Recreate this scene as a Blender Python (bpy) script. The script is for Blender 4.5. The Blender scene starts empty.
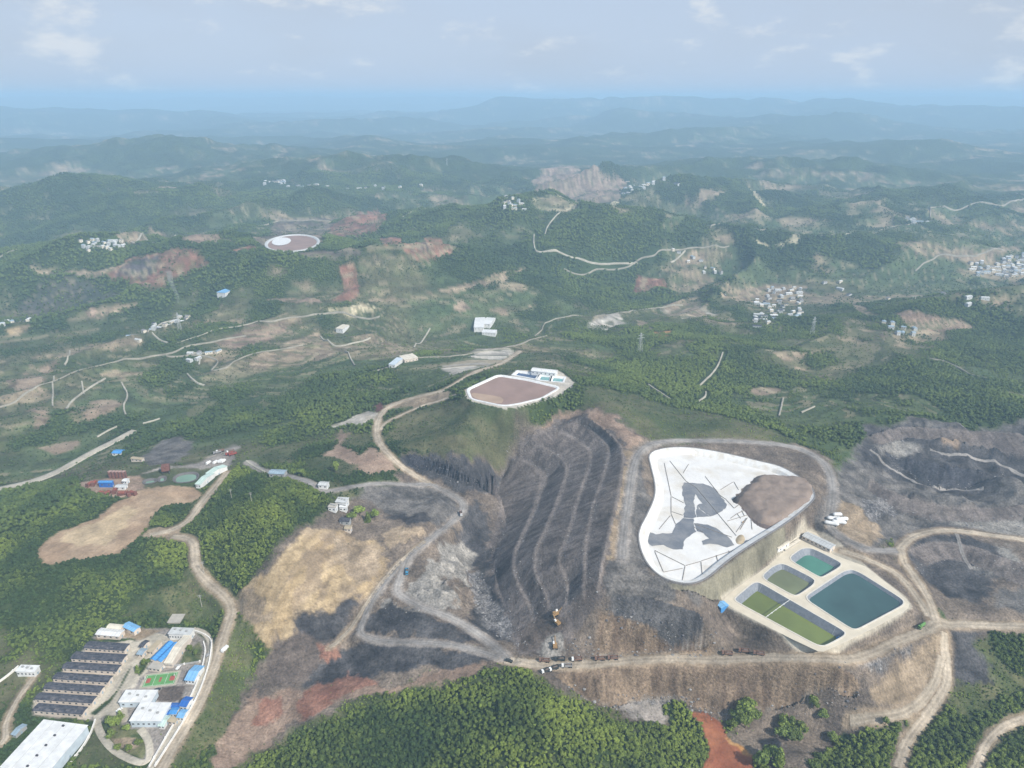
import bpy, bmesh, math, random, time
import numpy as np
from mathutils import Vector, Matrix
T0=time.time()
SC=bpy.context.scene
COL=SC.collection
# ---- camera: a drone 400 m above the haul road, looking ahead and down
cam=bpy.data.cameras.new('camera'); cam.lens=36*700/1024; cam.sensor_width=36; cam.clip_start=1; cam.clip_end=200000
CAM=bpy.data.objects.new('camera',cam); COL.objects.link(CAM); SC.camera=CAM
CAM.location=(0,0,400); CAM.rotation_euler=(math.pi/2-math.atan((384-97)/700),0,0)
# ---- daylight
SUN_EL,SUN_AZ=math.radians(41),math.radians(133)      # azimuth clockwise from straight ahead
sun=bpy.data.lights.new('sun','SUN'); sun.energy=4.6; sun.angle=math.radians(.6); sun.color=(1,.96,.89)
SUN=bpy.data.objects.new('sun',sun); COL.objects.link(SUN)
sd=Vector((math.sin(SUN_AZ)*math.cos(SUN_EL),math.cos(SUN_AZ)*math.cos(SUN_EL),math.sin(SUN_EL)))
SUN.rotation_euler=sd.to_track_quat('Z','Y').to_euler(); SUN.location=sd*3000
wd=bpy.data.worlds.new('World'); SC.world=wd; wd.use_nodes=True
nt=wd.node_tree; nt.nodes.clear()
N=nt.nodes.new; Lk=nt.links.new
sky=N('ShaderNodeTexSky'); sky.sky_type='NISHITA'; sky.sun_disc=False; sky.sun_elevation=SUN_EL; sky.sun_rotation=SUN_AZ
sky.air_density=1.0; sky.dust_density=2.0; sky.ozone_density=1.5; sky.altitude=400
tc=N('ShaderNodeTexCoord'); mp=N('ShaderNodeMapping'); mp.inputs['Scale'].default_value=(1,1,2.6); mp.inputs['Location'].default_value=(.35,.1,.30); Lk(tc.outputs['Generated'],mp.inputs['Vector'])
cn=N('ShaderNodeTexNoise'); cn.inputs['Scale'].default_value=2.4; cn.inputs['Detail'].default_value=6; cn.inputs['Roughness'].default_value=.5; Lk(mp.outputs[0],cn.inputs['Vector'])
cr=N('ShaderNodeMapRange'); cr.interpolation_type='SMOOTHSTEP'; cr.inputs['From Min'].default_value=.40; cr.inputs['From Max'].default_value=.66; Lk(cn.outputs['Fac'],cr.inputs['Value'])
cn2=N('ShaderNodeTexNoise'); cn2.inputs['Scale'].default_value=11; cn2.inputs['Detail'].default_value=8; cn2.inputs['Roughness'].default_value=.6; Lk(mp.outputs[0],cn2.inputs['Vector'])
cm=N('ShaderNodeMath'); cm.operation='MULTIPLY_ADD'; cm.inputs[1].default_value=.45; Lk(cn.outputs['Fac'],cm.inputs[0]); Lk(cn2.outputs['Fac'],cm.inputs[2])
cr2=N('ShaderNodeMapRange'); cr2.interpolation_type='SMOOTHSTEP'; cr2.inputs['From Min'].default_value=.75; cr2.inputs['From Max'].default_value=.93; Lk(cm.outputs[0],cr2.inputs['Value'])
veil=N('ShaderNodeMix'); veil.data_type='RGBA'; vs=N('ShaderNodeSeparateXYZ'); Lk(tc.outputs['Generated'],vs.inputs[0]); vr=N('ShaderNodeMapRange'); vr.interpolation_type='SMOOTHSTEP'; vr.inputs['From Min'].default_value=0; vr.inputs['From Max'].default_value=.7; vr.inputs['To Min'].default_value=.90; vr.inputs['To Max'].default_value=.25; Lk(vs.outputs[2],vr.inputs['Value']); Lk(vr.outputs[0],veil.inputs['Factor']); Lk(sky.outputs[0],veil.inputs['A']); veil.inputs['B'].default_value=(4.0,4.7,5.9,1)
m1=N('ShaderNodeMix'); m1.data_type='RGBA'; Lk(veil.outputs['Result'],m1.inputs['A']); m1.inputs['B'].default_value=(3.75,4.25,5.0,1)
f1=N('ShaderNodeMath'); f1.operation='MULTIPLY'; f1.inputs[1].default_value=.7; Lk(cr.outputs[0],f1.inputs[0]); Lk(f1.outputs[0],m1.inputs['Factor'])
m2=N('ShaderNodeMix'); m2.data_type='RGBA'; Lk(m1.outputs['Result'],m2.inputs['A']); m2.inputs['B'].default_value=(6.2,6.3,6.4,1)
f2=N('ShaderNodeMath'); f2.operation='MULTIPLY'; f2.inputs[1].default_value=.65; Lk(cr2.outputs[0],f2.inputs[0]); Lk(f2.outputs[0],m2.inputs['Factor'])
bg=N('ShaderNodeBackground'); bg.inputs['Strength'].default_value=.115; Lk(m2.outputs['Result'],bg.inputs['Color'])
wo=N('ShaderNodeOutputWorld'); Lk(bg.outputs[0],wo.inputs['Surface'])
SC.view_settings.view_transform='Standard'; SC.view_settings.look='None'; SC.view_settings.exposure=0.25; SC.view_settings.gamma=1
SC.cycles.max_bounces=5; SC.cycles.diffuse_bounces=2; SC.cycles.volume_bounces=2; SC.cycles.use_denoising=True
HAZE_DENSITY=.000165; HAZE_COLOR=(.51,.755,1.0)

# ---- survey of the site in metres (x right, y ahead, z up)
W = {'ctrl': [(-315.3, 357.6, -15.0), (-326.1, 443.5, -15.0), (-257.1, 453.7, -14.0), (-245.5, 357.6, -15.0), (-365.4, 403.0, -16.0), (-222.6, 337.1, -15.0), (-351.8, 354.4, -16.0), (-306.5, 392.6, -15.0), (-452.5, 534.3, 6.0),
          (-392.4, 491.1, -4.0), (-391.3, 576.6, 10.0), (-424.9, 549.6, 6.0), (-349.8, 638.0, 12.0), (-360.9, 675.8, 12.0), (-412.9, 658.6, 12.0), (-495.3, 600.1, 6.0), (-355.9, 488.7, -2.0), (-423.3, 470.6, -8.0),
          (-374.1, 457.3, -12.0), (-314.2, 491.1, -4.0), (-239.0, 570.7, 42.0), (-263.2, 508.0, 4.0), (-227.3, 659.4, 30.0), (-237.8, 478.6, 0.0), (-263.3, 539.8, 24.0), (-203.8, 516.9, 40.0), (-302.2, 573.6, 12.0),
          (-290.1, 652.0, 22.0), (-297.7, 537.0, 4.0), (-280.9, 493.5, -6.0), (-181.4, 530.3, 36.0), (-230.1, 477.6, 4.0), (-193.4, 432.4, -20.0), (-146.8, 435.4, -26.0), (-127.5, 468.3, -6.0), (-102.2, 530.2, 9.0),
          (-69.5, 573.2, 18.0), (-160.3, 597.4, 31.0), (-154.9, 481.4, 4.0), (-182.6, 459.1, 2.0), (-150.9, 506.4, 16.0), (-52.3, 605.8, 20.0), (-120.1, 657.4, 25.0), (-163.5, 751.4, 30.0), (-111.7, 598.1, 19.0),
          (-83.6, 615.2, 20.0), (-123.3, 549.9, 17.0), (-28.4, 502.0, -13.0), (-40.9, 565.5, -17.0), (-67.8, 461.4, 0.0), (-9.3, 422.1, 0.0), (-107.7, 449.3, -10.0), (-126.1, 416.9, -20.0), (-161.1, 401.1, -24.0),
          (-193.6, 362.1, -30.0), (-217.1, 399.2, -22.0), (-64.5, 515.0, 4.0), (-61.3, 481.4, 4.0), (-87.7, 486.2, 0.0), (-33.5, 624.4, -10.0), (-45.2, 649.2, -1.0), (-52.2, 423.2, -6.0), (-16.5, 564.1, -16.0),
          (-57.1, 591.5, -6.0), (-86.0, 410.9, -14.0), (-57.6, 440.5, -2.0), (-88.5, 784.0, 44.0), (-129.9, 726.4, 32.0), (-35.7, 698.8, 46.0), (9.4, 747.8, 54.0), (-68.3, 686.3, 40.0), (92.2, 754.5, 60.0), (133.0, 712.4, 58.0),
          (136.8, 667.2, 56.0), (116.8, 595.1, 55.0), (98.7, 517.4, 50.0), (95.2, 465.5, 47.0), (99.9, 444.5, 44.0), (161.6, 657.7, 55.0), (226.1, 680.6, 54.0), (280.5, 679.7, 52.0), (311.3, 674.2, 50.0), (138.0, 439.8, 42.0),
          (111.1, 474.6, 50.0), (123.4, 560.2, 54.0), (36.6, 412.8, 0.0), (113.3, 416.9, 4.0), (186.2, 408.5, 11.0), (248.1, 398.2, 17.0), (328.4, 431.6, 20.0), (66.9, 411.8, 1.0), (158.6, 415.8, 7.0), (285.5, 410.3, 18.0),
          (323.2, 629.1, 47.0), (311.2, 587.1, 43.0), (294.1, 551.3, 38.0), (300.6, 522.4, 33.0), (335.8, 514.6, 29.0), (340.4, 460.7, 21.0), (350.3, 435.0, 18.0), (397.5, 435.0, 17.0), (295.7, 454.6, 26.0), (188.1, 417.5, 19.0),
          (234.0, 400.2, 18.0), (269.3, 414.2, 22.0), (406.1, 710.6, 40.0), (363.3, 638.2, 30.0), (340.3, 566.6, 28.0), (568.9, 730.3, 30.0), (473.8, 550.7, 22.0), (390.5, 488.8, 19.0), (381.4, 537.0, 26.0), (544.7, 655.5, 20.0),
          (379.2, 702.7, 44.0), (434.2, 490.1, 18.0), (145.7, 357.8, -20.0), (172.6, 377.2, -18.0), (202.3, 360.2, -18.0), (242.7, 357.6, -15.0), (307.9, 351.0, -12.0), (367.7, 407.7, 4.0), (390.8, 425.2, 12.0),
          (270.0, 356.7, -14.0), (328.2, 389.5, -2.0), (361.3, 370.0, -10.0), (270.5, 381.4, -8.0), (274.2, 385.6, 2.0), (294.5, 393.4, -6.0), (306.6, 405.7, 3.0), (288.8, 395.7, 9.0), (119.5, 366.1, -20.0), (136.5, 377.3, -20.0),
          (2.2, 401.8, 1.0), (-4.9, 370.2, 4.0), (-44.9, 380.5, -7.0), (-98.1, 390.8, -18.0), (-148.7, 355.5, -27.0), (61.0, 358.8, -5.0), (114.4, 343.4, -19.0), (-41.5, 336.4, -16.0), (11.5, 321.8, 2.0), (29.2, 352.9, 9.0),
          (43.9, 326.0, 4.0), (76.6, 369.1, -9.0), (-206.3, 410.8, -24.0), (-225.2, 375.4, -16.0), (-206.8, 345.8, -20.0), (3.7, 806.4, 64.0), (-67.5, 751.0, 46.0), (115.6, 852.9, 56.0), (58.8, 788.8, 62.0), (242.2, 738.3, 52.0),
          (259.0, 888.0, 24.0), (142.1, 699.5, 58.0), (-54.9, 847.9, 58.0), (39.7, 929.6, 48.0), (190.0, 823.9, 40.0), (136.3, 812.2, 52.0), (334.5, 1182.0, 0.0), (-184.7, 1089.3, 14.0), (-293.4, 888.0, 12.0),
          (-320.3, 765.9, 12.0), (-460.8, 797.4, -4.0), (-550.1, 748.5, -20.0), (-645.1, 1016.5, -10.0), (-617.8, 842.7, -12.0), (501.0, 828.5, 38.0), (566.0, 1106.2, 8.0), (612.7, 805.6, 48.0), (837.8, 1140.6, 14.0),
          (322.8, 763.7, 40.0), (367.4, 728.2, 44.0), (-229.9, 750.1, 20.0), (-210.8, 895.1, 24.0), (-124.7, 998.6, 30.0), (-445.2, 915.4, 0.0), (409.5, 997.9, 14.0), (515.6, 763.7, 40.0), (-475.7, 753.3, -2.0),
          (-577.1, 698.3, -18.0), (-320.6, 702.3, 15.0), (599.3, 1519.5, -20.0), (1318.6, 1872.0, -20.0), (284.9, 1827.4, -10.0), (-605.5, 2009.3, 30.0), (-924.8, 1772.8, 10.0), (-68.1, 1447.2, 0.0), (-863.0, 1241.1, -20.0),
          (-650.4, 1270.7, -10.0), (-356.2, 1239.7, 0.0), (279.4, 1483.4, -10.0), (797.3, 1388.7, -5.0), (-500, 150, -18), (-250, 100, -18), (0, 50, -25), (0, 200, -16), (250, 100, -25), (500, 150, -20), (700, 400, 10),
          (-700, 400, -15), (0, -400, -40), (-1200, 500, -20), (1200, 600, 20), (-1500, 1200, -20), (1500, 1200, 20), (-900, -300, -30), (900, -300, -30)],
 'slopes': [('bench',
             [(32.1, 703.6, 57.0), (51.7, 725.0, 57.0), (74.2, 737.7, 57.0), (89.8, 731.3, 57.0), (107.5, 700.6, 57.0), (119.5, 658.5, 57.0), (109.0, 603.8, 57.0), (100.4, 560.3, 57.0), (86.7, 514.2, 57.0), (73.7, 465.2, 57.0),
              (67.2, 444.6, 42.0)],
             [(24.7, 715.0, 47.0), (52.8, 739.7, 47.0), (76.5, 744.2, 47.0), (89.8, 727.2, 47.0), (102.8, 700.3, 47.0), (107.7, 677.7, 47.0), (101.1, 646.0, 47.0), (88.1, 598.3, 47.0), (77.9, 568.2, 47.0), (71.3, 536.7, 47.0),
              (64.5, 501.0, 47.0), (61.3, 478.8, 47.0), (56.3, 442.5, 36.0)]),
            ('bench',
             [(24.7, 715.0, 47.0), (52.8, 739.7, 47.0), (76.5, 744.2, 47.0), (89.8, 727.2, 47.0), (102.8, 700.3, 47.0), (107.7, 677.7, 47.0), (101.1, 646.0, 47.0), (88.1, 598.3, 47.0), (77.9, 568.2, 47.0), (71.3, 536.7, 47.0),
              (64.5, 501.0, 47.0), (61.3, 478.8, 47.0), (56.3, 442.5, 36.0)],
             [(19.6, 723.1, 37.0), (36.6, 741.5, 37.0), (53.4, 745.9, 37.0), (68.7, 729.2, 37.0), (82.7, 705.5, 37.0), (89.9, 685.8, 37.0), (82.2, 649.0, 37.0), (71.2, 610.7, 37.0), (60.5, 567.8, 37.0), (50.4, 522.2, 37.0),
              (38.3, 492.3, 37.0), (48.6, 472.1, 30.0), (42.9, 446.3, 24.0)]),
            ('bench',
             [(19.6, 723.1, 37.0), (36.6, 741.5, 37.0), (53.4, 745.9, 37.0), (68.7, 729.2, 37.0), (82.7, 705.5, 37.0), (89.9, 685.8, 37.0), (82.2, 649.0, 37.0), (71.2, 610.7, 37.0), (60.5, 567.8, 37.0), (50.4, 522.2, 37.0),
              (38.3, 492.3, 37.0), (48.6, 472.1, 30.0), (42.9, 446.3, 24.0)],
             [(6.2, 732.7, 27.0), (15.8, 730.9, 27.0), (38.4, 716.1, 27.0), (53.5, 699.1, 27.0), (63.3, 672.1, 27.0), (53.8, 627.5, 27.0), (41.7, 583.4, 27.0), (30.8, 544.0, 27.0), (22.5, 522.3, 27.0), (19.7, 493.0, 22.0),
              (29.2, 474.4, 18.0), (31.6, 454.6, 14.0)]),
            ('bench',
             [(6.2, 732.7, 27.0), (15.8, 730.9, 27.0), (38.4, 716.1, 27.0), (53.5, 699.1, 27.0), (63.3, 672.1, 27.0), (53.8, 627.5, 27.0), (41.7, 583.4, 27.0), (30.8, 544.0, 27.0), (22.5, 522.3, 27.0), (19.7, 493.0, 22.0),
              (29.2, 474.4, 18.0), (31.6, 454.6, 14.0)],
             [(-4.8, 729.0, 11.0), (-2.0, 726.1, 11.0), (19.7, 714.7, 11.0), (32.5, 695.5, 11.0), (40.9, 677.0, 11.0), (30.4, 640.1, 11.0), (24.4, 608.4, 11.0), (14.3, 575.2, 11.0), (0.6, 527.6, 11.0), (6.1, 497.4, 7.0),
              (15.2, 478.9, 5.0), (18.1, 459.1, 4.0)]),
            ('bench',
             [(-4.8, 729.0, 11.0), (-2.0, 726.1, 11.0), (19.7, 714.7, 11.0), (32.5, 695.5, 11.0), (40.9, 677.0, 11.0), (30.4, 640.1, 11.0), (24.4, 608.4, 11.0), (14.3, 575.2, 11.0), (0.6, 527.6, 11.0), (6.1, 497.4, 7.0),
              (15.2, 478.9, 5.0), (18.1, 459.1, 4.0)],
             [(-10.3, 720.0, -9.0), (-17.6, 678.0, -9.0), (-19.3, 658.4, -9.0), (-6.7, 630.7, -9.0), (-10.0, 596.5, -9.0), (-18.4, 554.7, -9.0), (-13.5, 511.9, -10.0), (0.0, 463.4, -7.0), (7.9, 436.1, -3.0)]),
            ('darkwall', [(75.6, 447.1, 38.0), (106.2, 442.4, 38.0), (127.6, 433.1, 38.0), (144.3, 426.3, 38.0), (147.9, 411.1, 38.0)],
             [(67.7, 441.6, 25.0), (92.4, 433.7, 25.0), (112.2, 423.7, 25.0), (134.3, 417.2, 25.0), (144.1, 414.1, 25.0)]),
            ('cliff', [(66.0, 440.5, 24.0), (92.5, 433.7, 24.0), (112.3, 423.7, 24.0), (134.5, 417.3, 24.0), (151.9, 412.0, 24.0)],
             [(45.9, 425.3, 2.0), (62.5, 420.0, 1.0), (91.7, 420.0, 3.0), (123.3, 421.0, 5.0), (159.2, 421.0, 8.0)]),
            ('cliff', [(29.9, 401.9, 0.0), (44.4, 405.8, 0.0), (69.6, 408.8, 1.0), (103.6, 413.8, 3.0), (156.7, 411.7, 7.0), (187.0, 401.5, 10.0), (219.5, 391.6, 14.0), (237.3, 387.7, 15.0), (253.8, 384.0, 14.0)],
             [(43.9, 395.3, -9.0), (59.6, 387.0, -14.0), (71.1, 384.3, -16.0), (95.4, 393.5, -16.0), (122.0, 395.4, -17.0), (137.0, 388.9, -18.0), (154.6, 379.9, -19.0), (197.3, 384.3, -16.0), (225.6, 386.0, -10.0),
              (246.6, 381.4, -8.0)]),
            ('dam', [(243.2, 527.4, 48.5), (205.2, 497.4, 48.5), (173.7, 470.0, 48.5), (153.1, 449.7, 48.5), (139.6, 442.4, 48.5), (121.2, 447.3, 48.5)],
             [(251.7, 528.1, 29.0), (203.9, 485.2, 29.0), (171.3, 453.4, 29.0), (153.9, 442.6, 31.0), (132.3, 441.1, 40.0), (118.6, 444.5, 44.0)]),
            ('bench', [(402.3, 712.3, 45.0), (444.7, 735.6, 45.0), (479.5, 735.6, 45.0), (515.3, 725.4, 45.0), (556.7, 725.4, 45.0), (589.3, 717.6, 45.0)],
             [(405.3, 694.0, 37.0), (444.5, 718.3, 37.0), (470.7, 716.1, 37.0), (499.6, 701.2, 37.0), (534.5, 692.6, 37.0), (564.1, 675.1, 37.0)]),
            ('bench', [(376.9, 644.0, 27.0), (390.0, 619.8, 27.0), (406.7, 599.8, 27.0), (438.9, 588.9, 27.0), (475.9, 591.6, 27.0), (513.9, 599.8, 27.0)],
             [(364.9, 623.5, 23.0), (376.8, 597.9, 23.0), (396.4, 579.2, 23.0), (428.0, 568.9, 23.0), (464.0, 571.4, 23.0), (499.1, 576.6, 23.0)]),
            ('bench', [(350.1, 520.2, 25.0), (376.2, 535.3, 25.0), (399.8, 536.8, 25.0), (420.6, 526.1, 25.0), (435.9, 508.5, 25.0), (456.3, 500.0, 25.0)],
             [(351.0, 498.3, 20.0), (373.6, 512.4, 20.0), (393.0, 515.3, 20.0), (409.0, 505.3, 20.0), (421.8, 487.5, 20.0), (439.9, 474.5, 20.0)]),
            ('coalwall', [(407.9, 691.2, 34.0), (440.4, 677.2, 34.0), (468.6, 663.8, 34.0), (505.5, 650.7, 34.0), (510.0, 638.1, 34.0)],
             [(421.8, 679.2, 18.0), (437.5, 653.2, 18.0), (471.8, 640.8, 18.0), (507.3, 647.0, 18.0), (534.2, 661.5, 18.0)]),
            ('coalwall', [(-121.1, 690.6, 34.0), (-82.8, 676.1, 38.0), (-44.4, 652.3, 40.0), (-8.3, 639.5, 40.0)], [(-115.1, 681.7, 20.0), (-78.8, 670.1, 14.0), (-52.7, 653.6, 10.0), (-22.5, 647.9, 6.0)])],
 'pads': [('compound', -15, 4, [(-378.6, 424.1), (-362.2, 476.2), (-315.3, 488.7), (-270.0, 476.2), (-242.3, 449.1), (-233.0, 402.1), (-242.0, 335.6), (-298.6, 329.6), (-345.8, 312.5), (-365.2, 330.3), (-349.4, 361.7)]),
          ('ponds', 28.0, 2, [(168.5, 454.6), (221.6, 497.4), (269.0, 546.7), (278.6, 550.0), (291.9, 524.9), (299.6, 504.4), (316.0, 455.8), (315.2, 445.1), (301.2, 434.7), (227.5, 395.5), (219.9, 396.5), (169.8, 445.1)]),
          ('field', 10, 6,
           [(-437.9, 540.2), (-439.9, 572.3), (-418.0, 598.5), (-410.1, 626.5), (-403.2, 643.9), (-394.9, 654.1), (-342.8, 664.6), (-327.5, 643.9), (-348.2, 621.7), (-362.9, 598.5), (-355.2, 572.3), (-362.7, 540.2),
            (-401.3, 527.0), (-425.1, 525.2)]),
          ('plant', 12, 4, [(-451.1, 669.3), (-415.4, 685.8), (-395.6, 697.2), (-327.0, 703.0), (-319.7, 669.3), (-330.2, 648.2), (-396.9, 648.2), (-442.1, 643.1)]),
          ('cells', 65, 3,
           [(-58.6, 789.7), (-55.7, 801.3), (-19.4, 847.3), (-2.2, 843.2), (5.5, 866.8), (24.9, 864.2), (29.1, 875.0), (60.0, 866.8), (71.8, 843.2), (80.2, 818.1), (62.2, 785.1), (36.4, 765.1), (4.9, 745.9), (-10.5, 743.0),
            (-45.4, 759.5), (-55.9, 775.2)]),
          ('redpond', -20, 3, [(128.8, 385.7), (144.1, 387.2), (153.2, 375.2), (154.7, 363.7), (165.8, 350.0), (163.6, 339.6), (131.2, 337.0), (139.4, 355.4), (136.1, 375.2)])],
 'basin': [(145.1, 662.7), (167.6, 674.9), (194.7, 674.9), (225.1, 662.7), (259.9, 642.0), (277.4, 632.0), (290.8, 600.6), (289.1, 577.2), (279.2, 563.3), (243.6, 529.6), (206.7, 501.2), (175.3, 475.1), (154.2, 453.0),
           (140.1, 445.3), (126.1, 448.0), (115.5, 456.9), (108.8, 475.1), (108.1, 501.2), (111.8, 519.9), (123.9, 544.8), (135.2, 571.6), (140.5, 594.6), (142.8, 632.0)],
 'basin_z': 49.0,
 'relief': [(13, 48, [(362.7, 665.7), (414.9, 731.3), (456.3, 744.9), (630.6, 768.3), (499.4, 568.1), (428.7, 570.2), (365.0, 542.6), (329.0, 528.0), (291.7, 533.4), (304.7, 562.8), (330.1, 629.3)]),
            (10, 20, [(-92.4, 505.9), (-84.5, 507.1), (-69.1, 531.6), (-62.9, 555.4), (-52.3, 573.0), (-40.4, 580.5), (-28.0, 541.6), (-20.2, 510.9), (-26.1, 493.4), (-46.8, 474.4), (-71.4, 476.2), (-88.7, 489.4)]),
            (5, 22, [(-107.1, 445.2), (-73.2, 435.9), (-24.9, 424.5), (-55.5, 415.9), (-125.3, 412.7), (-159.4, 422.6)]),
            (5, 30, [(-133.5, 626.7), (-95.7, 654.6), (-67.2, 639.3), (-56.7, 607.5), (-73.2, 569.2), (-107.3, 553.7), (-133.4, 566.7)])],
 'cover': [('meadow', 6.8, 10, [(302.8, 888.5), (417.6, 939.6), (419.6, 845.5), (372.9, 740.6), (343.2, 754.4), (313.0, 784.2), (292.7, 825.0)]),
           ('meadow', 6.8, 10, [(381.7, 919.4), (428.9, 930.9), (490.5, 883.3), (543.5, 834.0), (543.0, 798.7), (421.0, 744.8), (320.1, 755.9)]),
           ('heath', 12, 8, [(85.9, 817.4), (119.0, 832.3), (165.5, 824.2), (207.1, 798.8), (268.2, 750.6), (298.8, 714.6), (309.7, 670.8), (233.2, 680.6), (140.1, 680.7), (131.4, 711.2), (79.6, 743.2)]),
           ('heath', 10, 8, [(-148.0, 730.1), (-140.3, 796.6), (-90.4, 805.0), (-37.6, 751.0), (33.2, 756.9), (9.4, 740.0), (-8.2, 718.2), (-79.0, 680.0)]),
           ('forest', 10, 8,
            [(-617.0, 734.4), (-535.1, 723.6), (-439.6, 648.2), (-399.5, 631.3), (-450.0, 561.0), (-416.3, 521.7), (-366.2, 529.2), (-344.8, 560.6), (-310.2, 556.5), (-287.8, 512.5), (-307.9, 494.9), (-353.3, 478.7),
             (-381.0, 468.9), (-388.8, 441.0), (-403.3, 426.2)]),
           ('forest', 8, 6, [(-326.9, 673.6), (-305.9, 693.4), (-243.1, 675.5), (-176.3, 604.2), (-180.7, 534.3), (-194.1, 512.3), (-231.4, 482.2), (-249.3, 494.8), (-274.4, 514.2), (-296.0, 558.4), (-310.3, 606.4)]),
           ('scrub', 6, 4, [(-291.4, 533.9), (-248.8, 493.1), (-240.4, 475.0), (-265.0, 472.5), (-315.3, 488.7), (-343.4, 476.2), (-317.4, 497.6), (-293.3, 515.0)]),
           ('forest', 6, 4, [(-358.7, 584.7), (-359.5, 596.6), (-347.6, 614.7), (-333.4, 623.6), (-323.2, 605.9), (-325.2, 581.1), (-351.3, 574.4)]),
           ('mine', 10, 6,
            [(-122.1, 697.3), (-79.0, 680.0), (-8.2, 718.2), (3.5, 737.5), (39.3, 757.8), (92.1, 754.0), (128.4, 720.4), (144.5, 680.4), (271.5, 685.7), (313.7, 680.2), (336.3, 654.4), (302.9, 527.4), (339.9, 518.8),
             (335.5, 437.6), (384.7, 439.5), (406.3, 436.3), (399.3, 424.3), (342.3, 419.2), (325.3, 390.3), (281.8, 374.4), (258.9, 363.3), (206.1, 366.8), (137.0, 379.0), (78.5, 379.3), (35.3, 391.2), (6.1, 410.4),
             (-54.5, 404.9), (-101.1, 408.4), (-152.0, 367.6), (-184.8, 339.2), (-201.6, 340.8), (-206.4, 370.0), (-209.1, 419.3), (-195.4, 441.4), (-210.7, 454.6), (-230.8, 480.0), (-190.5, 532.2), (-160.4, 597.6),
             (-116.6, 632.2)]),
           ('greyspoil', 8, 6, [(362.7, 665.7), (414.9, 731.3), (459.1, 750.8), (633.2, 778.0), (456.4, 507.5), (348.4, 510.1), (343.4, 533.6), (321.5, 511.9), (288.5, 525.6), (282.2, 553.0), (310.8, 591.5), (330.1, 629.3)]),
           ('mine', 6, 5, [(339.0, 521.0), (404.0, 559.8), (490.2, 547.1), (519.1, 536.1), (442.6, 432.0), (384.7, 439.5), (346.0, 441.6), (337.9, 456.7), (342.8, 488.3)]),
           ('coal', 6, 6, [(352.4, 525.0), (399.5, 544.4), (423.2, 537.9), (419.6, 494.6), (387.0, 456.6), (358.9, 463.6), (352.1, 488.8)]),
           ('palespoil', 8, 8, [(405.6, 531.0), (446.3, 524.7), (450.5, 490.8), (416.4, 489.2), (402.0, 508.2)]), ('greyspoil', 6, 6, [(406.5, 474.5), (455.3, 473.1), (436.5, 446.1), (390.3, 448.9)]),
           ('coal', 8, 8, [(414.9, 731.3), (456.3, 744.9), (503.4, 728.8), (616.3, 759.2), (551.9, 653.3), (492.2, 625.3), (453.1, 630.6), (430.2, 639.9), (395.8, 663.4), (370.4, 667.9)]),
           ('palespoil', 8, 8, [(404.9, 694.4), (444.5, 719.1), (459.4, 694.9), (444.4, 684.7), (409.6, 688.5)]), ('brown', 8, 8, [(484.4, 717.2), (513.6, 722.2), (541.8, 717.4), (518.6, 705.8), (485.4, 695.1)]),
           ('palespoil', 8, 6, [(410.1, 589.0), (442.4, 585.1), (489.0, 567.6), (476.0, 542.5), (446.2, 552.1), (414.7, 565.7)]),
           ('tan', 6, 6, [(314.7, 579.2), (334.7, 582.8), (333.2, 535.8), (314.7, 514.7), (299.7, 521.6), (293.4, 538.5), (296.3, 555.4)]),
           ('coal', 6, 6, [(357.0, 532.7), (396.5, 554.0), (415.8, 548.9), (432.1, 539.3), (434.9, 509.9), (348.4, 510.1)]), ('rubble', 5, 5, [(344.8, 597.5), (383.2, 611.7), (375.6, 583.5), (344.3, 559.0), (332.4, 565.8)]),
           ('coal', 8, 5, [(145.8, 438.8), (103.7, 441.8), (69.3, 448.2), (90.7, 524.8), (112.6, 612.7), (133.2, 646.2), (126.8, 563.0), (109.3, 502.6), (109.7, 457.1), (138.1, 441.2)]),
           ('greyspoil', 8, 6, [(145.2, 435.1), (103.6, 440.7), (73.1, 446.9), (93.3, 524.9), (109.4, 611.5), (133.2, 646.2), (128.9, 563.8), (106.6, 501.9), (107.4, 462.4), (130.6, 443.3), (155.1, 443.2)]),
           ('bench', 5, 5,
            [(-4.7, 712.5), (6.2, 732.3), (25.4, 735.2), (53.9, 756.2), (75.8, 754.1), (90.0, 733.8), (108.3, 707.0), (120.2, 662.9), (111.6, 605.5), (101.6, 560.9), (86.7, 514.3), (74.3, 469.0), (69.2, 447.3), (65.7, 438.9),
             (45.2, 429.3), (2.3, 423.1), (-18.7, 473.7), (-29.6, 530.1), (-21.9, 584.3), (-12.6, 627.7), (-23.3, 641.1)]),
           ('pinktan', 5, 5, [(84.1, 756.4), (103.8, 738.2), (124.8, 713.6), (136.7, 672.8), (122.4, 661.7), (110.4, 702.1), (92.5, 731.2), (80.5, 746.7), (53.9, 757.6), (31.1, 742.9), (36.9, 753.2), (65.4, 764.0)]),
           ('tan', 4, 6, [(119.8, 660.4), (128.6, 653.7), (118.4, 604.8), (103.9, 553.8), (95.7, 511.9), (87.7, 469.7), (74.3, 469.0), (80.5, 519.5), (90.9, 577.2), (108.1, 613.8)]),
           ('palespoil', 3, 4, [(25.2, 435.2), (29.6, 437.6), (37.9, 433.1), (39.3, 419.7), (20.5, 421.4)]),
           ('darkbrown', 4, 5, [(5.9, 449.4), (23.9, 460.7), (38.8, 451.1), (40.2, 437.4), (25.2, 435.2), (14.2, 424.6), (-0.7, 429.8)]),
           ('heath', 4, 2, [(-128.8, 705.3), (-112.6, 775.9), (-82.2, 783.5), (-25.7, 744.0), (0.0, 738.3), (-7.0, 727.7), (-11.7, 718.9), (-45.7, 672.8), (-83.9, 686.7), (-120.1, 699.9)]),
           ('coal', 5, 5, [(-125.1, 694.6), (-83.7, 684.0), (-45.6, 670.1), (-8.2, 718.7), (-21.2, 640.4), (-51.9, 643.0), (-77.8, 660.1), (-113.9, 673.9)]),
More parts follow.
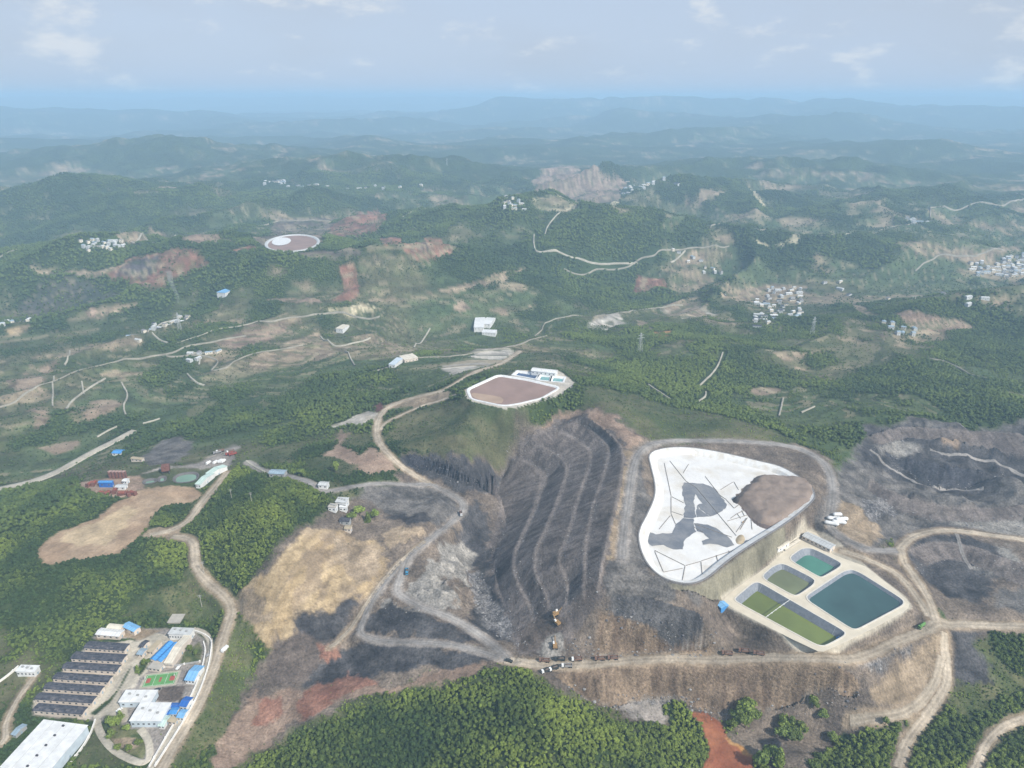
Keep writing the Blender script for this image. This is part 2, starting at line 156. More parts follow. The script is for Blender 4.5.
           ('coal', 6, 6, [(-58.5, 617.5), (-33.6, 634.3), (-20.8, 619.6), (-21.3, 561.4), (-10.5, 497.2), (-5.6, 444.3), (-17.8, 445.1), (-34.8, 460.8), (-29.1, 517.2), (-40.7, 563.5), (-51.4, 581.7)]),
           ('palespoil', 3, 5,
            [(-92.4, 505.9), (-84.5, 507.1), (-69.1, 531.6), (-62.9, 555.4), (-52.3, 573.0), (-40.4, 580.5), (-36.5, 572.6), (-37.2, 551.9), (-40.6, 523.6), (-39.5, 507.8), (-53.8, 525.0), (-64.5, 515.6), (-46.2, 488.6),
             (-46.8, 474.4), (-60.0, 468.6), (-71.2, 474.1), (-88.5, 487.3)]),
           ('palespoil', 3, 4, [(-113.6, 486.7), (-104.4, 488.6), (-88.9, 479.0), (-73.7, 468.4), (-79.0, 461.7), (-94.5, 463.1), (-109.2, 468.5)]),
           ('rubble', 4, 5, [(-38.1, 538.3), (-28.0, 541.6), (-20.2, 510.9), (-13.1, 485.1), (-0.5, 466.7), (-2.0, 443.2), (-12.4, 449.6), (-22.1, 469.9), (-36.1, 502.1)]),
           ('coal', 5, 6, [(-114.1, 447.4), (-73.6, 438.7), (-33.0, 428.5), (-13.1, 417.5), (-55.1, 412.3), (-103.2, 420.9), (-128.7, 410.2), (-164.4, 412.3), (-163.3, 438.9), (-148.4, 444.2)]),
           ('coal', 5, 6, [(-125.6, 456.7), (-118.6, 475.4), (-101.0, 488.9), (-77.1, 470.1), (-51.2, 460.3), (-25.8, 443.8), (-49.6, 439.6), (-90.8, 446.2)]),
           ('greyspoil', 6, 6, [(-158.6, 598.5), (-150.3, 621.7), (-99.0, 655.2), (-63.2, 636.8), (-55.0, 611.2), (-70.3, 579.9), (-103.9, 579.0), (-141.1, 597.8)]),
           ('coal', 5, 5, [(-126.7, 584.4), (-112.8, 590.5), (-80.1, 589.6), (-76.7, 579.5), (-90.0, 569.2), (-111.0, 578.2)]),
           ('yellow', 5, 3,
            [(-238.2, 479.9), (-213.1, 489.4), (-194.3, 513.2), (-180.9, 535.5), (-155.5, 551.5), (-129.3, 541.8), (-112.9, 529.1), (-122.1, 496.5), (-139.2, 472.5), (-154.1, 453.6), (-180.8, 448.4), (-192.8, 437.0),
             (-207.9, 446.5), (-224.0, 465.3)]),
           ('yellow', 4, 4,
            [(-187.1, 531.6), (-166.0, 545.1), (-145.4, 543.7), (-129.7, 545.7), (-119.4, 539.1), (-116.1, 531.8), (-122.3, 514.0), (-126.4, 498.3), (-141.0, 482.2), (-153.9, 472.2), (-158.4, 462.7), (-198.0, 456.5),
             (-234.1, 476.0), (-241.7, 485.9), (-221.1, 488.7), (-196.2, 497.3), (-190.7, 510.9)]),
           ('yellow', 4, 4, [(-231.8, 487.2), (-171.8, 483.0), (-154.3, 484.5), (-153.0, 476.8), (-168.2, 463.2), (-177.4, 454.2), (-180.6, 448.1), (-189.9, 451.3), (-198.6, 461.1), (-222.3, 480.1)]),
           ('tan', 5, 4, [(-165.0, 540.6), (-145.4, 543.7), (-119.4, 539.1), (-115.7, 529.3), (-123.7, 508.6), (-135.6, 501.0), (-150.0, 509.6), (-159.3, 524.1)]),
           ('tan', 3, 4, [(-122.3, 557.5), (-109.3, 567.7), (-84.8, 566.0), (-77.3, 562.5), (-96.8, 545.2), (-114.5, 537.2)]),
           ('tan', 3, 4, [(-238.6, 484.1), (-223.4, 484.2), (-204.9, 468.6), (-199.9, 456.2), (-214.6, 459.8), (-229.4, 469.4)]),
           ('darkbrown', 6, 5,
            [(-194.0, 449.6), (-176.2, 448.0), (-178.5, 460.5), (-152.7, 475.0), (-136.9, 489.1), (-127.4, 488.0), (-137.3, 464.7), (-148.0, 447.5), (-157.4, 429.9), (-172.5, 413.9), (-189.5, 413.9), (-197.1, 434.0)]),
           ('coal', 5, 5, [(-178.5, 460.5), (-152.7, 475.0), (-136.9, 489.1), (-129.3, 485.1), (-144.5, 453.3), (-159.3, 449.5), (-174.5, 450.0)]),
           ('redsoil', 3, 4, [(-156.8, 448.2), (-144.0, 450.5), (-139.6, 439.0), (-149.9, 435.1), (-157.7, 440.9)]),
           ('redsoil', 4, 4, [(-162.3, 408.2), (-151.9, 416.6), (-134.1, 423.6), (-130.6, 427.7), (-106.3, 416.0), (-103.2, 410.5), (-120.8, 403.0), (-142.2, 387.8), (-157.6, 384.0), (-163.5, 397.5)]),
           ('pinktan', 4, 4, [(-200.0, 413.6), (-193.3, 405.6), (-166.0, 413.8), (-155.8, 384.8), (-163.1, 381.5), (-176.4, 365.5), (-186.5, 345.6), (-201.8, 343.5), (-207.2, 357.1), (-205.8, 377.8), (-203.0, 398.1)]),
           ('redsoil', 4, 4, [(-194.9, 404.3), (-180.3, 404.4), (-172.2, 391.5), (-180.1, 383.4), (-190.9, 385.6)]),
           ('pinktan', 3, 3, [(-136.3, 397.5), (-109.2, 408.8), (-79.3, 406.8), (-54.9, 414.6), (-24.5, 414.5), (-24.0, 403.3), (-49.4, 400.8), (-73.9, 397.5), (-104.0, 403.1), (-131.4, 394.3)]),
           ('coal', 4, 4, [(-155.6, 422.4), (-148.2, 437.5), (-118.2, 433.4), (-82.2, 428.9), (-72.4, 419.6), (-97.8, 417.0), (-130.6, 427.7)]),
           ('scrub', 5, 4, [(-232.8, 465.2), (-215.1, 461.8), (-209.9, 410.3), (-204.9, 366.0), (-227.3, 325.9), (-234.7, 427.6)]),
           ('scrub', 6, 5,
            [(-9.1, 408.1), (17.4, 407.7), (31.6, 391.8), (62.9, 383.5), (81.9, 377.8), (106.4, 365.3), (135.0, 362.3), (137.7, 323.8), (-194.8, 323.9), (-182.8, 362.0), (-156.2, 377.5), (-88.8, 403.9), (-54.3, 403.0),
             (-10.4, 397.4)]),
           ('forest', 7, 5,
            [(-5.2, 403.5), (13.5, 402.8), (27.0, 388.3), (58.8, 380.1), (76.2, 373.9), (103.5, 361.6), (131.9, 358.4), (133.1, 323.8), (-188.9, 324.9), (-176.5, 358.0), (-153.1, 371.6), (-84.3, 399.8), (-53.9, 399.3),
             (-8.8, 392.9)]),
           ('grey', 3, 3, [(72.3, 393.0), (89.2, 396.0), (120.2, 397.1), (116.7, 386.8), (106.4, 376.0), (87.2, 381.9), (75.6, 385.3)]), ('rubble', 3, 3, [(80.9, 395.1), (122.2, 397.4), (123.6, 392.8), (97.0, 392.0)]),
           ('rubble', 3, 4, [(259.7, 394.0), (304.7, 419.5), (306.0, 415.8), (284.4, 402.1), (267.0, 391.5), (248.2, 389.0)]),
           ('forest', 3, 3, [(110.9, 388.5), (124.1, 395.8), (129.2, 389.5), (132.6, 378.0), (139.4, 366.1), (134.0, 338.1), (97.3, 332.4), (99.5, 362.3), (117.0, 378.3)]),
           ('redpond', 2, 2, [(128.8, 385.7), (144.1, 387.2), (153.2, 375.2), (154.7, 363.7), (165.8, 350.0), (161.0, 331.7), (125.3, 331.7), (139.4, 355.4), (136.1, 375.2)]),
           ('orange', 3, 3, [(152.3, 363.7), (159.0, 365.8), (165.1, 351.4), (160.0, 350.0)]),
           ('mine', 4, 4, [(177.4, 385.0), (194.4, 385.4), (196.4, 372.4), (222.4, 370.4), (245.0, 372.5), (279.3, 374.4), (279.4, 358.8), (259.5, 330.6), (198.1, 326.4), (180.2, 336.5), (165.5, 352.7), (155.5, 366.6)]),
           ('coalwet', 2, 2, [(172.3, 362.4), (189.5, 366.6), (188.0, 353.8), (176.9, 352.3)]),
           ('tan', 3, 3, [(290.6, 403.8), (318.6, 420.9), (334.3, 426.5), (325.8, 407.1), (307.5, 393.2), (291.2, 384.2), (265.0, 377.4), (256.1, 381.2), (269.0, 389.5)]),
           ('forest', 5, 4, [(424.3, 427.7), (365.5, 425.5), (339.1, 412.4), (353.0, 401.9), (359.8, 393.3), (317.5, 381.2), (300.1, 374.0), (276.7, 353.3), (260.0, 316.1), (366.9, 318.9)]),
           ('scrub', 5, 4, [(338.3, 419.0), (369.5, 425.6), (369.5, 411.2), (380.3, 390.3), (322.3, 377.0), (315.7, 384.8), (331.7, 396.4)]),
           ('coal', 5, 5, [(338.4, 429.5), (365.9, 430.2), (349.0, 418.5), (356.6, 412.5), (359.5, 398.7), (326.4, 391.9), (328.2, 406.9)]),
           ('forest', 4, 4, [(205.9, 344.4), (232.2, 365.9), (251.0, 363.7), (276.5, 367.9), (254.9, 330.4), (217.1, 320.4), (193.9, 321.4)]),
           ('field', 3, 3,
            [(-437.8, 540.0), (-444.3, 556.0), (-440.2, 572.7), (-417.8, 598.2), (-410.4, 627.1), (-402.0, 642.0), (-392.9, 650.8), (-364.2, 658.6), (-338.8, 656.0), (-328.0, 642.2), (-328.4, 630.3), (-348.1, 621.6),
             (-358.1, 615.2), (-363.1, 598.8), (-355.0, 572.0), (-356.9, 556.2), (-362.9, 540.4), (-381.9, 532.9), (-401.4, 527.1), (-417.3, 523.4), (-425.3, 525.3)]),
           ('fieldpale', 5, 4, [(-430.1, 556.0), (-433.1, 573.0), (-410.5, 593.9), (-394.6, 621.6), (-377.3, 607.5), (-381.3, 585.4), (-380.2, 551.3), (-409.0, 548.1)]),
           ('tan', 3, 3, [(-350.9, 568.4), (-350.9, 578.6), (-340.7, 583.0), (-321.8, 578.8), (-329.5, 568.3), (-341.2, 563.0)]),
           ('pinktan', 4, 4, [(-497.1, 673.4), (-457.7, 670.9), (-412.7, 680.2), (-392.9, 650.8), (-412.6, 636.4), (-440.7, 640.6)]),
           ('grey', 5, 4, [(-412.7, 680.2), (-398.4, 697.2), (-359.2, 711.4), (-340.1, 760.0), (-326.6, 748.8), (-317.2, 700.3), (-324.8, 697.2), (-344.6, 697.2), (-381.4, 697.2)]),
           ('greyspoil', 5, 5, [(-443.4, 740.4), (-452.5, 800.4), (-426.8, 811.3), (-388.9, 761.0), (-387.7, 712.6), (-411.6, 706.0)]),
           ('pinktan', 5, 4, [(-214.0, 697.3), (-204.5, 717.1), (-209.1, 774.3), (-197.8, 752.9), (-196.9, 722.5), (-166.1, 688.0), (-160.2, 715.8), (-144.6, 693.9), (-124.2, 668.1), (-146.9, 644.4), (-181.8, 657.8)]),
           ('heath', 5, 4, [(-231.0, 686.3), (-204.7, 694.8), (-166.6, 663.3), (-167.2, 640.3), (-214.2, 656.4)]),
           ('grey', 3, 2, [(-349.8, 378.9), (-348.7, 447.7), (-348.3, 469.5), (-297.6, 469.5), (-266.1, 465.0), (-245.1, 449.1), (-234.1, 402.1), (-240.6, 339.7), (-250.7, 339.7), (-263.6, 365.9), (-300.2, 374.5)]),
           ('hedge', 1.5, 1, [(-348.4, 443.5), (-353.3, 457.7), (-345.2, 456.2), (-320.4, 456.2), (-310.1, 456.2), (-306.9, 451.9), (-313.4, 450.5), (-347.8, 453.3)]),
           ('hedge', 2, 2, [(-354.1, 385.7), (-356.1, 446.3), (-354.3, 457.7), (-345.2, 438.0), (-348.6, 385.7), (-348.8, 374.5)]),
           ('concrete', 1, 0.5,
            [(-318.5, 460.6), (-303.9, 465.0), (-282.4, 459.1), (-263.1, 457.7), (-266.0, 454.8), (-266.1, 427.3), (-283.4, 422.1), (-287.4, 414.4), (-286.4, 404.5), (-296.5, 402.1), (-289.7, 392.6), (-275.0, 374.5),
             (-281.8, 370.2), (-295.4, 378.9), (-299.3, 374.5), (-302.1, 381.2), (-301.6, 419.5), (-303.0, 438.0), (-308.6, 453.3)]),
           ('concrete', 1, 0.5, [(-347.1, 444.9), (-315.5, 454.8), (-307.6, 453.3), (-302.3, 432.6), (-302.1, 381.2), (-305.6, 374.5), (-349.4, 381.2), (-355.7, 392.6)]),
           ('tan', 2, 1, [(-347.6, 460.6), (-323.0, 469.5), (-294.1, 466.5), (-307.3, 454.8), (-323.2, 457.7), (-343.4, 454.8)]),
           ('hedge', 1.5, 1, [(-292.8, 419.5), (-295.1, 429.9), (-288.4, 432.6), (-286.6, 424.6), (-288.0, 415.7)]),
           ('hedge', 1.5, 1, [(-298.4, 402.1), (-300.7, 427.3), (-297.4, 416.9), (-297.8, 390.3), (-302.6, 378.9), (-307.5, 381.2), (-300.9, 392.6)]),
           ('garden', 2, 1.5, [(-295.4, 378.9), (-284.5, 378.9), (-277.1, 368.0), (-263.6, 365.9), (-253.2, 353.5), (-250.0, 341.7), (-263.8, 345.6), (-278.3, 353.5), (-289.3, 365.9)]),
           ('tan', 2, 1.5, [(-279.8, 359.6), (-264.0, 359.6), (-258.2, 351.5), (-263.1, 347.5), (-272.0, 351.5)]), ('darkbrown', 1.5, 1, [(-267.4, 392.6), (-265.5, 404.5), (-248.9, 405.7), (-246.0, 392.6), (-253.3, 390.3)]),
           ('garden', 2, 1.5, [(-264.0, 440.7), (-257.7, 454.8), (-250.0, 443.5), (-247.5, 429.9), (-262.2, 427.3)]), ('grey', 2, 1.5, [(-255.5, 363.8), (-243.3, 368.0), (-241.8, 349.5), (-248.8, 353.5)]),
           ('heath', 3, 3, [(-299.6, 357.6), (-296.0, 370.2), (-281.7, 353.5), (-253.1, 337.8), (-292.1, 335.6)]),
           ('brown', 6.8, 20, [(-821.8, 1040.9), (-811.0, 1096.2), (-776.9, 1138.3), (-776.7, 1119.5), (-729.5, 993.9), (-708.6, 980.4), (-731.2, 973.1), (-777.2, 1016.8)]),
           ('brown', 6.8, 20, [(-708.5, 930.8), (-676.8, 930.0), (-639.4, 893.4), (-650.6, 877.4)]), ('brown', 6.8, 20, [(-623.6, 909.6), (-635.4, 967.5), (-611.3, 980.2), (-575.6, 963.6), (-579.7, 936.7), (-606.5, 907.6)]),
           ('tan', 6.8, 20, [(-672.4, 1030.9), (-640.5, 1058.4), (-582.9, 1055.5), (-619.1, 1033.1)]),
           ('pinktan', 6.8, 20, [(-531.7, 1183.5), (-491.2, 1249.8), (-445.7, 1279.6), (-424.4, 1260.8), (-453.4, 1213.7), (-477.9, 1163.1), (-508.4, 1161.9)]),
           ('tan', 6.8, 20, [(-433.0, 1079.8), (-419.1, 1112.3), (-387.3, 1212.4), (-345.1, 1065.7), (-389.7, 1049.5), (-418.1, 1049.1)]), ('brown', 5.4, 12, [(-630.5, 829.6), (-588.9, 852.7), (-573.2, 825.7), (-597.1, 813.0)]),
           ('meadow', 6.8, 15, [(-592.3, 987.5), (-530.9, 983.7), (-502.9, 939.6), (-554.7, 929.2)]), ('meadow', 6.8, 15, [(-667.8, 808.9), (-624.5, 813.7), (-571.2, 795.4), (-563.2, 801.4), (-583.2, 759.6), (-613.3, 739.3)]),
           ('yellow', 6.8, 20, [(-974.9, 1270.9), (-958.0, 1288.8), (-934.3, 1305.1), (-930.3, 1287.4), (-952.3, 1251.5)]),
           ('tan', 5.4, 12, [(-420.1, 1201.0), (-365.8, 1276.8), (-342.3, 1228.4), (-292.7, 1096.6), (-331.7, 1084.2), (-374.3, 1054.7)]),
           ('pale', 6, 8, [(-100.0, 985.3), (-65.0, 1032.7), (-60.8, 1143.5), (-11.8, 1117.7), (3.9, 1081.6), (-20.3, 1002.1), (-46.6, 951.1), (-89.0, 916.0)]),
           ('pale', 6, 6, [(-225.4, 797.0), (-186.1, 820.6), (-162.3, 801.0), (-171.6, 786.3), (-217.4, 780.2)]), ('tan', 6, 6, [(-168.2, 834.8), (-133.0, 849.1), (-73.1, 827.7), (-79.2, 804.8), (-136.7, 816.0), (-156.6, 814.2)]),
           ('redbrown', 5, 3, [(-182.1, 842.1), (-172.9, 849.4), (-163.0, 816.5), (-173.7, 809.0)]), ('heath', 4.5, 10, [(-133.8, 794.9), (-69.6, 781.7), (-30.0, 741.4), (-15.5, 736.6), (-49.1, 691.1), (-131.1, 725.3)]),
           ('brown', 5.4, 12, [(329.2, 907.3), (358.6, 932.9), (386.7, 932.0), (368.1, 900.4), (336.3, 887.3)]),
           ('tan', 4.5, 12, [(406.7, 1057.5), (450.2, 1069.4), (495.2, 1081.3), (447.5, 1038.7), (458.2, 1005.6), (437.7, 1011.1), (423.6, 1037.8)]),
           ('orange', 3.6, 10, [(266.4, 1237.2), (301.9, 1234.9), (275.1, 1156.2), (256.5, 1167.9)]), ('tan', 4.5, 12, [(251.0, 1358.4), (273.6, 1298.7), (263.7, 1246.6), (244.1, 1291.2)]),
           ('pale', 6.8, 15, [(139.9, 1285.4), (200.5, 1463.7), (226.5, 1327.4), (175.6, 1269.7)]), ('meadow', 6.8, 15, [(249.5, 1131.2), (282.9, 1096.7), (291.4, 1049.7), (264.6, 1050.1), (247.5, 1099.9)]),
           ('pale', 4.5, 10, [(320.6, 1456.8), (395.0, 1527.3), (418.2, 1452.0), (412.6, 1356.7), (339.9, 1339.9)]),
           ('redsoil', 9.0, 20,
            [(-887.4, 1524.7), (-871.6, 1581.4), (-811.1, 1572.7), (-758.2, 1576.3), (-718.5, 1577.4), (-676.7, 1535.0), (-658.9, 1516.4), (-702.3, 1492.4), (-745.9, 1471.0), (-778.1, 1458.3), (-840.1, 1493.3)]),
           ('coal', 9.0, 20, [(-876.0, 1529.8), (-857.3, 1566.1), (-791.9, 1558.3), (-782.4, 1514.8), (-808.7, 1496.6)]),
           ('tan', 6.8, 15, [(-1077.0, 1564.8), (-1026.9, 1566.7), (-934.4, 1553.7), (-861.5, 1575.2), (-856.1, 1548.4), (-915.2, 1527.7), (-1017.5, 1547.4), (-1074.2, 1546.3)]),
           ('tan', 6.8, 20, [(-949.0, 1689.5), (-1044.6, 2051.2), (-1010.7, 2046.5), (-886.2, 1700.0), (-901.0, 1632.7)]),
           ('pinktan', 6.8, 20, [(-967.5, 2061.7), (-681.9, 1659.2), (-634.8, 1605.9), (-705.8, 1612.5), (-745.2, 1610.3)]),
           ('meadow', 6.8, 20, [(-948.5, 2192.8), (-919.7, 2269.5), (-840.9, 2301.7), (-792.5, 2362.2), (-828.8, 2232.7), (-883.2, 2112.9)]),
           ('pinktan', 6.8, 20, [(-863.1, 1350.6), (-855.6, 1385.4), (-830.6, 1367.1), (-834.9, 1351.5)]), ('tan', 6.8, 20, [(-845.8, 1389.0), (-764.1, 1418.2), (-803.5, 1371.6), (-837.7, 1370.2)]),
           ('heathdark', 13.5, 30, [(-1055.1, 1442.9), (-1031.6, 1536.4), (-919.6, 1521.7), (-802.9, 1426.5), (-895.9, 1433.1), (-902.8, 1339.7), (-1014.1, 1361.5)]),
           ('redsoil', 6.8, 20, [(-528.4, 2150.8), (-539.1, 2500.8), (-473.8, 2593.1), (-366.3, 2088.0), (-371.6, 1923.9), (-430.8, 1898.0), (-507.3, 1950.6), (-557.0, 2117.9)]),
           ('mine', 9.0, 20, [(-604.0, 1640.1), (-766.3, 2307.4), (-653.3, 2385.2), (-592.3, 2414.9), (-516.2, 1953.6), (-444.6, 1649.8), (-510.6, 1592.4), (-569.7, 1604.3)]),
           ('redsoil', 5.4, 15, [(-242.1, 1519.0), (-232.7, 1831.4), (-187.6, 1836.8), (-138.7, 1572.6), (-171.0, 1530.2), (-218.7, 1504.7)]),
           ('coal', 5.4, 25, [(-214.6, 1527.6), (-199.3, 1564.2), (-173.4, 1561.8), (-184.3, 1538.2)]), ('redsoil', 5.4, 15, [(-351.8, 1875.9), (-323.4, 1871.6), (-287.1, 1837.0), (-254.0, 1538.1), (-283.9, 1525.0)]),
           ('redsoil', 4.5, 15, [(-368.2, 1486.2), (-343.8, 1494.4), (-327.5, 1468.3), (-318.3, 1397.8), (-329.2, 1376.0), (-362.1, 1365.9), (-352.1, 1429.8)]),
           ('yellowpale', 8, 8, [(-356.2, 1336.9), (-297.7, 1364.3), (-256.0, 1358.7), (-292.3, 1331.6), (-319.3, 1321.4), (-336.9, 1325.1)]),
           ('pinktan', 4.5, 12, [(-511.6, 1371.9), (-411.8, 1396.6), (-384.0, 1357.6), (-432.2, 1361.8)]), ('mine', 9.0, 20, [(-478.0, 1515.0), (-411.8, 1541.1), (-338.9, 1543.0), (-326.5, 1509.2), (-388.9, 1498.0)]),
           ('redsoil', 5.4, 15, [(-634.0, 1565.1), (-604.4, 1595.9), (-560.2, 1581.9), (-575.7, 1564.7), (-618.2, 1555.0)]),
           ('tan', 4.5, 12, [(-296.5, 1390.8), (-210.0, 1417.0), (-103.6, 1469.1), (-29.2, 1526.3), (-26.3, 1506.6), (-114.5, 1442.8), (-220.3, 1401.4), (-288.8, 1380.0)]),
           ('brown', 4.5, 12, [(-130.0, 1399.0), (-107.2, 1422.3), (-81.9, 1402.3), (-105.3, 1387.7)]),
           ('pinktan', 11.2, 40, [(94.7, 3313.3), (285.5, 4170.2), (395.2, 3150.5), (503.3, 3183.7), (417.3, 2841.3), (176.4, 2266.3), (110.3, 2993.4)]),
           ('yellowpale', 6.8, 20, [(43.0, 2071.5), (172.6, 2215.1), (417.3, 2841.3), (383.8, 2534.9), (179.3, 1979.4), (59.1, 2038.0)]),
           ('tan', 6.8, 20, [(547.9, 2580.5), (663.2, 2582.7), (843.5, 2727.9), (714.0, 2533.1), (651.4, 2521.2), (610.8, 2575.6)]),
           ('tan', 5.4, 15, [(403.2, 1798.5), (476.9, 1860.3), (541.3, 1871.4), (585.1, 1855.3), (498.9, 1816.3), (409.5, 1790.0)]), ('redsoil', 4.5, 12, [(318.0, 1735.2), (374.5, 1720.3), (392.5, 1694.7), (291.7, 1613.7)]),
           ('tan', 4.5, 12, [(332.1, 1533.6), (421.8, 1554.1), (435.7, 1482.4), (398.1, 1408.9), (417.0, 1388.9), (368.3, 1340.3), (317.7, 1374.8)]),
           ('yellowpale', 6.8, 20, [(956.5, 2911.5), (885.4, 2548.5), (893.2, 2444.2), (856.5, 2524.9)]), ('tan', 4.5, 12, [(466.1, 1526.2), (560.5, 1655.0), (611.3, 1680.7), (558.2, 1597.1), (471.7, 1495.0)]),
           ('tan', 4.5, 12, [(-69.6, 1493.6), (-6.2, 1579.8), (42.2, 1640.2), (-6.0, 1530.0), (-56.3, 1474.7)]), ('tan', 4.5, 12, [(-42.3, 1411.9), (56.9, 1449.5), (-5.6, 1400.0), (-42.0, 1398.5)]),
           ('meadow', 9.0, 25, [(514.5, 2504.2), (666.2, 2495.3), (473.1, 1933.8), (400.6, 1891.1)]),
           ('yellowpale', 5.4, 15, [(634.2, 1862.0), (701.7, 1862.6), (739.8, 1869.9), (881.8, 2133.9), (889.8, 2090.6), (756.0, 1852.5), (682.5, 1847.5)]),
           ('meadow', 9.0, 20, [(994.2, 2144.6), (1121.0, 2222.2), (1138.2, 2201.8), (1015.2, 2115.0)]),
           ('tan', 5.4, 15, [(1000.8, 1784.4), (1118.5, 1824.7), (1237.3, 1850.6), (1386.6, 1963.5), (1473.7, 2021.8), (1423.9, 1944.7), (1251.3, 1819.7), (1178.4, 1795.8), (1092.9, 1802.4)]),
           ('meadow', 5.4, 15, [(1164.5, 1682.8), (1229.9, 1710.2), (1224.1, 1660.8), (949.0, 1358.2)]), ('tan', 5.4, 15, [(549.4, 1648.2), (650.9, 1691.4), (726.4, 1658.3), (679.5, 1637.1), (535.8, 1599.0)]),
           ('pinktan', 5.4, 15, [(701.4, 1250.6), (749.7, 1247.2), (836.9, 1249.0), (851.7, 1227.3), (770.1, 1202.4), (713.4, 1212.7)]), ('tan', 4.5, 12, [(734.6, 1508.2), (723.0, 1422.5), (687.1, 1262.2), (668.6, 1276.4)]),
           ('tan', 5.4, 15, [(899.2, 1320.2), (964.2, 1327.4), (922.8, 1283.1), (903.9, 1297.8)])],
 'roads': [('haul_road', 'truck haul road of pale dirt along the foot of the spoil slopes', 8.5, 'dirt', 1,
            [(-5.4, 418.3), (13.7, 411.8), (36.5, 410.7), (67.2, 413.5), (97.7, 414.9), (127.3, 412.9), (156.0, 409.2), (185.5, 407.0), (210.9, 397.0), (234.9, 393.8), (254.6, 397.5), (284.7, 413.3), (308.9, 423.7),
             (327.8, 430.5), (351.6, 436.8), (401.1, 435.4), (443.9, 433.9)]),
           ('haul_road', 'dirt road climbing round the right side of the ponds', 7, 'dirt', 1,
            [(329.0, 433.0), (338.5, 459.3), (343.0, 490.5), (340.8, 511.3), (348.4, 526.4), (372.3, 545.5), (401.3, 555.4), (428.3, 553.2), (470.4, 540.6), (519.1, 536.1)]),
           ('haul_road', 'dirt track on the bank behind the big pond', 6, 'dirt', 1, [(326.1, 437.1), (328.2, 452.0), (328.4, 485.0), (309.7, 502.9), (289.6, 517.5)]),
           ('haul_road', 'grey service road ringing the lined basin', 7, 'grey', 1,
            [(341.2, 515.8), (314.1, 513.0), (301.6, 524.2), (293.7, 536.9), (292.1, 550.2), (301.8, 567.5), (319.8, 607.1), (326.2, 635.6), (320.6, 656.7), (305.7, 673.8), (280.7, 680.3), (226.6, 682.0), (185.6, 692.1),
             (155.8, 681.8), (135.4, 658.9), (119.4, 611.9), (108.0, 557.0), (96.9, 512.3), (89.0, 470.0)]),
           ('haul_road', 'dirt road through the pit and up past the coal stockpile', 6, 'grey', 1,
            [(-3.1, 419.5), (-24.4, 448.2), (-49.1, 465.4), (-72.3, 472.7), (-90.2, 485.8), (-99.9, 493.2), (-100.5, 504.2), (-97.3, 520.4), (-93.5, 533.7), (-79.5, 549.5), (-66.4, 578.5), (-59.0, 596.4), (-51.8, 608.2),
             (-49.8, 624.0), (-56.0, 634.2), (-74.0, 651.6), (-96.1, 657.9), (-120.3, 643.8), (-154.0, 625.9), (-179.0, 603.4), (-189.7, 605.0), (-199.8, 615.1), (-233.3, 643.9), (-265.2, 662.3), (-297.8, 696.8)]),
           ('haul_road', 'dirt road climbing behind the coal stockpile', 7, 'dirt', 1,
            [(-88.5, 657.3), (-108.1, 670.2), (-125.4, 679.2), (-147.0, 705.0), (-161.0, 743.8), (-167.6, 793.8), (-159.6, 829.4), (-124.9, 845.2), (-74.2, 841.9), (-19.6, 987.9), (13.3, 1096.5)]),
           ('haul_road', 'narrow dirt track beside the climbing road', 4, 'dirt', 0, [(-158.6, 757.2), (-155.8, 783.6), (-123.9, 806.8), (-104.2, 814.0), (-59.4, 799.3)]),
           ('haul_road', 'dirt road crossing the lower pit', 5, 'grey', 1,
            [(-10.1, 421.0), (-25.9, 429.5), (-46.9, 436.5), (-64.0, 439.4), (-98.2, 446.1), (-116.7, 450.8), (-127.0, 457.5), (-125.0, 473.2), (-118.7, 491.5), (-108.7, 512.1), (-100.0, 527.5)]),
           ('haul_road', 'straight dirt track down the yellow slope', 4, 'dirt', 1, [(-149.0, 447.6), (-144.0, 451.9), (-133.1, 466.4), (-122.9, 488.6), (-109.5, 517.5), (-81.4, 550.9)]),
           ('dirt_road', 'wide dirt road past the walled compound', 7, 'dirt', 1, [(-318.2, 685.7), (-319.2, 654.2), (-320.7, 618.5), (-320.4, 593.2), (-328.6, 577.6), (-348.6, 568.5)]),
           ('dirt_road', 'winding dirt road from the woods to the compound wall', 7.5, 'dirt', 1,
            [(-327.2, 567.4), (-314.2, 566.5), (-303.6, 559.7), (-296.8, 547.5), (-287.9, 525.2), (-272.9, 509.7), (-248.0, 490.6), (-237.5, 477.6), (-236.3, 467.7), (-236.0, 441.3), (-231.3, 390.8), (-233.8, 339.7),
             (-233.9, 318.9)]),
           ('compound_road', 'narrow concrete road between white walls', 5, 'concrete', 0, [(-268.9, 467.7), (-258.2, 464.1), (-248.2, 453.6), (-240.6, 432.6), (-238.0, 406.9), (-239.0, 374.5), (-241.7, 337.8), (-242.0, 322.4)]),
           ('compound_road', 'looping concrete drive round the garden', 5, 'concrete', 0,
            [(-301.2, 378.9), (-296.4, 370.2), (-287.3, 360.1), (-271.9, 347.9), (-250.2, 338.6), (-245.6, 341.7), (-249.4, 351.1), (-255.8, 360.1), (-264.0, 366.8)]),
           ('highway', 'grey concrete highway crossing the left valley', 13, 'concrete', 1, [(-658.7, 695.1), (-608.2, 722.1), (-581.5, 736.3), (-561.7, 763.9), (-551.3, 795.5), (-526.6, 836.2), (-516.0, 862.6)]),
           ('dirt_road', 'pale footpath through the scrub in the right corner', 5, 'dirt', 0, [(294.5, 317.4), (307.4, 333.3), (324.5, 350.4), (342.6, 363.1), (365.2, 371.6), (392.3, 374.6)]),
           ('haul_road', 'rutted dirt track below the curved cliff', 6, 'dirt', 0, [(256.3, 333.4), (271.7, 353.1), (281.0, 361.7), (307.8, 383.0), (323.7, 396.4), (329.0, 415.4), (331.5, 424.6)]),
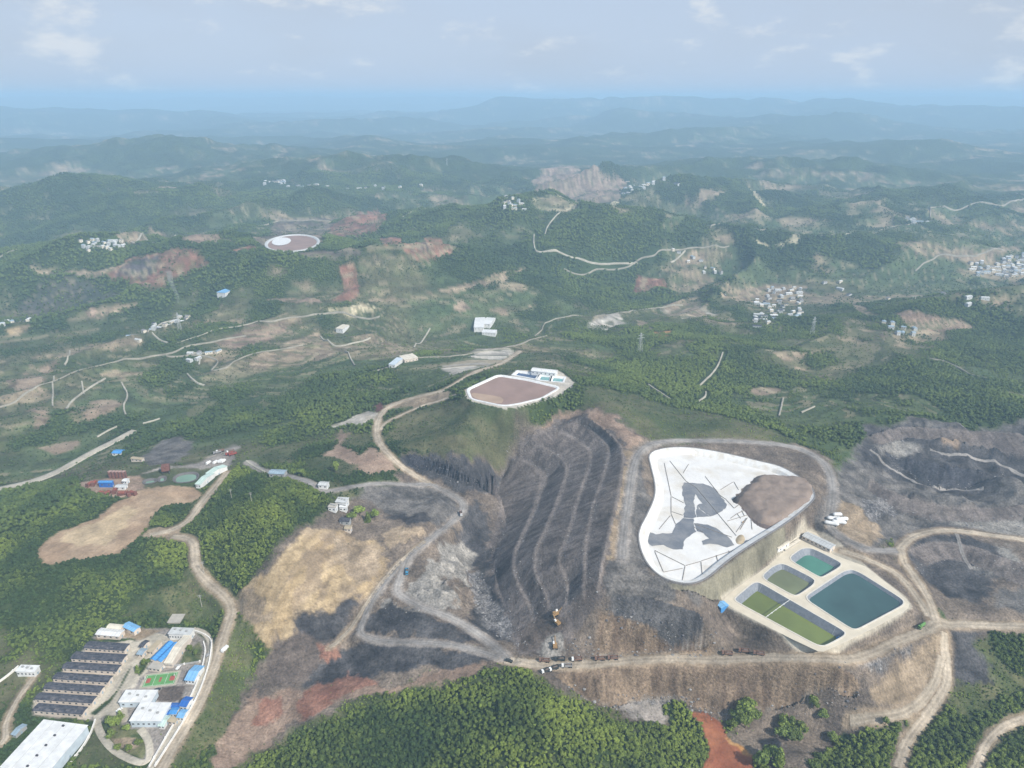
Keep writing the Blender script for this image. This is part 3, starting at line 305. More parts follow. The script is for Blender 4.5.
           ('haul_road', 'rutted track curving under the cliff', 6, 'dirt', 0, [(241.7, 371.5), (252.9, 369.6), (269.4, 371.5), (285.1, 376.7), (312.3, 393.4), (325.0, 411.3)]),
           ('mine_track', 'grey track across the right hand coal workings', 3, 'grey', 0, [(465.5, 693.9), (481.9, 686.3), (508.5, 685.8), (526.0, 681.5), (540.2, 671.5), (554.1, 657.1)]),
           ('mine_track', 'pale track in the right hand coal workings', 3, 'grey', 0, [(397.3, 691.5), (407.9, 675.1), (424.8, 660.8), (431.1, 642.5), (467.0, 642.9), (490.0, 631.8)]),
           ('mine_track', 'short track forking to the lower coal workings', 3.5, 'grey', 0, [(413.1, 549.0), (404.8, 530.2), (401.2, 513.8), (400.5, 503.1)]),
           ('dirt_road', 'brown farm road beside the white building', 4, 'dirt', 0, [(-354.4, 353.5), (-354.2, 359.7), (-362.5, 370.6), (-368.6, 390.8), (-369.2, 409.4), (-370.2, 416.9)])],
 'tracks': [[(-736.5, 1045.8), (-704.3, 989.2), (-669.7, 932.2)], [(-617.4, 1024.9), (-586.9, 986.2), (-575.2, 945.0), (-558.4, 919.7)], [(-803.7, 1200.4), (-775.1, 1150.4), (-773.1, 1130.9)], [(-674.7, 1017.4), (-652.7, 981.3)],
            [(-528.1, 1059.9), (-498.4, 1013.2), (-475.5, 1002.0)], [(-565.1, 854.3), (-559.3, 872.0), (-552.7, 883.4)], [(-514.2, 881.4), (-495.2, 892.5)], [(-173.8, 1173.0), (-170.6, 1258.8), (-161.5, 1316.9)],
            [(-359.6, 1250.3), (-317.2, 1162.9), (-289.6, 1184.3), (-263.4, 1238.7)], [(-283.9, 1128.5), (-249.1, 1038.6)], [(264.1, 910.8), (307.1, 979.7), (337.9, 1057.0)],
            [(58.5, 1871.1), (51.8, 1725.4), (64.9, 1700.8), (146.6, 1729.0), (187.1, 1730.5), (321.9, 1771.1)], [(329.6, 784.4), (349.3, 828.5), (368.7, 873.3)], [(361.2, 795.8), (388.7, 821.4)],
            [(189.5, 899.5), (197.9, 858.1), (205.5, 832.8)], [(241.6, 835.9), (261.4, 867.0), (267.5, 889.9)], [(-648.4, 927.3), (-658.8, 959.8), (-656.1, 999.0), (-647.4, 1034.6)],
            [(-673.9, 1234.5), (-711.0, 1353.6), (-682.2, 1363.4)], [(-667.1, 1236.9), (-635.4, 1211.7), (-622.1, 1200.6)], [(-558.9, 1136.3), (-534.2, 1136.4), (-508.6, 1148.9)], [(-524.6, 1098.0), (-536.7, 1136.2)],
            [(-895.9, 1652.5), (-981.6, 2055.3)], [(86.8, 1851.8), (97.3, 1913.0), (133.7, 1984.4)], [(412.0, 1803.6), (461.1, 1859.5)], [(483.6, 1586.3), (477.0, 1516.9)], [(-299.8, 697.8), (-264.6, 659.4)]],
 'basin_h': 4.5,
 'pond_z': 28.0,
 'dark': [[(171.6, 608.0), (189.9, 606.3), (199.3, 596.5), (202.2, 572.2), (202.1, 564.4), (189.2, 551.2), (181.1, 547.5), (173.5, 566.3), (179.5, 569.4), (177.3, 586.1), (172.0, 570.2), (168.5, 545.7), (165.0, 543.9),
           (156.4, 545.7), (163.1, 566.3), (164.5, 586.1), (167.7, 600.7)],
          [(173.3, 565.5), (180.6, 547.2), (168.8, 545.3)],
          [(156.2, 545.0), (165.5, 543.2), (162.6, 529.7), (162.9, 522.8), (155.5, 516.1), (149.1, 509.5), (145.3, 496.7), (136.8, 496.7), (129.6, 503.0), (119.9, 501.4), (114.3, 512.8), (113.5, 522.2), (116.1, 523.5),
           (127.1, 519.4), (141.1, 521.1), (146.6, 533.2)],
          [(164.6, 536.0), (175.7, 534.3), (183.4, 526.3), (190.3, 509.5), (190.4, 503.0), (183.8, 499.8), (177.1, 503.0), (169.9, 504.6), (163.8, 503.0), (164.5, 509.5), (171.1, 512.8), (168.4, 521.1), (163.7, 524.2)],
          [(200.9, 509.5), (217.7, 511.1), (208.3, 505.6), (198.4, 504.6)]],
 'seams': [[(166.6, 652.9), (173.7, 612.3)], [(173.5, 611.5), (181.2, 597.7), (196.3, 516.8)], [(174.8, 627.0), (184.8, 645.7)], [(195.6, 620.3), (200.0, 587.0)], [(221.5, 609.3), (221.5, 594.4)], [(204.2, 594.4), (220.3, 608.8)],
           [(203.9, 578.1), (207.4, 561.0)], [(200.0, 585.3), (203.7, 577.3)], [(207.8, 561.0), (216.1, 569.4)], [(199.3, 543.9), (207.8, 551.9), (218.9, 559.4)], [(195.1, 539.6), (217.3, 549.7)], [(207.6, 551.2), (208.4, 543.9)],
           [(213.3, 556.8), (213.1, 547.5)], [(214.7, 544.6), (202.7, 526.3)], [(217.7, 543.2), (213.3, 526.3)], [(159.8, 648.1), (153.3, 582.9)], [(152.9, 581.3), (146.8, 551.9)], [(153.4, 581.3), (162.5, 570.2)],
           [(146.7, 550.5), (147.1, 535.3)], [(130.9, 526.9), (145.2, 548.3)], [(148.2, 554.9), (156.7, 549.0)], [(120.9, 495.1), (141.7, 474.5)], [(142.5, 474.5), (155.8, 479.9)], [(156.6, 480.5), (190.4, 496.7)],
           [(141.6, 473.4), (135.0, 454.4)], [(156.2, 479.3), (153.1, 463.3)], [(171.2, 488.3), (169.7, 476.0)], [(122.6, 465.9), (139.1, 470.8)], [(120.7, 493.6), (122.4, 466.7)], [(183.4, 494.5), (182.0, 485.9)],
           [(197.9, 522.2), (213.4, 543.9)], [(163.9, 535.0), (191.8, 514.4)], [(162.6, 529.7), (168.6, 522.2)]],
 'fill': [(208.0, 574.8), (219.6, 589.0), (239.5, 614.6), (250.2, 623.5), (258.4, 621.3), (275.5, 619.0), (296.1, 614.6), (297.7, 591.0), (291.6, 574.8), (279.5, 561.2), (262.4, 546.3), (248.0, 534.4), (230.5, 526.7),
          (223.2, 528.5), (218.1, 537.2), (216.7, 551.8), (213.1, 567.0)],
 'filldark': [(208.0, 574.8), (215.7, 582.8), (222.1, 582.8), (220.1, 572.9), (213.1, 567.0)],
 'fillwet': [(212.8, 566.2), (218.6, 561.2), (219.0, 546.3), (225.5, 535.5), (234.2, 531.9), (230.2, 526.0), (223.0, 527.8), (217.5, 536.5), (216.0, 551.1)],
 'spot': [(193.2, 512.8), (199.3, 520.1), (203.9, 519.4), (204.2, 512.1), (199.7, 503.7), (194.0, 502.4), (191.7, 506.2)],
 'ponds': [('olive', 7.0, 5.0, 5.2, [(178.3, 453.4), (199.2, 472.7), (204.5, 474.0), (250.2, 416.0), (247.6, 411.8), (229.2, 401.5), (223.5, 402.5), (179.1, 449.8)]),
           ('sage', 3.5, 3.6, 3.0, [(208.3, 480.5), (221.5, 493.3), (230.7, 498.8), (235.4, 497.4), (252.1, 477.9), (248.6, 471.3), (233.0, 459.5), (227.2, 457.0)]),
           ('jade', 4.5, 4.6, 4.0, [(240.2, 505.9), (258.1, 520.9), (267.5, 520.9), (283.9, 500.2), (280.6, 494.7), (260.5, 481.2), (257.1, 481.2)]),
           ('teal', 2.2, 2.4, 1.6, [(234.3, 454.6), (280.2, 487.8), (288.6, 490.6), (293.9, 486.5), (312.5, 452.2), (309.5, 446.2), (261.5, 419.2), (256.6, 419.2)])],
 'buildings': [{'name': 'long_shed',
                'label': 'dark slate roofed cream shed farthest from the big white hall',
                'cat': 'shed',
                'roof': 'slate',
                'wall': 'cream',
                'h': 4.2,
                'kind': 'tile',
                'group': 'long sheds in a row inside the compound',
                'windows': 9,
                'x': -327.8,
                'y': 443.5,
                'z': -15.0,
                'w': 34.7,
                'd': 7.5,
                'rot': -0.09},
               {'name': 'long_shed',
                'label': 'dark slate roofed cream shed in second place from the far end of its row',
                'cat': 'shed',
                'roof': 'slate',
                'wall': 'cream',
                'h': 4.2,
                'kind': 'tile',
                'group': 'long sheds in a row inside the compound',
                'windows': 9,
                'x': -327.7,
                'y': 431.8,
                'z': -15.0,
                'w': 42.5,
                'd': 7.6,
                'rot': -0.075},
               {'name': 'long_shed',
                'label': 'dark slate roofed cream shed in third place from the far end of its row',
                'cat': 'shed',
                'roof': 'slate',
                'wall': 'cream',
                'h': 4.2,
                'kind': 'tile',
                'group': 'long sheds in a row inside the compound',
                'windows': 9,
                'x': -327.7,
                'y': 421.2,
                'z': -15.0,
                'w': 44.7,
                'd': 6.6,
                'rot': -0.077},
               {'name': 'long_shed',
                'label': 'dark slate roofed cream shed in the middle of the row of seven',
                'cat': 'shed',
                'roof': 'slate',
                'wall': 'cream',
                'h': 4.2,
                'kind': 'tile',
                'group': 'long sheds in a row inside the compound',
                'windows': 9,
                'x': -328.5,
                'y': 410.4,
                'z': -15.0,
                'w': 44.7,
                'd': 6.4,
                'rot': -0.082},
               {'name': 'long_shed',
                'label': 'dark slate roofed cream shed in third place from the big white hall',
                'cat': 'shed',
                'roof': 'slate',
                'wall': 'cream',
                'h': 4.2,
                'kind': 'tile',
                'group': 'long sheds in a row inside the compound',
                'windows': 9,
                'x': -329.5,
                'y': 400.5,
                'z': -15.0,
                'w': 44.9,
                'd': 6.2,
                'rot': -0.087},
               {'name': 'long_shed',
                'label': 'dark slate roofed cream shed in second place from the big white hall',
                'cat': 'shed',
                'roof': 'slate',
                'wall': 'cream',
                'h': 4.2,
                'kind': 'tile',
                'group': 'long sheds in a row inside the compound',
                'windows': 9,
                'x': -329.9,
                'y': 390.6,
                'z': -15.0,
                'w': 44.7,
                'd': 6.3,
                'rot': -0.084},
               {'name': 'long_shed',
                'label': 'dark slate roofed cream shed nearest the big white hall',
                'cat': 'shed',
                'roof': 'slate',
                'wall': 'cream',
                'h': 4.2,
                'kind': 'tile',
                'group': 'long sheds in a row inside the compound',
                'windows': 9,
                'x': -327.8,
                'y': 380.6,
                'z': -15.0,
                'w': 38.1,
                'd': 6.5,
                'rot': -0.093},
               {'name': 'white_hall',
                'label': 'huge flat white roofed hall with small dark roof vents cut by the corner',
                'cat': 'hall',
                'roof': 'white',
                'wall': 'paleblue',
                'h': 8,
                'kind': 'flat',
                'vents': 5,
                'x': -316.2,
                'y': 345.8,
                'z': -15.0,
                'w': 34.1,
                'd': 38.2,
                'rot': -0.14},
               {'name': 'farm_building',
                'label': 'white roofed building beside the brown farm road',
                'cat': 'building',
                'roof': 'white',
                'wall': 'white',
                'h': 5,
                'kind': 'flat',
                'windows': 5,
                'x': -375.3,
                'y': 418.2,
                'z': -15.0,
                'w': 14.9,
                'd': 6.5,
                'rot': -0.043},
               {'name': 'small_shed',
                'label': 'small blue grey roofed shed by the fork of the farm road',
                'cat': 'shed',
                'roof': 'bluegrey',
                'wall': 'grey',
                'h': 3,
                'kind': 'gable',
                'x': -346.9,
                'y': 363.5,
                'z': -15.0,
                'w': 3.9,
                'd': 9.1,
                'rot': -0.274},
               {'name': 'warehouse',
                'label': 'low white roofed warehouse behind the farthest dark shed',
                'cat': 'warehouse',
                'roof': 'white',
                'wall': 'cream',
                'h': 4,
                'kind': 'gable',
                'x': -333.5,
                'y': 459.3,
                'z': -15.0,
                'w': 21.0,
                'd': 7.7,
                'rot': -0.119},
               {'name': 'warehouse',
                'label': 'cream arched roof warehouse between white and light blue roofs',
                'cat': 'warehouse',
                'roof': 'creamroof',
                'wall': 'cream',
                'h': 4.5,
                'kind': 'arch',
                'x': -332.0,
                'y': 465.5,
                'z': -15.0,
                'w': 12.7,
                'd': 5.0,
                'rot': -0.13},
               {'name': 'warehouse',
                'label': 'light blue roofed warehouse at the upper end of the compound',
                'cat': 'warehouse',
                'roof': 'skyblue',
                'wall': 'cream',
                'h': 4.5,
                'kind': 'gable',
                'x': -318.8,
                'y': 465.3,
                'z': -15.0,
                'w': 14.3,
                'd': 6.6,
                'rot': -0.457},
               {'name': 'office_block',
                'label': 'grey white two storey block at the head of the walled road',
                'cat': 'building',
                'roof': 'greywhite',
                'wall': 'white',
                'h': 6,
                'kind': 'flat',
                'windows': 8,
                'x': -273.6,
                'y': 458.1,
                'z': -15.0,
                'w': 18.6,
                'd': 7.6,
                'rot': -0.055},
               {'name': 'long_house',
                'label': 'long narrow cream roofed house beside the double blue roof',
                'cat': 'building',
                'roof': 'creamroof',
                'wall': 'cream',
                'h': 5,
                'kind': 'gable',
                'windows': 6,
                'x': -268.1,
                'y': 439.1,
                'z': -15.0,
                'w': 6.5,
                'd': 30.4,
                'rot': -0.083},
               {'name': 'dormitory',
                'label': 'bright blue double pitched roof hall beside the long cream house',
                'cat': 'building',
                'roof': 'blue',
                'wall': 'cream',
                'h': 5,
                'kind': 'valley',
                'windows': 4,
                'x': -277.5,
                'y': 436.4,
                'z': -15.0,
                'w': 10.6,
                'd': 20.4,
                'rot': -0.271},
               {'name': 'annex',
                'label': 'flat grey annex joined to the front of the double blue hall',
                'cat': 'building',
                'roof': 'concrete',
                'wall': 'cream',
                'h': 3,
                'kind': 'flat',
                'windows': 3,
                'x': -278.3,
                'y': 423.4,
                'z': -15.0,
                'w': 10.0,
                'd': 6.8,
                'rot': -0.169},
               {'name': 'small_house',
                'label': 'dark roofed small house left of the double blue hall',
                'cat': 'house',
                'roof': 'slate',
                'wall': 'cream',
                'h': 3.5,
                'kind': 'gable',
                'windows': 2,
                'x': -299.2,
                'y': 446.8,
                'z': -15.0,
                'w': 4.0,
                'd': 7.2,
                'rot': -0.294},
               {'name': 'small_house',
                'label': 'dull blue roofed small house at the yard entrance',
                'cat': 'house',
                'roof': 'bluegrey',
                'wall': 'cream',
                'h': 3.5,
                'kind': 'gable',
                'windows': 2,
                'x': -296.6,
                'y': 438.0,
                'z': -15.0,
                'w': 5.0,
                'd': 6.9,
                'rot': -0.196},
               {'name': 'small_house',
                'label': 'brown flat roofed small house in the narrow courtyard',
                'cat': 'house',
                'roof': 'tanroof',
                'wall': 'cream',
                'h': 3.2,
                'kind': 'flat',
                'windows': 2,
                'x': -289.3,
                'y': 443.9,
                'z': -15.0,
                'w': 4.5,
                'd': 12.4,
                'rot': -0.183},
               {'name': 'blue_shed',
                'label': 'pale blue roofed shed between the sports court and the white wall',
                'cat': 'shed',
                'roof': 'skyblue',
                'wall': 'white',
                'h': 4,
                'kind': 'gable',
                'windows': 3,
                'x': -244.8,
                'y': 414.9,
                'z': -15.0,
                'w': 7.7,
                'd': 15.2,
                'rot': -0.124},
               {'name': 'canopy_hall',
                'label': 'white roofed open hall nearer the sports court',
                'cat': 'hall',
                'roof': 'white',
                'wall': 'paleblue',
                'h': 5,
                'kind': 'flat',
                'windows': 4,
                'x': -276.1,
                'y': 391.1,
                'z': -15.0,
                'w': 23.8,
                'd': 11.3,
                'rot': -0.0},
               {'name': 'canopy_hall',
                'label': 'larger white roofed open hall next to the blue sheds',
                'cat': 'hall',
                'roof': 'white',
                'wall': 'paleblue',
                'h': 6,
                'kind': 'flat',
                'windows': 6,
                'x': -259.6,
                'y': 376.0,
                'z': -15.0,
                'w': 22.5,
                'd': 16.1,
                'rot': -0.0},
               {'name': 'blue_shed',
                'label': 'deep blue roofed shed tallest of the blue cluster by the wall',
                'cat': 'shed',
                'roof': 'deepblue',
                'wall': 'white',
                'h': 5,
                'kind': 'gable',
                'x': -238.8,
                'y': 386.2,
                'z': -15.0,
                'w': 5.9,
                'd': 8.7,
                'rot': -0.172},
               {'name': 'blue_shed',
                'label': 'small deep blue lean-to behind the blue cluster',
                'cat': 'shed',
                'roof': 'deepblue',
                'wall': 'white',
                'h': 3.5,
                'kind': 'gable',
                'x': -245.9,
                'y': 384.4,
                'z': -15.0,
                'w': 6.2,
                'd': 4.0,
                'rot': 0.0},
               {'name': 'blue_shed',
                'label': 'mid blue roofed shed in the middle of the blue cluster',
                'cat': 'shed',
                'roof': 'blue',
                'wall': 'white',
                'h': 4,
                'kind': 'gable',
                'x': -244.3,
                'y': 378.8,
                'z': -15.0,
                'w': 5.0,
                'd': 5.5,
                'rot': 0.0},
               {'name': 'blue_shed',
                'label': 'sky blue roofed shed at the front of the blue cluster',
                'cat': 'shed',
                'roof': 'skyblue',
                'wall': 'white',
                'h': 4,
                'kind': 'gable',
                'x': -237.4,
                'y': 376.4,
                'z': -15.0,
                'w': 4.9,
                'd': 7.1,
                'rot': -0.096},
               {'name': 'blue_shed',
                'label': 'tiny blue roofed shed touching the larger white hall',
                'cat': 'shed',
                'roof': 'deepblue',
                'wall': 'white',
                'h': 3.5,
                'kind': 'gable',
                'x': -248.9,
                'y': 378.1,
                'z': -15.0,
                'w': 3.3,
                'd': 4.2,
                'rot': -0.032},
               {'name': 'lean_to',
                'label': 'pale green roofed lean-to in front of the larger white hall',
                'cat': 'shed',
                'roof': 'palegreen',
                'wall': 'white',
                'h': 3,
                'kind': 'gable',
                'x': -248.0,
                'y': 371.0,
                'z': -15.0,
                'w': 4.6,
                'd': 9.3,
                'rot': -0.101},
               {'name': 'lean_to',
                'label': 'tan flat roofed store below the blue cluster',
                'cat': 'shed',
                'roof': 'tanroof',
                'wall': 'cream',
                'h': 3,
                'kind': 'flat',
                'x': -242.2,
                'y': 371.8,
                'z': -15.0,
                'w': 6.0,
                'd': 4.1,
                'rot': -0.172},
               {'name': 'ruin',
                'label': 'bare concrete foundation slab in the scrub behind the compound',
                'cat': 'ruin',
                'roof': 'concrete',
                'wall': 'concrete',
                'h': 1,
                'kind': 'flat',
                'x': -287.9,
                'y': 479.1,
                'z': -15.0,
                'w': 10.7,
                'd': 10.6,
                'rot': 0.0},
               {'name': 'blue_shed',
                'label': 'blue walled processing shed at the edge of the brown field',
                'cat': 'shed',
                'roof': 'blue',
                'wall': 'deepblue',
                'h': 6,
                'kind': 'gable',
                'x': -436.0,
                'y': 655.4,
                'z': 12.0,
                'w': 14.7,
                'd': 4.3,
                'rot': 0.0},
               {'name': 'conveyor_shed',
                'label': 'pale green long shed running beside the green settling pond',
                'cat': 'shed',
                'roof': 'palegreen',
                'wall': 'white',
                'h': 5,
                'kind': 'gable',
                'x': -333.0,
                'y': 663.3,
                'z': 12.0,
                'w': 6.5,
                'd': 25.1,
                'rot': -0.226},
               {'name': 'conveyor_shed',
                'label': 'pale green long shed bending away from the settling pond',
                'cat': 'shed',
                'roof': 'palegreen',
                'wall': 'white',
                'h': 5,
                'kind': 'gable',
                'x': -328.0,
                'y': 683.0,
                'z': 12.0,
                'w': 7.3,
                'd': 22.9,
                'rot': -0.556},
               {'name': 'blue_shed',
                'label': 'bright blue roofed hut beyond the settling ponds',
                'cat': 'shed',
                'roof': 'blue',
                'wall': 'white',
                'h': 4,
                'kind': 'gable',
                'x': -492.5,
                'y': 778.4,
                'z': -14.5,
                'w': 11.9,
                'd': 9.8,
                'rot': -0.076},
               {'name': 'farm_house',
                'label': 'tan roofed long hut near the dug ground',
                'cat': 'house',
                'roof': 'tanroof',
                'wall': 'cream',
                'h': 4,
                'kind': 'gable',
                'x': -437.7,
                'y': 723.9,
                'z': 5.5,
                'w': 15.0,
                'd': 4.9,
                'rot': -0.208},
               {'name': 'small_shed',
                'label': 'small white shed in the yard of the processing plant',
                'cat': 'shed',
                'roof': 'white',
                'wall': 'white',
                'h': 4,
                'kind': 'gable',
                'x': -418.7,
                'y': 662.6,
                'z': 12.0,
                'w': 5.2,
                'd': 5.9,
                'rot': -0.14},
               {'name': 'small_shed',
                'label': 'pale grey shed among the rusty equipment',
                'cat': 'shed',
                'roof': 'greywhite',
                'wall': 'white',
                'h': 3,
                'kind': 'gable',
                'x': -417.9,
                'y': 651.5,
                'z': 12.0,
                'w': 10.9,
                'd': 6.7,
                'rot': -0.032},
               {'name': 'pump_house',
                'label': 'long pale roofed pump house behind the jade pond',
                'cat': 'building',
                'roof': 'greywhite',
                'wall': 'cream',
                'h': 4,
                'kind': 'gable',
                'windows': 7,
                'x': 275.2,
                'y': 527.5,
                'z': 28.0,
                'w': 26.6,
                'd': 9.8,
                'rot': -0.881},
               {'name': 'pump_house',
                'label': 'small cream building at the head of the concrete stair',
                'cat': 'building',
                'roof': 'creamroof',
                'wall': 'white',
                'h': 5,
                'kind': 'gable',
                'windows': 2,
                'x': 239.4,
                'y': 517.9,
                'z': 29.1,
                'w': 17.3,
                'd': 2.3,
                'rot': 0.626},
               {'name': 'filter_tank',
                'label': 'first long concrete filter trough left of the jade pond',
                'cat': 'tank',
                'roof': 'creamroof',
                'wall': 'concrete',
                'h': 2,
                'kind': 'flat',
                'group': 'concrete filter troughs',
                'x': 249.8,
                'y': 528.3,
                'z': 28.5,
                'w': 25.8,
                'd': 2.4,
                'rot': 0.653},
               {'name': 'filter_tank',
                'label': 'second long concrete filter trough left of the jade pond',
                'cat': 'tank',
                'roof': 'creamroof',
                'wall': 'concrete',
                'h': 2,
                'kind': 'flat',
                'group': 'concrete filter troughs',
                'x': 249.9,
                'y': 524.0,
                'z': 28.0,
                'w': 22.9,
                'd': 2.2,
                'rot': 0.654},
               {'name': 'pump_hut',
                'label': 'blue roofed hut at the outer corner of the olive pond',
                'cat': 'hut',
                'roof': 'skyblue',
                'wall': 'blue',
                'h': 2.2,
                'kind': 'gable',
                'x': 166.2,
                'y': 445.2,
                'z': 27.0,
                'w': 5.9,
                'd': 7.7,
                'rot': -1.108},
               {'name': 'cell_building',
                'label': 'long white roofed building behind the waste cells on the hill',
                'cat': 'building',
                'roof': 'white',
                'wall': 'white',
                'h': 5,
                'kind': 'gable',
                'x': 42.4,
                'y': 851.1,
                'z': 65.0,
                'w': 33.1,
                'd': 12.0,
                'rot': -0.308},
               {'name': 'farm_house',
                'label': 'grey roofed farmhouse at the edge of the woods by the pit road',
                'cat': 'house',
                'roof': 'bluegrey',
                'wall': 'grey',
                'h': 5,
                'kind': 'gable',
                'x': -246.8,
                'y': 647.5,
                'z': 29.5,
                'w': 16.9,
                'd': 9.1,
                'rot': -0.096},
               {'name': 'village_house',
                'label': 'pale grey house nearest the coal stockpile',
                'cat': 'house',
                'roof': 'greywhite',
                'wall': 'white',
                'h': 5,
                'kind': 'flat',
                'x': -165.2,
                'y': 587.0,
                'z': 32.2,
                'w': 10.9,
                'd': 9.2,
                'rot': -0.128},
               {'name': 'village_house',
                'label': 'flat roofed house at the left of the pit village',
                'cat': 'house',
                'roof': 'concrete',
                'wall': 'white',
                'h': 5,
                'kind': 'flat',
                'x': -170.8,
                'y': 573.7,
                'z': 34.2,
                'w': 7.6,
                'd': 6.8,
                'rot': -0.147},
               {'name': 'village_house',
                'label': 'white house tucked under trees in the pit village',
                'cat': 'house',
                'roof': 'white',
                'wall': 'white',
                'h': 5,
                'kind': 'flat',
                'x': -162.1,
                'y': 578.2,
                'z': 31.2,
                'w': 6.9,
                'd': 5.6,
                'rot': -0.099},
               {'name': 'village_house',
                'label': 'small dark roofed house below the pit village',
                'cat': 'house',
                'roof': 'slate',
                'wall': 'grey',
                'h': 4,
                'kind': 'gable',
                'x': -156.8,
                'y': 560.7,
                'z': 28.4,
                'w': 9.4,
                'd': 7.2,
                'rot': -0.091},
               {'name': 'village_house',
                'label': 'tan roofed hut on the brink of the yellow slope',
                'cat': 'house',
                'roof': 'tanroof',
                'wall': 'cream',
                'h': 4,
                'kind': 'gable',
                'x': -152.4,
                'y': 552.0,
                'z': 25.7,
                'w': 6.1,
                'd': 5.4,
                'rot': -0.136},
               {'name': 'village_house',
                'label': 'low grey farm hut by the bend of the track',
                'cat': 'house',
                'roof': 'greywhite',
                'wall': 'white',
                'h': 4,
                'kind': 'gable',
                'x': -188.5,
                'y': 610.5,
                'z': 37.9,
                'w': 9.4,
                'd': 7.3,
                'rot': -0.105},
               {'name': 'factory_hall',
                'label': 'left white roofed shed of the twin sheds by the valley road',
                'cat': 'hall',
                'roof': 'white',
                'wall': 'white',
                'h': 6,
                'kind': 'gable',
                'x': -65.2,
                'y': 1349.9,
                'z': -24.7,
                'w': 19.7,
                'd': 72.0,
                'rot': 0.0},
               {'name': 'factory_hall',
                'label': 'right white roofed shed of the twin sheds by the valley road',
                'cat': 'hall',
                'roof': 'white',
                'wall': 'white',
                'h': 6,
                'kind': 'gable',
                'x': -47.7,
                'y': 1357.6,
                'z': -24.5,
                'w': 18.6,
                'd': 44.5,
                'rot': -0.239},
               {'name': 'small_house',
                'label': 'pale blue house beside the winding valley road',
                'cat': 'house',
                'roof': 'paleblue',
                'wall': 'white',
                'h': 6,
                'kind': 'flat',
                'x': -178.9,
                'y': 1011.0,
                'z': 17.2,
                'w': 10.6,
                'd': 31.5,
                'rot': -0.262},
               {'name': 'small_house',
                'label': 'cream house with yard beside the winding valley road',
                'cat': 'house',
                'roof': 'creamroof',
                'wall': 'cream',
                'h': 6,
                'kind': 'flat',
                'x': -162.6,
                'y': 1034.5,
                'z': 15.8,
                'w': 22.9,
                'd': 22.3,
                'rot': 0.553},
               {'name': 'factory_hall',
                'label': 'light blue roofed works beside the far open cast',
                'cat': 'hall',
                'roof': 'skyblue',
                'wall': 'white',
                'h': 5,
                'kind': 'flat',
                'x': -596.7,
                'y': 1426.0,
                'z': 21.0,
                'w': 21.0,
                'd': 35.3,
                'rot': -0.277},
               {'name': 'factory_hall',
                'label': 'cream hall at the corner of the pale yard',
                'cat': 'hall',
                'roof': 'creamroof',
                'wall': 'white',
                'h': 6,
                'kind': 'flat',
                'x': -325.7,
                'y': 1286.8,
                'z': -14.9,
                'w': 15.0,
                'd': 27.0,
                'rot': -0.286},
               {'name': 'house',
                'label': 'low white houses by the valley stream',
                'cat': 'house',
                'roof': 'white',
                'wall': 'white',
                'h': 5,
                'kind': 'flat',
                'x': -43.3,
                'y': 1286.2,
                'z': -22.7,
                'w': 26.9,
                'd': 19.7,
                'rot': -0.145}],
 'villages': [('white house in the dense village beyond the right hand woods', 'houses of the dense white village',
               [(579.4, 1612.6), (629.0, 1664.3), (689.8, 1665.9), (691.1, 1615.1), (662.5, 1555.9), (625.2, 1492.4), (615.8, 1410.1), (590.9, 1376.0), (564.4, 1410.1), (482.2, 1262.1), (457.0, 1248.2), (493.7, 1388.4),
                (534.9, 1460.6), (561.6, 1576.0)],
               72, 'mixed'),
              ('white house in the town at the far right edge', 'houses of the town at the right edge',
               [(1175.4, 1790.0), (1217.4, 1799.1), (1226.7, 1775.8), (1283.2, 1823.9), (1375.5, 1871.7), (1301.4, 1752.1), (1229.9, 1710.2), (1218.2, 1760.9), (1160.5, 1710.9), (1171.6, 1768.0)], 60, 'mixed'),
              ('pale house in the distant valley town below the red field', 'houses of the distant valley town',
               [(505.8, 3201.8), (594.4, 3259.2), (568.6, 2644.0), (636.2, 2661.6), (585.2, 2613.9), (477.7, 2605.1), (453.9, 2853.2), (425.8, 2816.4)], 42, 'mixed'),
              ('pale house in the hamlet left of the yellow fields', 'houses of the hamlet beside yellow fields', [(-103.7, 2845.2), (-7.9, 2090.2), (42.5, 2048.3), (41.3, 1979.2), (-23.7, 1969.6), (-102.4, 2802.7)], 28, 'mixed'),
              ('pale house in the hazy village at the left', 'houses of the hazy left village',
               [(-1008.7, 1640.6), (-981.1, 1659.1), (-909.1, 1652.6), (-907.1, 1631.5), (-928.3, 1618.2), (-969.9, 1634.8), (-980.3, 1613.0), (-997.8, 1622.0)], 28, 'mixed'),
              ('white house in the roadside hamlet under the smoke', 'houses of the hamlet under the smoke',
               [(-730.8, 1270.0), (-673.9, 1234.5), (-714.2, 1329.8), (-685.7, 1371.3), (-658.2, 1379.7), (-612.7, 1291.9), (-638.4, 1272.6), (-653.7, 1257.2), (-656.5, 1223.2), (-663.4, 1202.3), (-691.0, 1206.1)], 26, 'mixed'),
              ('white house in the hamlet by the forked road', 'houses of the hamlet by the forked road', [(-560.8, 1140.9), (-539.1, 1136.0), (-510.9, 1155.1), (-504.4, 1137.4), (-528.1, 1120.6), (-554.4, 1099.6)], 6, 'mixed'),
              ('pale house in the far village on the hillside', 'houses of the far hillside village', [(-1078.6, 3076.9), (-1026.8, 3108.3), (-908.0, 3039.8), (-878.6, 2993.7), (-1024.0, 2983.4)], 14, 'mixed'),
              ('blue roofed house in the woods right of the dense village', 'houses in the woods', [(671.6, 1229.4), (686.8, 1210.8), (729.8, 1202.8), (717.5, 1178.7), (665.3, 1156.2), (657.6, 1190.4)], 8, 'blue'),
              ('small white house on the wooded slope below the right hand town', 'houses on the wooded slope', [(1222.5, 2217.4), (1285.5, 2253.6), (1311.8, 2217.1), (1189.3, 2106.1)], 14, 'mixed'),
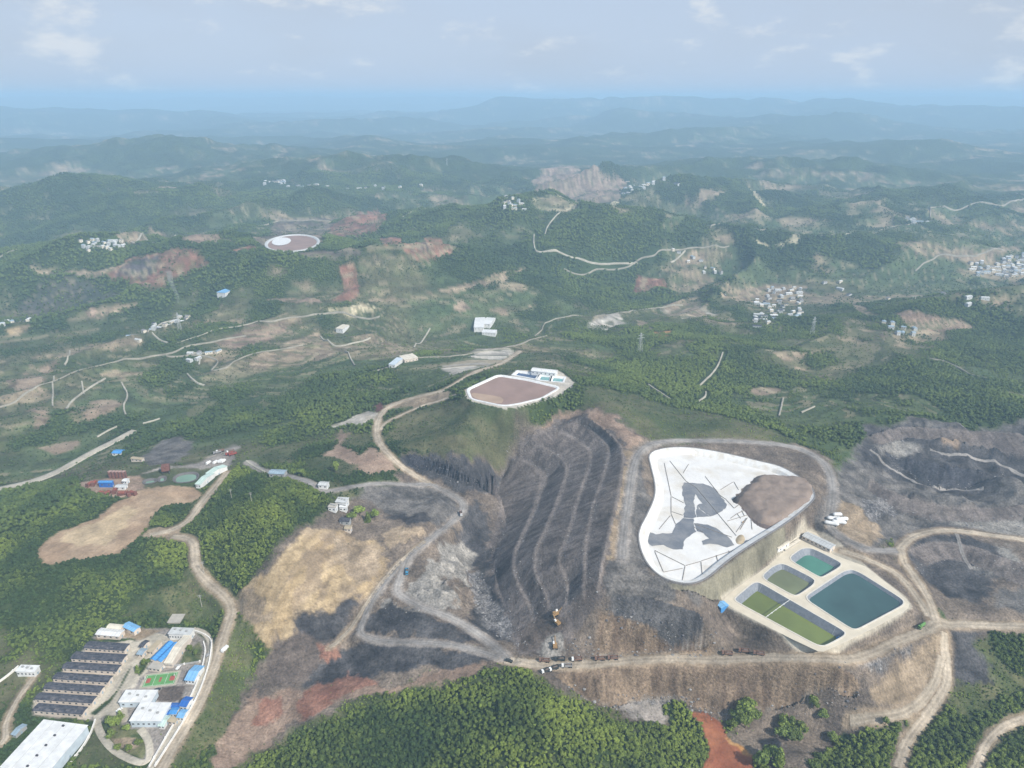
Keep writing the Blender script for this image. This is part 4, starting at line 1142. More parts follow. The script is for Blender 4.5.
              ('white farmhouse along the far left field edge', 'farmhouses along the left field edge', [(-1030.1, 1350.3), (-999.0, 1357.2), (-938.0, 1312.2), (-956.8, 1296.7), (-985.5, 1289.0)], 8, 'mixed'),
              ('pale farmhouse in the long bright valley', 'farmhouses in the long bright valley',
               [(-1085.8, 3071.3), (-699.4, 2950.2), (-543.3, 3010.7), (-310.1, 3131.3), (-308.9, 3114.4), (-519.5, 2871.9), (-702.7, 2861.8), (-1054.7, 2978.8)], 22, 'mixed'),
              ('farmhouse scattered across the right hand valley', 'farmhouses across the right valley',
               [(707.3, 1679.3), (792.1, 1659.1), (824.8, 1555.1), (919.8, 1307.3), (957.6, 1278.4), (852.3, 1280.0), (790.8, 1486.4), (769.0, 1648.9)], 14, 'mixed'),
              ('farmhouse beside the fields above the ponds', 'farmhouses beside the upper fields', [(411.1, 1846.6), (462.3, 1867.5), (552.6, 1780.0), (516.7, 1755.1), (449.2, 1835.3)], 10, 'mixed')],
 'trucks': [('dump_truck', 'brown dump truck leading the queue on the haul road', (24.9, 414.6), 'brown', 0), ('dump_truck', 'dark green dump truck second in the queue on the haul road', (36.8, 416.2), 'dark', 0),
            ('dump_truck', 'brown white cabbed dump truck at the foot of the rubble chute', (49.8, 416.1), 'brown', 0), ('dump_truck', 'brown dump truck fourth in the queue on the haul road', (67.4, 416.3), 'brown', 0),
            ('dump_truck', 'brown dump truck last in the queue on the haul road', (77.4, 416.5), 'brown', 0), ('dump_truck', 'white cabbed dark truck parked at the lip of the cliff', (25.9, 404.5), 'dark', 1),
            ('dump_truck', 'white cabbed truck parked second from the cliff lip', (31.7, 406.9), 'dark', 1), ('dump_truck', 'grey truck parked beside the two white cabbed trucks', (41.7, 409.4), 'grey', 0),
            ('dump_truck', 'brown dump truck first of three below the pond bank', (163.2, 413.3), 'brown', 0), ('dump_truck', 'brown dump truck middle of three below the pond bank', (175.8, 413.8), 'brown', 0),
            ('dump_truck', 'brown dump truck last of three below the pond bank', (185.2, 408.9), 'brown', 0), ('tanker_truck', 'green truck at the road junction beside the ponds', (317.3, 430.4), 'green', 0.5),
            ('dump_truck', 'blue truck parked beside the grey crusher heap', (-94.1, 515.9), 'blue', 0.7), ('dump_truck', 'white truck on the bend of the pit road', (-51.7, 605.7), 'white', 1.2)],
 'diggers': [('excavator', 'excavator with white cab digging at the top of the rubble chute', (35.7, 442.0), 2.2), ('excavator', 'excavator halfway down the rubble chute above the trucks', (33.5, 427.1), 1.6),
             ('excavator', 'brown excavator highest on the dark spoil cone', (35.3, 448.9), 0.5), ('excavator', 'excavator working on the brown fill inside the lined basin', (204.6, 533.5), 0.8)],
 'cars': [('parked car', 'small dark car at the start of the haul road', (-2.3, 417.0), 'dark', -0.4), ('van', 'white van on the dirt road outside the compound wall', (-231.2, 440.4), 'white', 1.2),
          ('van', 'white van parked alone before the dug ground', (-347.3, 706.8), 'white', 1.3), ('van', 'white van next to the lone van', (-339.9, 707.8), 'white', 1.3),
          ('van', 'white van first of three by the end of the long pale shed', (-335.8, 711.2), 'white', 1.3), ('van', 'white van in the middle of three by the long pale shed', (-333.7, 710.9), 'white', 1.3),
          ('van', 'white van last of three by the long pale shed', (-331.5, 710.4), 'white', 1.3), ('lorry', 'lorry at the left of the parking ground above the long pale shed', (-348.6, 735.5), 'grey', 0.6),
          ('lorry', 'pale lorry behind the left lorry on the parking ground', (-346.4, 738.9), 'white', 0.6), ('lorry', 'red lorry in the front of the right hand parked group', (-330.7, 727.5), 'red', 0.6),
          ('lorry', 'red lorry at the right end of the parked group', (-326.1, 726.0), 'red', 0.6), ('lorry', 'white lorry at the back of the right hand parked group', (-331.6, 733.5), 'white', 0.6)],
 'bundles': [(294.1, 547.5), (301.0, 547.8), (298.4, 553.1), (303.0, 556.9), (304.0, 550.1)],
 'tanks': [(-441.5, 674.5), (-437.7, 674.5), (-434.0, 674.5), (-430.3, 674.5), (-426.6, 674.5)],
 'junk': [(-432.1, 639.9), (-427.4, 639.4), (-421.7, 643.9), (-412.1, 640.6), (-405.7, 640.2), (-400.9, 641.4), (-456.3, 659.0), (-452.3, 660.2)],
 'hopper': (-385.1, 684.6),
 'settle': [('pale green settling pond smallest by the rusty hopper', [(-389.9, 676.0), (-382.0, 677.1), (-378.5, 666.1), (-385.9, 665.3)]),
            ('pale green settling pond left of the rusty hopper', [(-402.8, 669.0), (-391.5, 672.7), (-386.8, 664.3), (-399.3, 659.6)]),
            ('large pale green settling pond with dark bank', [(-374.3, 681.6), (-350.5, 687.7), (-343.7, 666.8), (-368.0, 661.4)])],
 'cells': [('navy lined waste cell at the left of the hilltop basin', 'navy', [(1.6, 847.3), (7.4, 860.4), (35.1, 849.9), (29.8, 833.0)]),
           ('teal water cell beside the navy waste cell', 'teal', [(33.0, 830.0), (36.7, 847.3), (51.0, 843.2), (47.8, 826.0)]),
           ('second teal water cell at the right end', 'teal', [(49.3, 825.5), (52.4, 842.1), (67.7, 838.0), (64.4, 822.0)])],
 'basin2': [(-54.7, 799.0), (-17.4, 846.7), (20.3, 830.4), (59.0, 805.1), (34.9, 771.8), (4.9, 754.4), (-10.6, 749.8), (-48.6, 769.6)],
 'basin2_tan': [(-54.4, 794.4), (-28.9, 787.5), (-5.6, 776.2), (-10.6, 749.8), (-48.6, 769.6)],
 'basin3': [(-453.6, 1650.0), (-464.4, 1680.5), (-479.8, 1706.4), (-498.3, 1725.4), (-518.2, 1735.6), (-537.4, 1736.0), (-554.1, 1726.4), (-566.7, 1708.0), (-573.9, 1682.4), (-574.9, 1652.2), (-569.8, 1620.4), (-559.0, 1589.9),
            (-543.6, 1564.0), (-525.1, 1545.0), (-505.2, 1534.8), (-486.0, 1534.4), (-469.3, 1544.0), (-456.7, 1562.4), (-449.5, 1588.0), (-448.5, 1618.2)],
 'basin3_w': [(-521.5, 1657.5), (-530.8, 1681.9), (-543.3, 1698.4), (-555.7, 1702.4), (-564.6, 1692.9), (-567.7, 1672.5), (-564.1, 1646.6), (-554.9, 1622.1), (-542.3, 1605.7), (-530.0, 1601.6), (-521.0, 1611.1), (-517.9, 1631.5)],
 'court': [(-281.3, 403.8), (-256.8, 407.9), (-260.5, 420.4), (-284.0, 417.2)],
 'walls': [('white boundary wall on the outer side of the walled road', [(-267.2, 465.0), (-255.9, 460.6), (-246.8, 453.3), (-241.1, 438.0), (-236.8, 414.4), (-234.9, 394.9), (-235.4, 372.3), (-238.6, 335.6)]),
           ('white boundary wall on the inner side of the walled road', [(-253.5, 451.9), (-246.7, 440.7), (-241.1, 414.4), (-239.5, 392.6), (-241.7, 372.3), (-242.3, 335.6)]),
           ('white wall running from the drive to the big hall', [(-299.4, 374.1), (-295.2, 357.6), (-297.1, 335.6)]), ('white ramp wall beside the farm building', [(-394.1, 409.4), (-390.4, 418.2), (-388.1, 425.2)]),
           ('low grey wall along the back of the sports court', [(-285.3, 422.1), (-265.5, 426.0), (-247.7, 430.4)])],
 'poles': [(-268.5, 487.7), (-282.7, 609.4), (-250.4, 579.9), (-276.5, 517.4)],
 'pylons': [(-305.3, 3431.1), (-626.0, 1259.8), (214.7, 1106.9), (533.9, 1185.7)],
 'bigtrees': [(164.0, 376.9, 6), (170.2, 381.7, 7), (174.3, 377.2, 6), (168.0, 372.9, 6), (159.3, 372.7, 4), (195.6, 374.9, 5.5), (201.0, 373.3, 6), (207.5, 370.7, 6), (200.5, 365.8, 5.5), (191.3, 366.5, 5), (219.0, 381.9, 4.5),
              (224.7, 377.6, 4), (175.8, 344.2, 6), (179.3, 339.2, 6), (167.6, 339.2, 6), (228.3, 365.7, 3.5), (263.6, 366.3, 3), (270.4, 365.1, 3), (-281.8, 371.1, 4), (-284.3, 367.6, 4), (-282.4, 376.3, 3.5),
              (-279.9, 359.2, 3.5), (-270.6, 349.5, 2.5), (-261.6, 347.9, 3), (-257.1, 352.7, 3), (-271.7, 365.1, 3), (-286.4, 428.3, 2.5), (-291.7, 420.0, 3), (-289.8, 427.3, 3), (-261.2, 443.5, 2.5), (-254.0, 438.0, 2.5),
              (-185.7, 648.1, 5), (-152.4, 567.9, 5), (-146.8, 577.3, 6), (-138.3, 571.9, 5), (-132.6, 577.0, 5), (-219.7, 641.0, 4)],
 'smoke': (-701.7, 1424.4)}

CAM_Z=400.0
def hash2(ix,iy,seed):
    h=(ix.astype(np.int64)*374761393+iy.astype(np.int64)*668265263+seed*974634777)&0xffffffff
    h=((h^(h>>13))*1274126177)&0xffffffff
    h=((h^(h>>16))*2246822519)&0xffffffff
    return ((h^(h>>15))&0xffffff)/float(0xffffff)
def vnoise(x,y,seed=0):
    fx=np.floor(x); fy=np.floor(y); u=x-fx; v=y-fy
    u=u*u*u*(u*(u*6-15)+10); v=v*v*v*(v*(v*6-15)+10)
    ix=fx.astype(np.int64); iy=fy.astype(np.int64)
    a=hash2(ix,iy,seed); b=hash2(ix+1,iy,seed); c=hash2(ix,iy+1,seed); d=hash2(ix+1,iy+1,seed)
    return (a+(b-a)*u)*(1-v)+(c+(d-c)*u)*v
def fbm(x,y,o=4,seed=0,g=.5):
    s=0;a=1;t=0
    for i in range(o):
        s=s+a*vnoise(x,y,seed+i*17); t+=a; a*=g
        x,y=x*1.62-y*1.21+13.7,x*1.21+y*1.62+5.1
    return s/t
def ridged(x,y,o=5,seed=0):
    s=0;a=1;t=0
    for i in range(o):
        n=1-np.abs(2*vnoise(x,y,seed+i*31)-1); s=s+a*n*n; t+=a; a*=.48
        x,y=x*1.62-y*1.21+3.7,x*1.21+y*1.62+9.1
    return s/t
def sstep(a,b,x):
    t=np.clip((x-a)/(b-a),0,1); return t*t*(3-2*t)
def inpoly(x,y,P):
    r=np.zeros(x.shape,bool); n=len(P)
    for i in range(n):
        x0,y0=P[i][:2]; x1,y1=P[(i+1)%n][:2]
        if y0==y1: continue
        r^=((y0>y)!=(y1>y))&(x<(x1-x0)*(y-y0)/(y1-y0)+x0)
    return r
def pldist(x,y,P,closed=False):
    """distance to a polyline, parameter: arc length, interpolated z"""
    best=np.full(x.shape,1e18); bs=np.zeros(x.shape); bz=np.zeros(x.shape); s0=0
    n=len(P)
    for i in range(n if closed else n-1):
        p=P[i]; q=P[(i+1)%n]; dx=q[0]-p[0]; dy=q[1]-p[1]; L2=dx*dx+dy*dy+1e-12
        t=np.clip(((x-p[0])*dx+(y-p[1])*dy)/L2,0,1)
        d=(x-p[0]-t*dx)**2+(y-p[1]-t*dy)**2
        m=d<best; L=L2**.5
        best=np.where(m,d,best); bs=np.where(m,s0+t*L,bs)
        if len(p)>2: bz=np.where(m,p[2]+t*(q[2]-p[2]),bz)
        s0+=L
    return np.sqrt(best),bs,bz
def round_poly(P,c=.16):
    P=[tuple(p[:2]) for p in P]; Q=[]; n=len(P)
    for i in range(n):
        a,b,d=P[i-1],P[i],P[(i+1)%n]
        k1=min(c,3.5/max(1e-6,math.dist(a,b))); k2=min(c,3.5/max(1e-6,math.dist(b,d)))
        p=tuple(b[j]+(a[j]-b[j])*k1*2 for j in(0,1)); r=tuple(b[j]+(d[j]-b[j])*k2*2 for j in(0,1))
        for t in(0,.33,.67,1): Q.append(tuple((1-t)**2*p[j]+2*t*(1-t)*b[j]+t*t*r[j] for j in(0,1)))
    return Q
def smooth_line(P,n=3,closed=False):
    P=[tuple(p) for p in P]
    for _ in range(n):
        Q=[]; m=len(P)
        for i in range(m if closed else m-1):
            p=P[i]; q=P[(i+1)%m]
            Q.append(tuple(.75*a+.25*b for a,b in zip(p,q))); Q.append(tuple(.25*a+.75*b for a,b in zip(p,q)))
        P=Q if closed else [P[0]]+Q+[P[-1]]
    return P
# --- height of the land
RBF_C=35.0
_rbf={}
def rbf_setup(W):
    W['slopes']=[(k,smooth_line(u,1 if len(u)<9 else 2),smooth_line(l,1 if len(l)<9 else 2)) for k,u,l in W['slopes']] if not W.get('smoothed') else W['slopes']; W['smoothed']=True
    P=[tuple(p) for p in W['ctrl']]
    for k,u,l in W['slopes']: P+= [tuple(p) for p in u]+[tuple(p) for p in l]
    for k,z,f,poly in W['pads']: P+=[(p[0],p[1],z) for p in poly]
    P+=[(p[0],p[1],W['basin_z']) for p in W['basin']]
    for a in range(0,360,20):
        for R in (3300,5200): P.append((R*math.sin(math.radians(a)),R*math.cos(math.radians(a)),-15.))
    Q=[]
    for p in P:
        if all((p[0]-q[0])**2+(p[1]-q[1])**2>9 for q in Q): Q.append(p)
    P=np.array(Q); n=len(P)
    D=np.sqrt(((P[:,None,:2]-P[None,:,:2])**2).sum(-1)+RBF_C**2)
    A=np.zeros((n+1,n+1)); A[:n,:n]=D+np.eye(n)*-1.0; A[:n,n]=1; A[n,:n]=1
    _rbf['w']=np.linalg.solve(A,np.append(P[:,2],0)); _rbf['P']=P
def rbf(x,y):
    P=_rbf['P']; w=_rbf['w']; n=len(P); out=np.empty(x.shape)
    for i in range(0,len(x),8000):
        a=x[i:i+8000,None].astype(np.float32)-P[None,:,0].astype(np.float32); b=y[i:i+8000,None].astype(np.float32)-P[None,:,1].astype(np.float32)
        out[i:i+8000]=np.sqrt(a*a+b*b+np.float32(RBF_C**2)).astype(np.float64)@w[:n]+w[n]
    return out
HILLS=[(160,2050,420,230,85),(-390,2150,500,260,60),(-1350,2500,700,380,120),(900,2600,650,350,95),(60,1560,330,120,28),(760,1900,500,180,55),(-900,1640,420,190,50),(-500,1570,350,130,35),
 (-330,1120,260,140,22),(420,1080,260,120,16),(650,1250,300,150,22),(-800,1250,350,160,25),(-1000,900,260,160,25),(980,1350,420,200,40),(250,3100,900,400,45),(-700,3500,900,420,130),(1500,3600,900,450,150),(-2000,4300,1200,500,170),(2300,2700,600,350,80)]
def far_height(x,y,r):
    A=45+sstep(1500,9000,r)*150+sstep(8000,24000,r)*170
    wx=x+300*(fbm(x/900,y/900,2,91)-.5); wy=y+300*(fbm(x/900,y/900,2,92)-.5)
    n=ridged((wx*.86+wy*.5)/3600,(-wx*.5+wy*.86)/1900,4,5)*.80+fbm(x/700,y/600,3,9)*.20
    z=-45+A*np.clip(n-.28,0,1)*1.75
    az=np.degrees(np.arctan2(x,np.maximum(y,1)))
    env=sstep(-16,10,az)
    z=np.minimum(z,120+.5*np.maximum(0,z-120))
    for R,wd,h0,h1,s in ((11800,1300,190,430,3),(8600,1000,60,175,4),(24000,3500,300,330,6),(6600,900,55,120,8),(5200,650,45,85,11)):
        c=R*(1+.10*(vnoise(az/9,az*0,s)-.5))
        z=z+np.exp(-((r-c)/wd)**2)*(h0+(h1-h0)*env)*(.62+.38*fbm(x/(R*.05),y/(R*.05),4,s+50))
    return np.minimum(z,400+.45*np.maximum(0,z-400))
def height0(x,y,W):
    x=np.asarray(x,float); y=np.asarray(y,float)
    r=np.hypot(x,y); z=np.zeros(x.shape)
    near=r<3000
    if near.any(): z[near]=rbf(x[near],y[near])
    w=sstep(1500,2900,r)
    far=r>1500
    if far.any():
        zf=far_height(x[far],y[far],r[far]); z[far]=z[far]*(1-w[far])+zf*w[far]
    mid=(r>650)&(r<4500)
    if mid.any():
        xm,ym,rm=x[mid],y[mid],r[mid]
        m=sstep(750,1350,rm)*(1-sstep(3200,4400,rm))
        ur=xm*.80+ym*.60; vr=-xm*.60+ym*.80; zz=((ridged(ur/1150+.25*fbm(xm/260,ym/260,2,25),vr/520,3,21)-.42)*120+(fbm(xm/170,ym/150,3,23)-.5)*18)*m
        z[mid]+=zz
    for hx,hy,a,b,h in HILLS:
        k=((x-hx)/a)**2+((y-hy)/b)**2; q=k<6
        if q.any(): z[q]+=h*np.exp(-k[q])*(.75+.5*fbm(x[q]/140,y[q]/140,3,33))
    z+=sstep(420,500,r)*0+(fbm(x/26,y/26,3,61)-.5)*2.2
    for amp,s,P in W['relief']:
        xs=[p[0] for p in P]; ys=[p[1] for p in P]; q=np.where((x>min(xs))&(x<max(xs))&(y>min(ys))&(y<max(ys)))[0]
        if not len(q): continue
        q=q[inpoly(x[q],y[q],P)]
        if not len(q): continue
        d,_,_=pldist(x[q],y[q],P,True); e=sstep(0,18,d)
        wv=(fbm(x[q]/s,y[q]/s,2,741)-.5)*s*.5
        z[q]+=amp*e*(ridged((x[q]+wv)/(s*1.7),(y[q]-wv)/s,4,731)-.42)*1.5
    st={}
    for i,(k,u,l) in enumerate(W['slopes']):
        poly=list(u)+list(l)[::-1]
        xs=[p[0] for p in poly]; ys=[p[1] for p in poly]
        q=np.where((x>min(xs))&(x<max(xs))&(y>min(ys))&(y<max(ys)))[0]
        if not len(q): continue
        wx=x[q]; wy=y[q]
        q=q[inpoly(wx,wy,poly)]
        if not len(q): continue
        wob=1.2*(fbm(x[q]/9,y[q]/9,3,71+i)-.5)
        du,su,zu=pldist(x[q],y[q],u); dl,sl,zl=pldist(x[q],y[q],l)
        t=du/(du+dl+1e-6)
        if k=='bench':
            tt=np.where(t<.15,t*.2,.03+.97*np.clip((t-.15)/.82,0,1))
        elif k in('cliff','darkwall','coalwall'): tt=sstep(0,1,t)*.45+t*.55
        else: tt=t
        amp={'bench':1.6,'cliff':6.5,'darkwall':3.0,'coalwall':4.5,'dam':.2}[k]
        if k!='bench':
            cx_,cy_=u[-1][0]-u[0][0],u[-1][1]-u[0][1]; cl=math.hypot(cx_,cy_); su_=su; su=((x[q]-u[0][0])*cx_+(y[q]-u[0][1])*cy_)/cl
        gul=((fbm(su/9,t*.8+i,4,81+i)-.5)+.6*(ridged(su/26,t*.5,2,85+i)-.5))*amp*np.sin(np.pi*np.clip(t,0,1))
        e=np.minimum(su,(su.max()-su)) if k=='bench' else np.minimum(su_,su_.max()-su_); e=sstep(0,8,e)
        z[q]=z[q]*(1-e)+e*(zu+(zl-zu)*tt+gul+wob*np.sin(np.pi*t))
        st[i]=(q,su,t)
    for k,zp,f,poly in W['pads']:
        xs=[p[0] for p in poly]; ys=[p[1] for p in poly]; g=f*3
        q=np.where((x>min(xs)-g)&(x<max(xs)+g)&(y>min(ys)-g)&(y<max(ys)+g))[0]
        if not len(q): continue
        d,_,_=pldist(x[q],y[q],poly,True); ins=inpoly(x[q],y[q],poly)
        a=np.where(ins,1.,1-sstep(0,g,d)); z[q]=z[q]*(1-a)+zp*a
        if k=='field': z[q]+=a*(fbm(x[q]/18,y[q]/18,3,44)-.5)*1.5
    return z,st

rnd=random.Random(7)
# =================================================== materials
MATS={}
def mat(name,col,rough=.8,var=.12,scale=.4,col2=None,metal=0.,spec=.3,stain=None,bump=0.):
    if name in MATS: return MATS[name]
    m=bpy.data.materials.new(name); m.use_nodes=True; t=m.node_tree; p=t.nodes['Principled BSDF']
    p.inputs['Roughness'].default_value=rough; p.inputs['Metallic'].default_value=metal; p.inputs['Specular IOR Level'].default_value=spec
    g=t.nodes.new('ShaderNodeNewGeometry'); n=t.nodes.new('ShaderNodeTexNoise'); n.inputs['Scale'].default_value=scale; n.inputs['Detail'].default_value=5
    t.links.new(g.outputs['Position'],n.inputs['Vector'])
    r=t.nodes.new('ShaderNodeValToRGB'); r.color_ramp.elements[0].position=.35; r.color_ramp.elements[1].position=.65
    c2=col2 or tuple(min(1,c*(1+var)) for c in col); c1=tuple(c*(1-var) for c in col) if not col2 else col
    r.color_ramp.elements[0].color=(*c1,1); r.color_ramp.elements[1].color=(*c2,1)
    t.links.new(n.outputs['Fac'],r.inputs[0]); t.links.new(r.outputs[0],p.inputs['Base Color'])
    if bump:
        b=t.nodes.new('ShaderNodeBump'); b.inputs['Strength'].default_value=bump; b.inputs['Distance'].default_value=1
        n2=t.nodes.new('ShaderNodeTexNoise'); n2.inputs['Scale'].default_value=scale*4; t.links.new(g.outputs['Position'],n2.inputs['Vector'])
        t.links.new(n2.outputs['Fac'],b.inputs['Height']); t.links.new(b.outputs[0],p.inputs['Normal'])
    MATS[name]=m; return m
PAL=dict(slate=(.055,.058,.072),cream=(.62,.54,.46),white=(.68,.68,.665),paleblue=(.50,.57,.62),bluegrey=(.28,.36,.42),grey=(.34,.34,.33),creamroof=(.66,.60,.49),skyblue=(.20,.42,.66),
 blue=(.07,.27,.58),deepblue=(.03,.13,.42),greywhite=(.50,.51,.50),concrete=(.42,.39,.34),tanroof=(.42,.35,.24),palegreen=(.50,.62,.56))
def bmat(k):
    if k=='slate':
        m=mat('slate',(.030,.032,.042),.7,col2=(.10,.10,.115),scale=.55,spec=.3); return m
    return mat(k+'_paint',PAL[k],.6,.10,.25)
# =================================================== objects
def tag(o,label=None,cat=None,group=None,kind=None):
    if label: o['label']=label
    if cat: o['category']=cat
    if group: o['group']=group
    if kind: o['kind']=kind
    return o
def link(name,me,parent=None,m=None):
    o=bpy.data.objects.new(name,me); COL.objects.link(o)
    if parent: o.parent=parent
    if m is not None and me is not None and not me.materials: me.materials.append(m)
    return o
def empty(name,loc,rot=0,label=None,cat=None,group=None):
    o=bpy.data.objects.new(name,None); COL.objects.link(o); o.location=loc; o.rotation_euler=(0,0,rot); o.empty_display_size=1
    return tag(o,label,cat,group)
def raw(name,verts,faces,m=None,smooth=False):
    me=bpy.data.meshes.new(name); me.from_pydata([tuple(v) for v in verts],[],faces); me.update()
    if m: me.materials.append(m)
    if smooth: me.polygons.foreach_set('use_smooth',[True]*len(me.polygons))
    return me
class MB:
    def __init__(s): s.v=[]; s.f=[]
    def box(s,cx,cy,z0,w,d,h,rot=0,top=1.0,topd=None):
        b=len(s.v); c,n=math.cos(rot),math.sin(rot); td=top if topd is None else topd
        for z,k,kd in((z0,1,1),(z0+h,top,td)):
            for a,e in((-1,-1),(1,-1),(1,1),(-1,1)):
                x=a*w/2*k; y=e*d/2*kd; s.v.append((cx+x*c-y*n,cy+x*n+y*c,z))
        for q in((3,2,1,0),(4,5,6,7),(0,1,5,4),(1,2,6,5),(2,3,7,6),(3,0,4,7)): s.f.append(tuple(b+i for i in q)); 
        return s
    def bar(s,p,q,r,n=6,r2=None):
        p,q=Vector(p),Vector(q); a=(q-p).normalized(); u=a.orthogonal().normalized(); w=a.cross(u); b=len(s.v); r2=r if r2 is None else r2
        for P,R in((p,r),(q,r2)):
            for i in range(n): t=2*math.pi*i/n; s.v.append(tuple(P+(u*math.cos(t)+w*math.sin(t))*R))
        for i in range(n): j=(i+1)%n; s.f.append((b+i,b+j,b+n+j,b+n+i))
        s.f.append(tuple(b+n-1-i for i in range(n))); s.f.append(tuple(b+n+i for i in range(n))); return s
    def mesh(s,name,m=None,smooth=False): return raw(name,s.v,s.f,m,smooth)
# =================================================== the land: one ground sheet out to the horizon
rbf_setup(W)
az=np.concatenate([np.linspace(-52,52,700),np.arange(55.,306.,3.2)])
az=np.radians(az[az<306.5])
rr=[18.,40,70,105,140,170,200,225,245,262,276,288,298]
while rr[-1]<52000:
    r=rr[-1]; rr.append(r+max(1.0,min(1.22*r*r/(400*700.),.0105*r)))
rr=np.array(rr); NA,NR=len(az),len(rr)
RG,AG=np.meshgrid(rr,az,indexing='ij')
X=(RG*np.sin(AG)).ravel(); Y=(RG*np.cos(AG)).ravel()
Zs,ST=height0(X,Y,W)
RAD=np.hypot(X,Y)
print('land',NA,NR,len(X),time.time()-T0)
def bbox_idx(P,g):
    xs=[p[0] for p in P]; ys=[p[1] for p in P]
    return np.where((X>min(xs)-g)&(X<max(xs)+g)&(Y>min(ys)-g)&(Y<max(ys)+g))[0]
ROADS=[]
for name,label,wid,cls,fl,P in W['roads']:
    S=smooth_line(P,3); S=np.array(S)
    zc=height0(S[:,0],S[:,1],W)[0]
    L=np.concatenate([[0],np.cumsum(np.hypot(*np.diff(S,axis=0).T))])
    zsm=np.array([np.average(zc,weights=np.exp(-((L-l)/22)**2)) for l in L])
    ROADS.append((name,label,wid,cls,fl,S,zsm,L))
    if fl:
        Pz=[(a,b,c) for (a,b),c in zip(S,zsm)]
        q=bbox_idx(Pz,wid/2+10); d,s,z=pldist(X[q],Y[q],Pz)
        a=1-sstep(wid/2+.8,wid/2+9,d); Zs[q]=Zs[q]*(1-a)+z*a
def sink(P,depth,slope,ztop=None,lip=.5):
    q=bbox_idx(P,3); q=q[inpoly(X[q],Y[q],P)]
    if not len(q): return q
    d,_,_=pldist(X[q],Y[q],P,True)
    zt=Zs[q] if ztop is None else ztop
    Zs[q]=zt-lip-np.minimum(depth,d*slope); return q
BAS=smooth_line(W['basin'],2,True)
q=bbox_idx(BAS,8); d,_,_=pldist(X[q],Y[q],BAS,True); ins=inpoly(X[q],Y[q],BAS); a=np.where(ins,1,1-sstep(1.5,8,d)); Zs[q]=Zs[q]*(1-a)+W['basin_z']*a
sink(BAS,W['basin_h']+4,1.0,W['basin_z'])
PND=[(n,dp,ins_,wl,round_poly(P)) for n,dp,ins_,wl,P in W['ponds']]
for n,dp,ins_,wl,P in PND: sink(P,dp+3,2.6,W['pond_z'])
STL=[(l,smooth_line(P,2,True)) for l,P in W['settle']]
for l,P in STL: sink(P,6,2.,12)
CEL=[(l,k,P) for l,k,P in W['cells']]
for l,k,P in CEL: sink(P,6,2.,65)
B2=round_poly(W['basin2'],.25); sink(B2,3,.5,65)
B3_=W['basin3']; q=bbox_idx(B3_,160); d,_,_=pldist(X[q],Y[q],B3_,True); ins=inpoly(X[q],Y[q],B3_); Z3=float(np.median(Zs[q[ins]])); a=np.where(ins,1,1-sstep(12,150,d)); Zs[q]=Zs[q]*(1-a)+(Z3-np.where(ins,3,0))*a
# grid lookup of any land field
AZ1=700
def interp(F,x,y):
    x=np.atleast_1d(np.asarray(x,float)); y=np.atleast_1d(np.asarray(y,float))
    r=np.hypot(x,y); a=np.arctan2(x,y); a=np.where(a<az[0],a+2*math.pi,a)
    i=np.clip(np.searchsorted(rr,r)-1,0,NR-2); j=np.clip(np.searchsorted(az,a)-1,0,NA-2)
    u=np.clip((r-rr[i])/(rr[i+1]-rr[i]),0,1); v=np.clip((a-az[j])/(az[j+1]-az[j]),0,1)
    G=F.reshape(NR,NA)
    return (G[i,j]*(1-v)+G[i,j+1]*v)*(1-u)+(G[i+1,j]*(1-v)+G[i+1,j+1]*v)*u
def gz(x,y): return float(interp(Zs,x,y)[0])
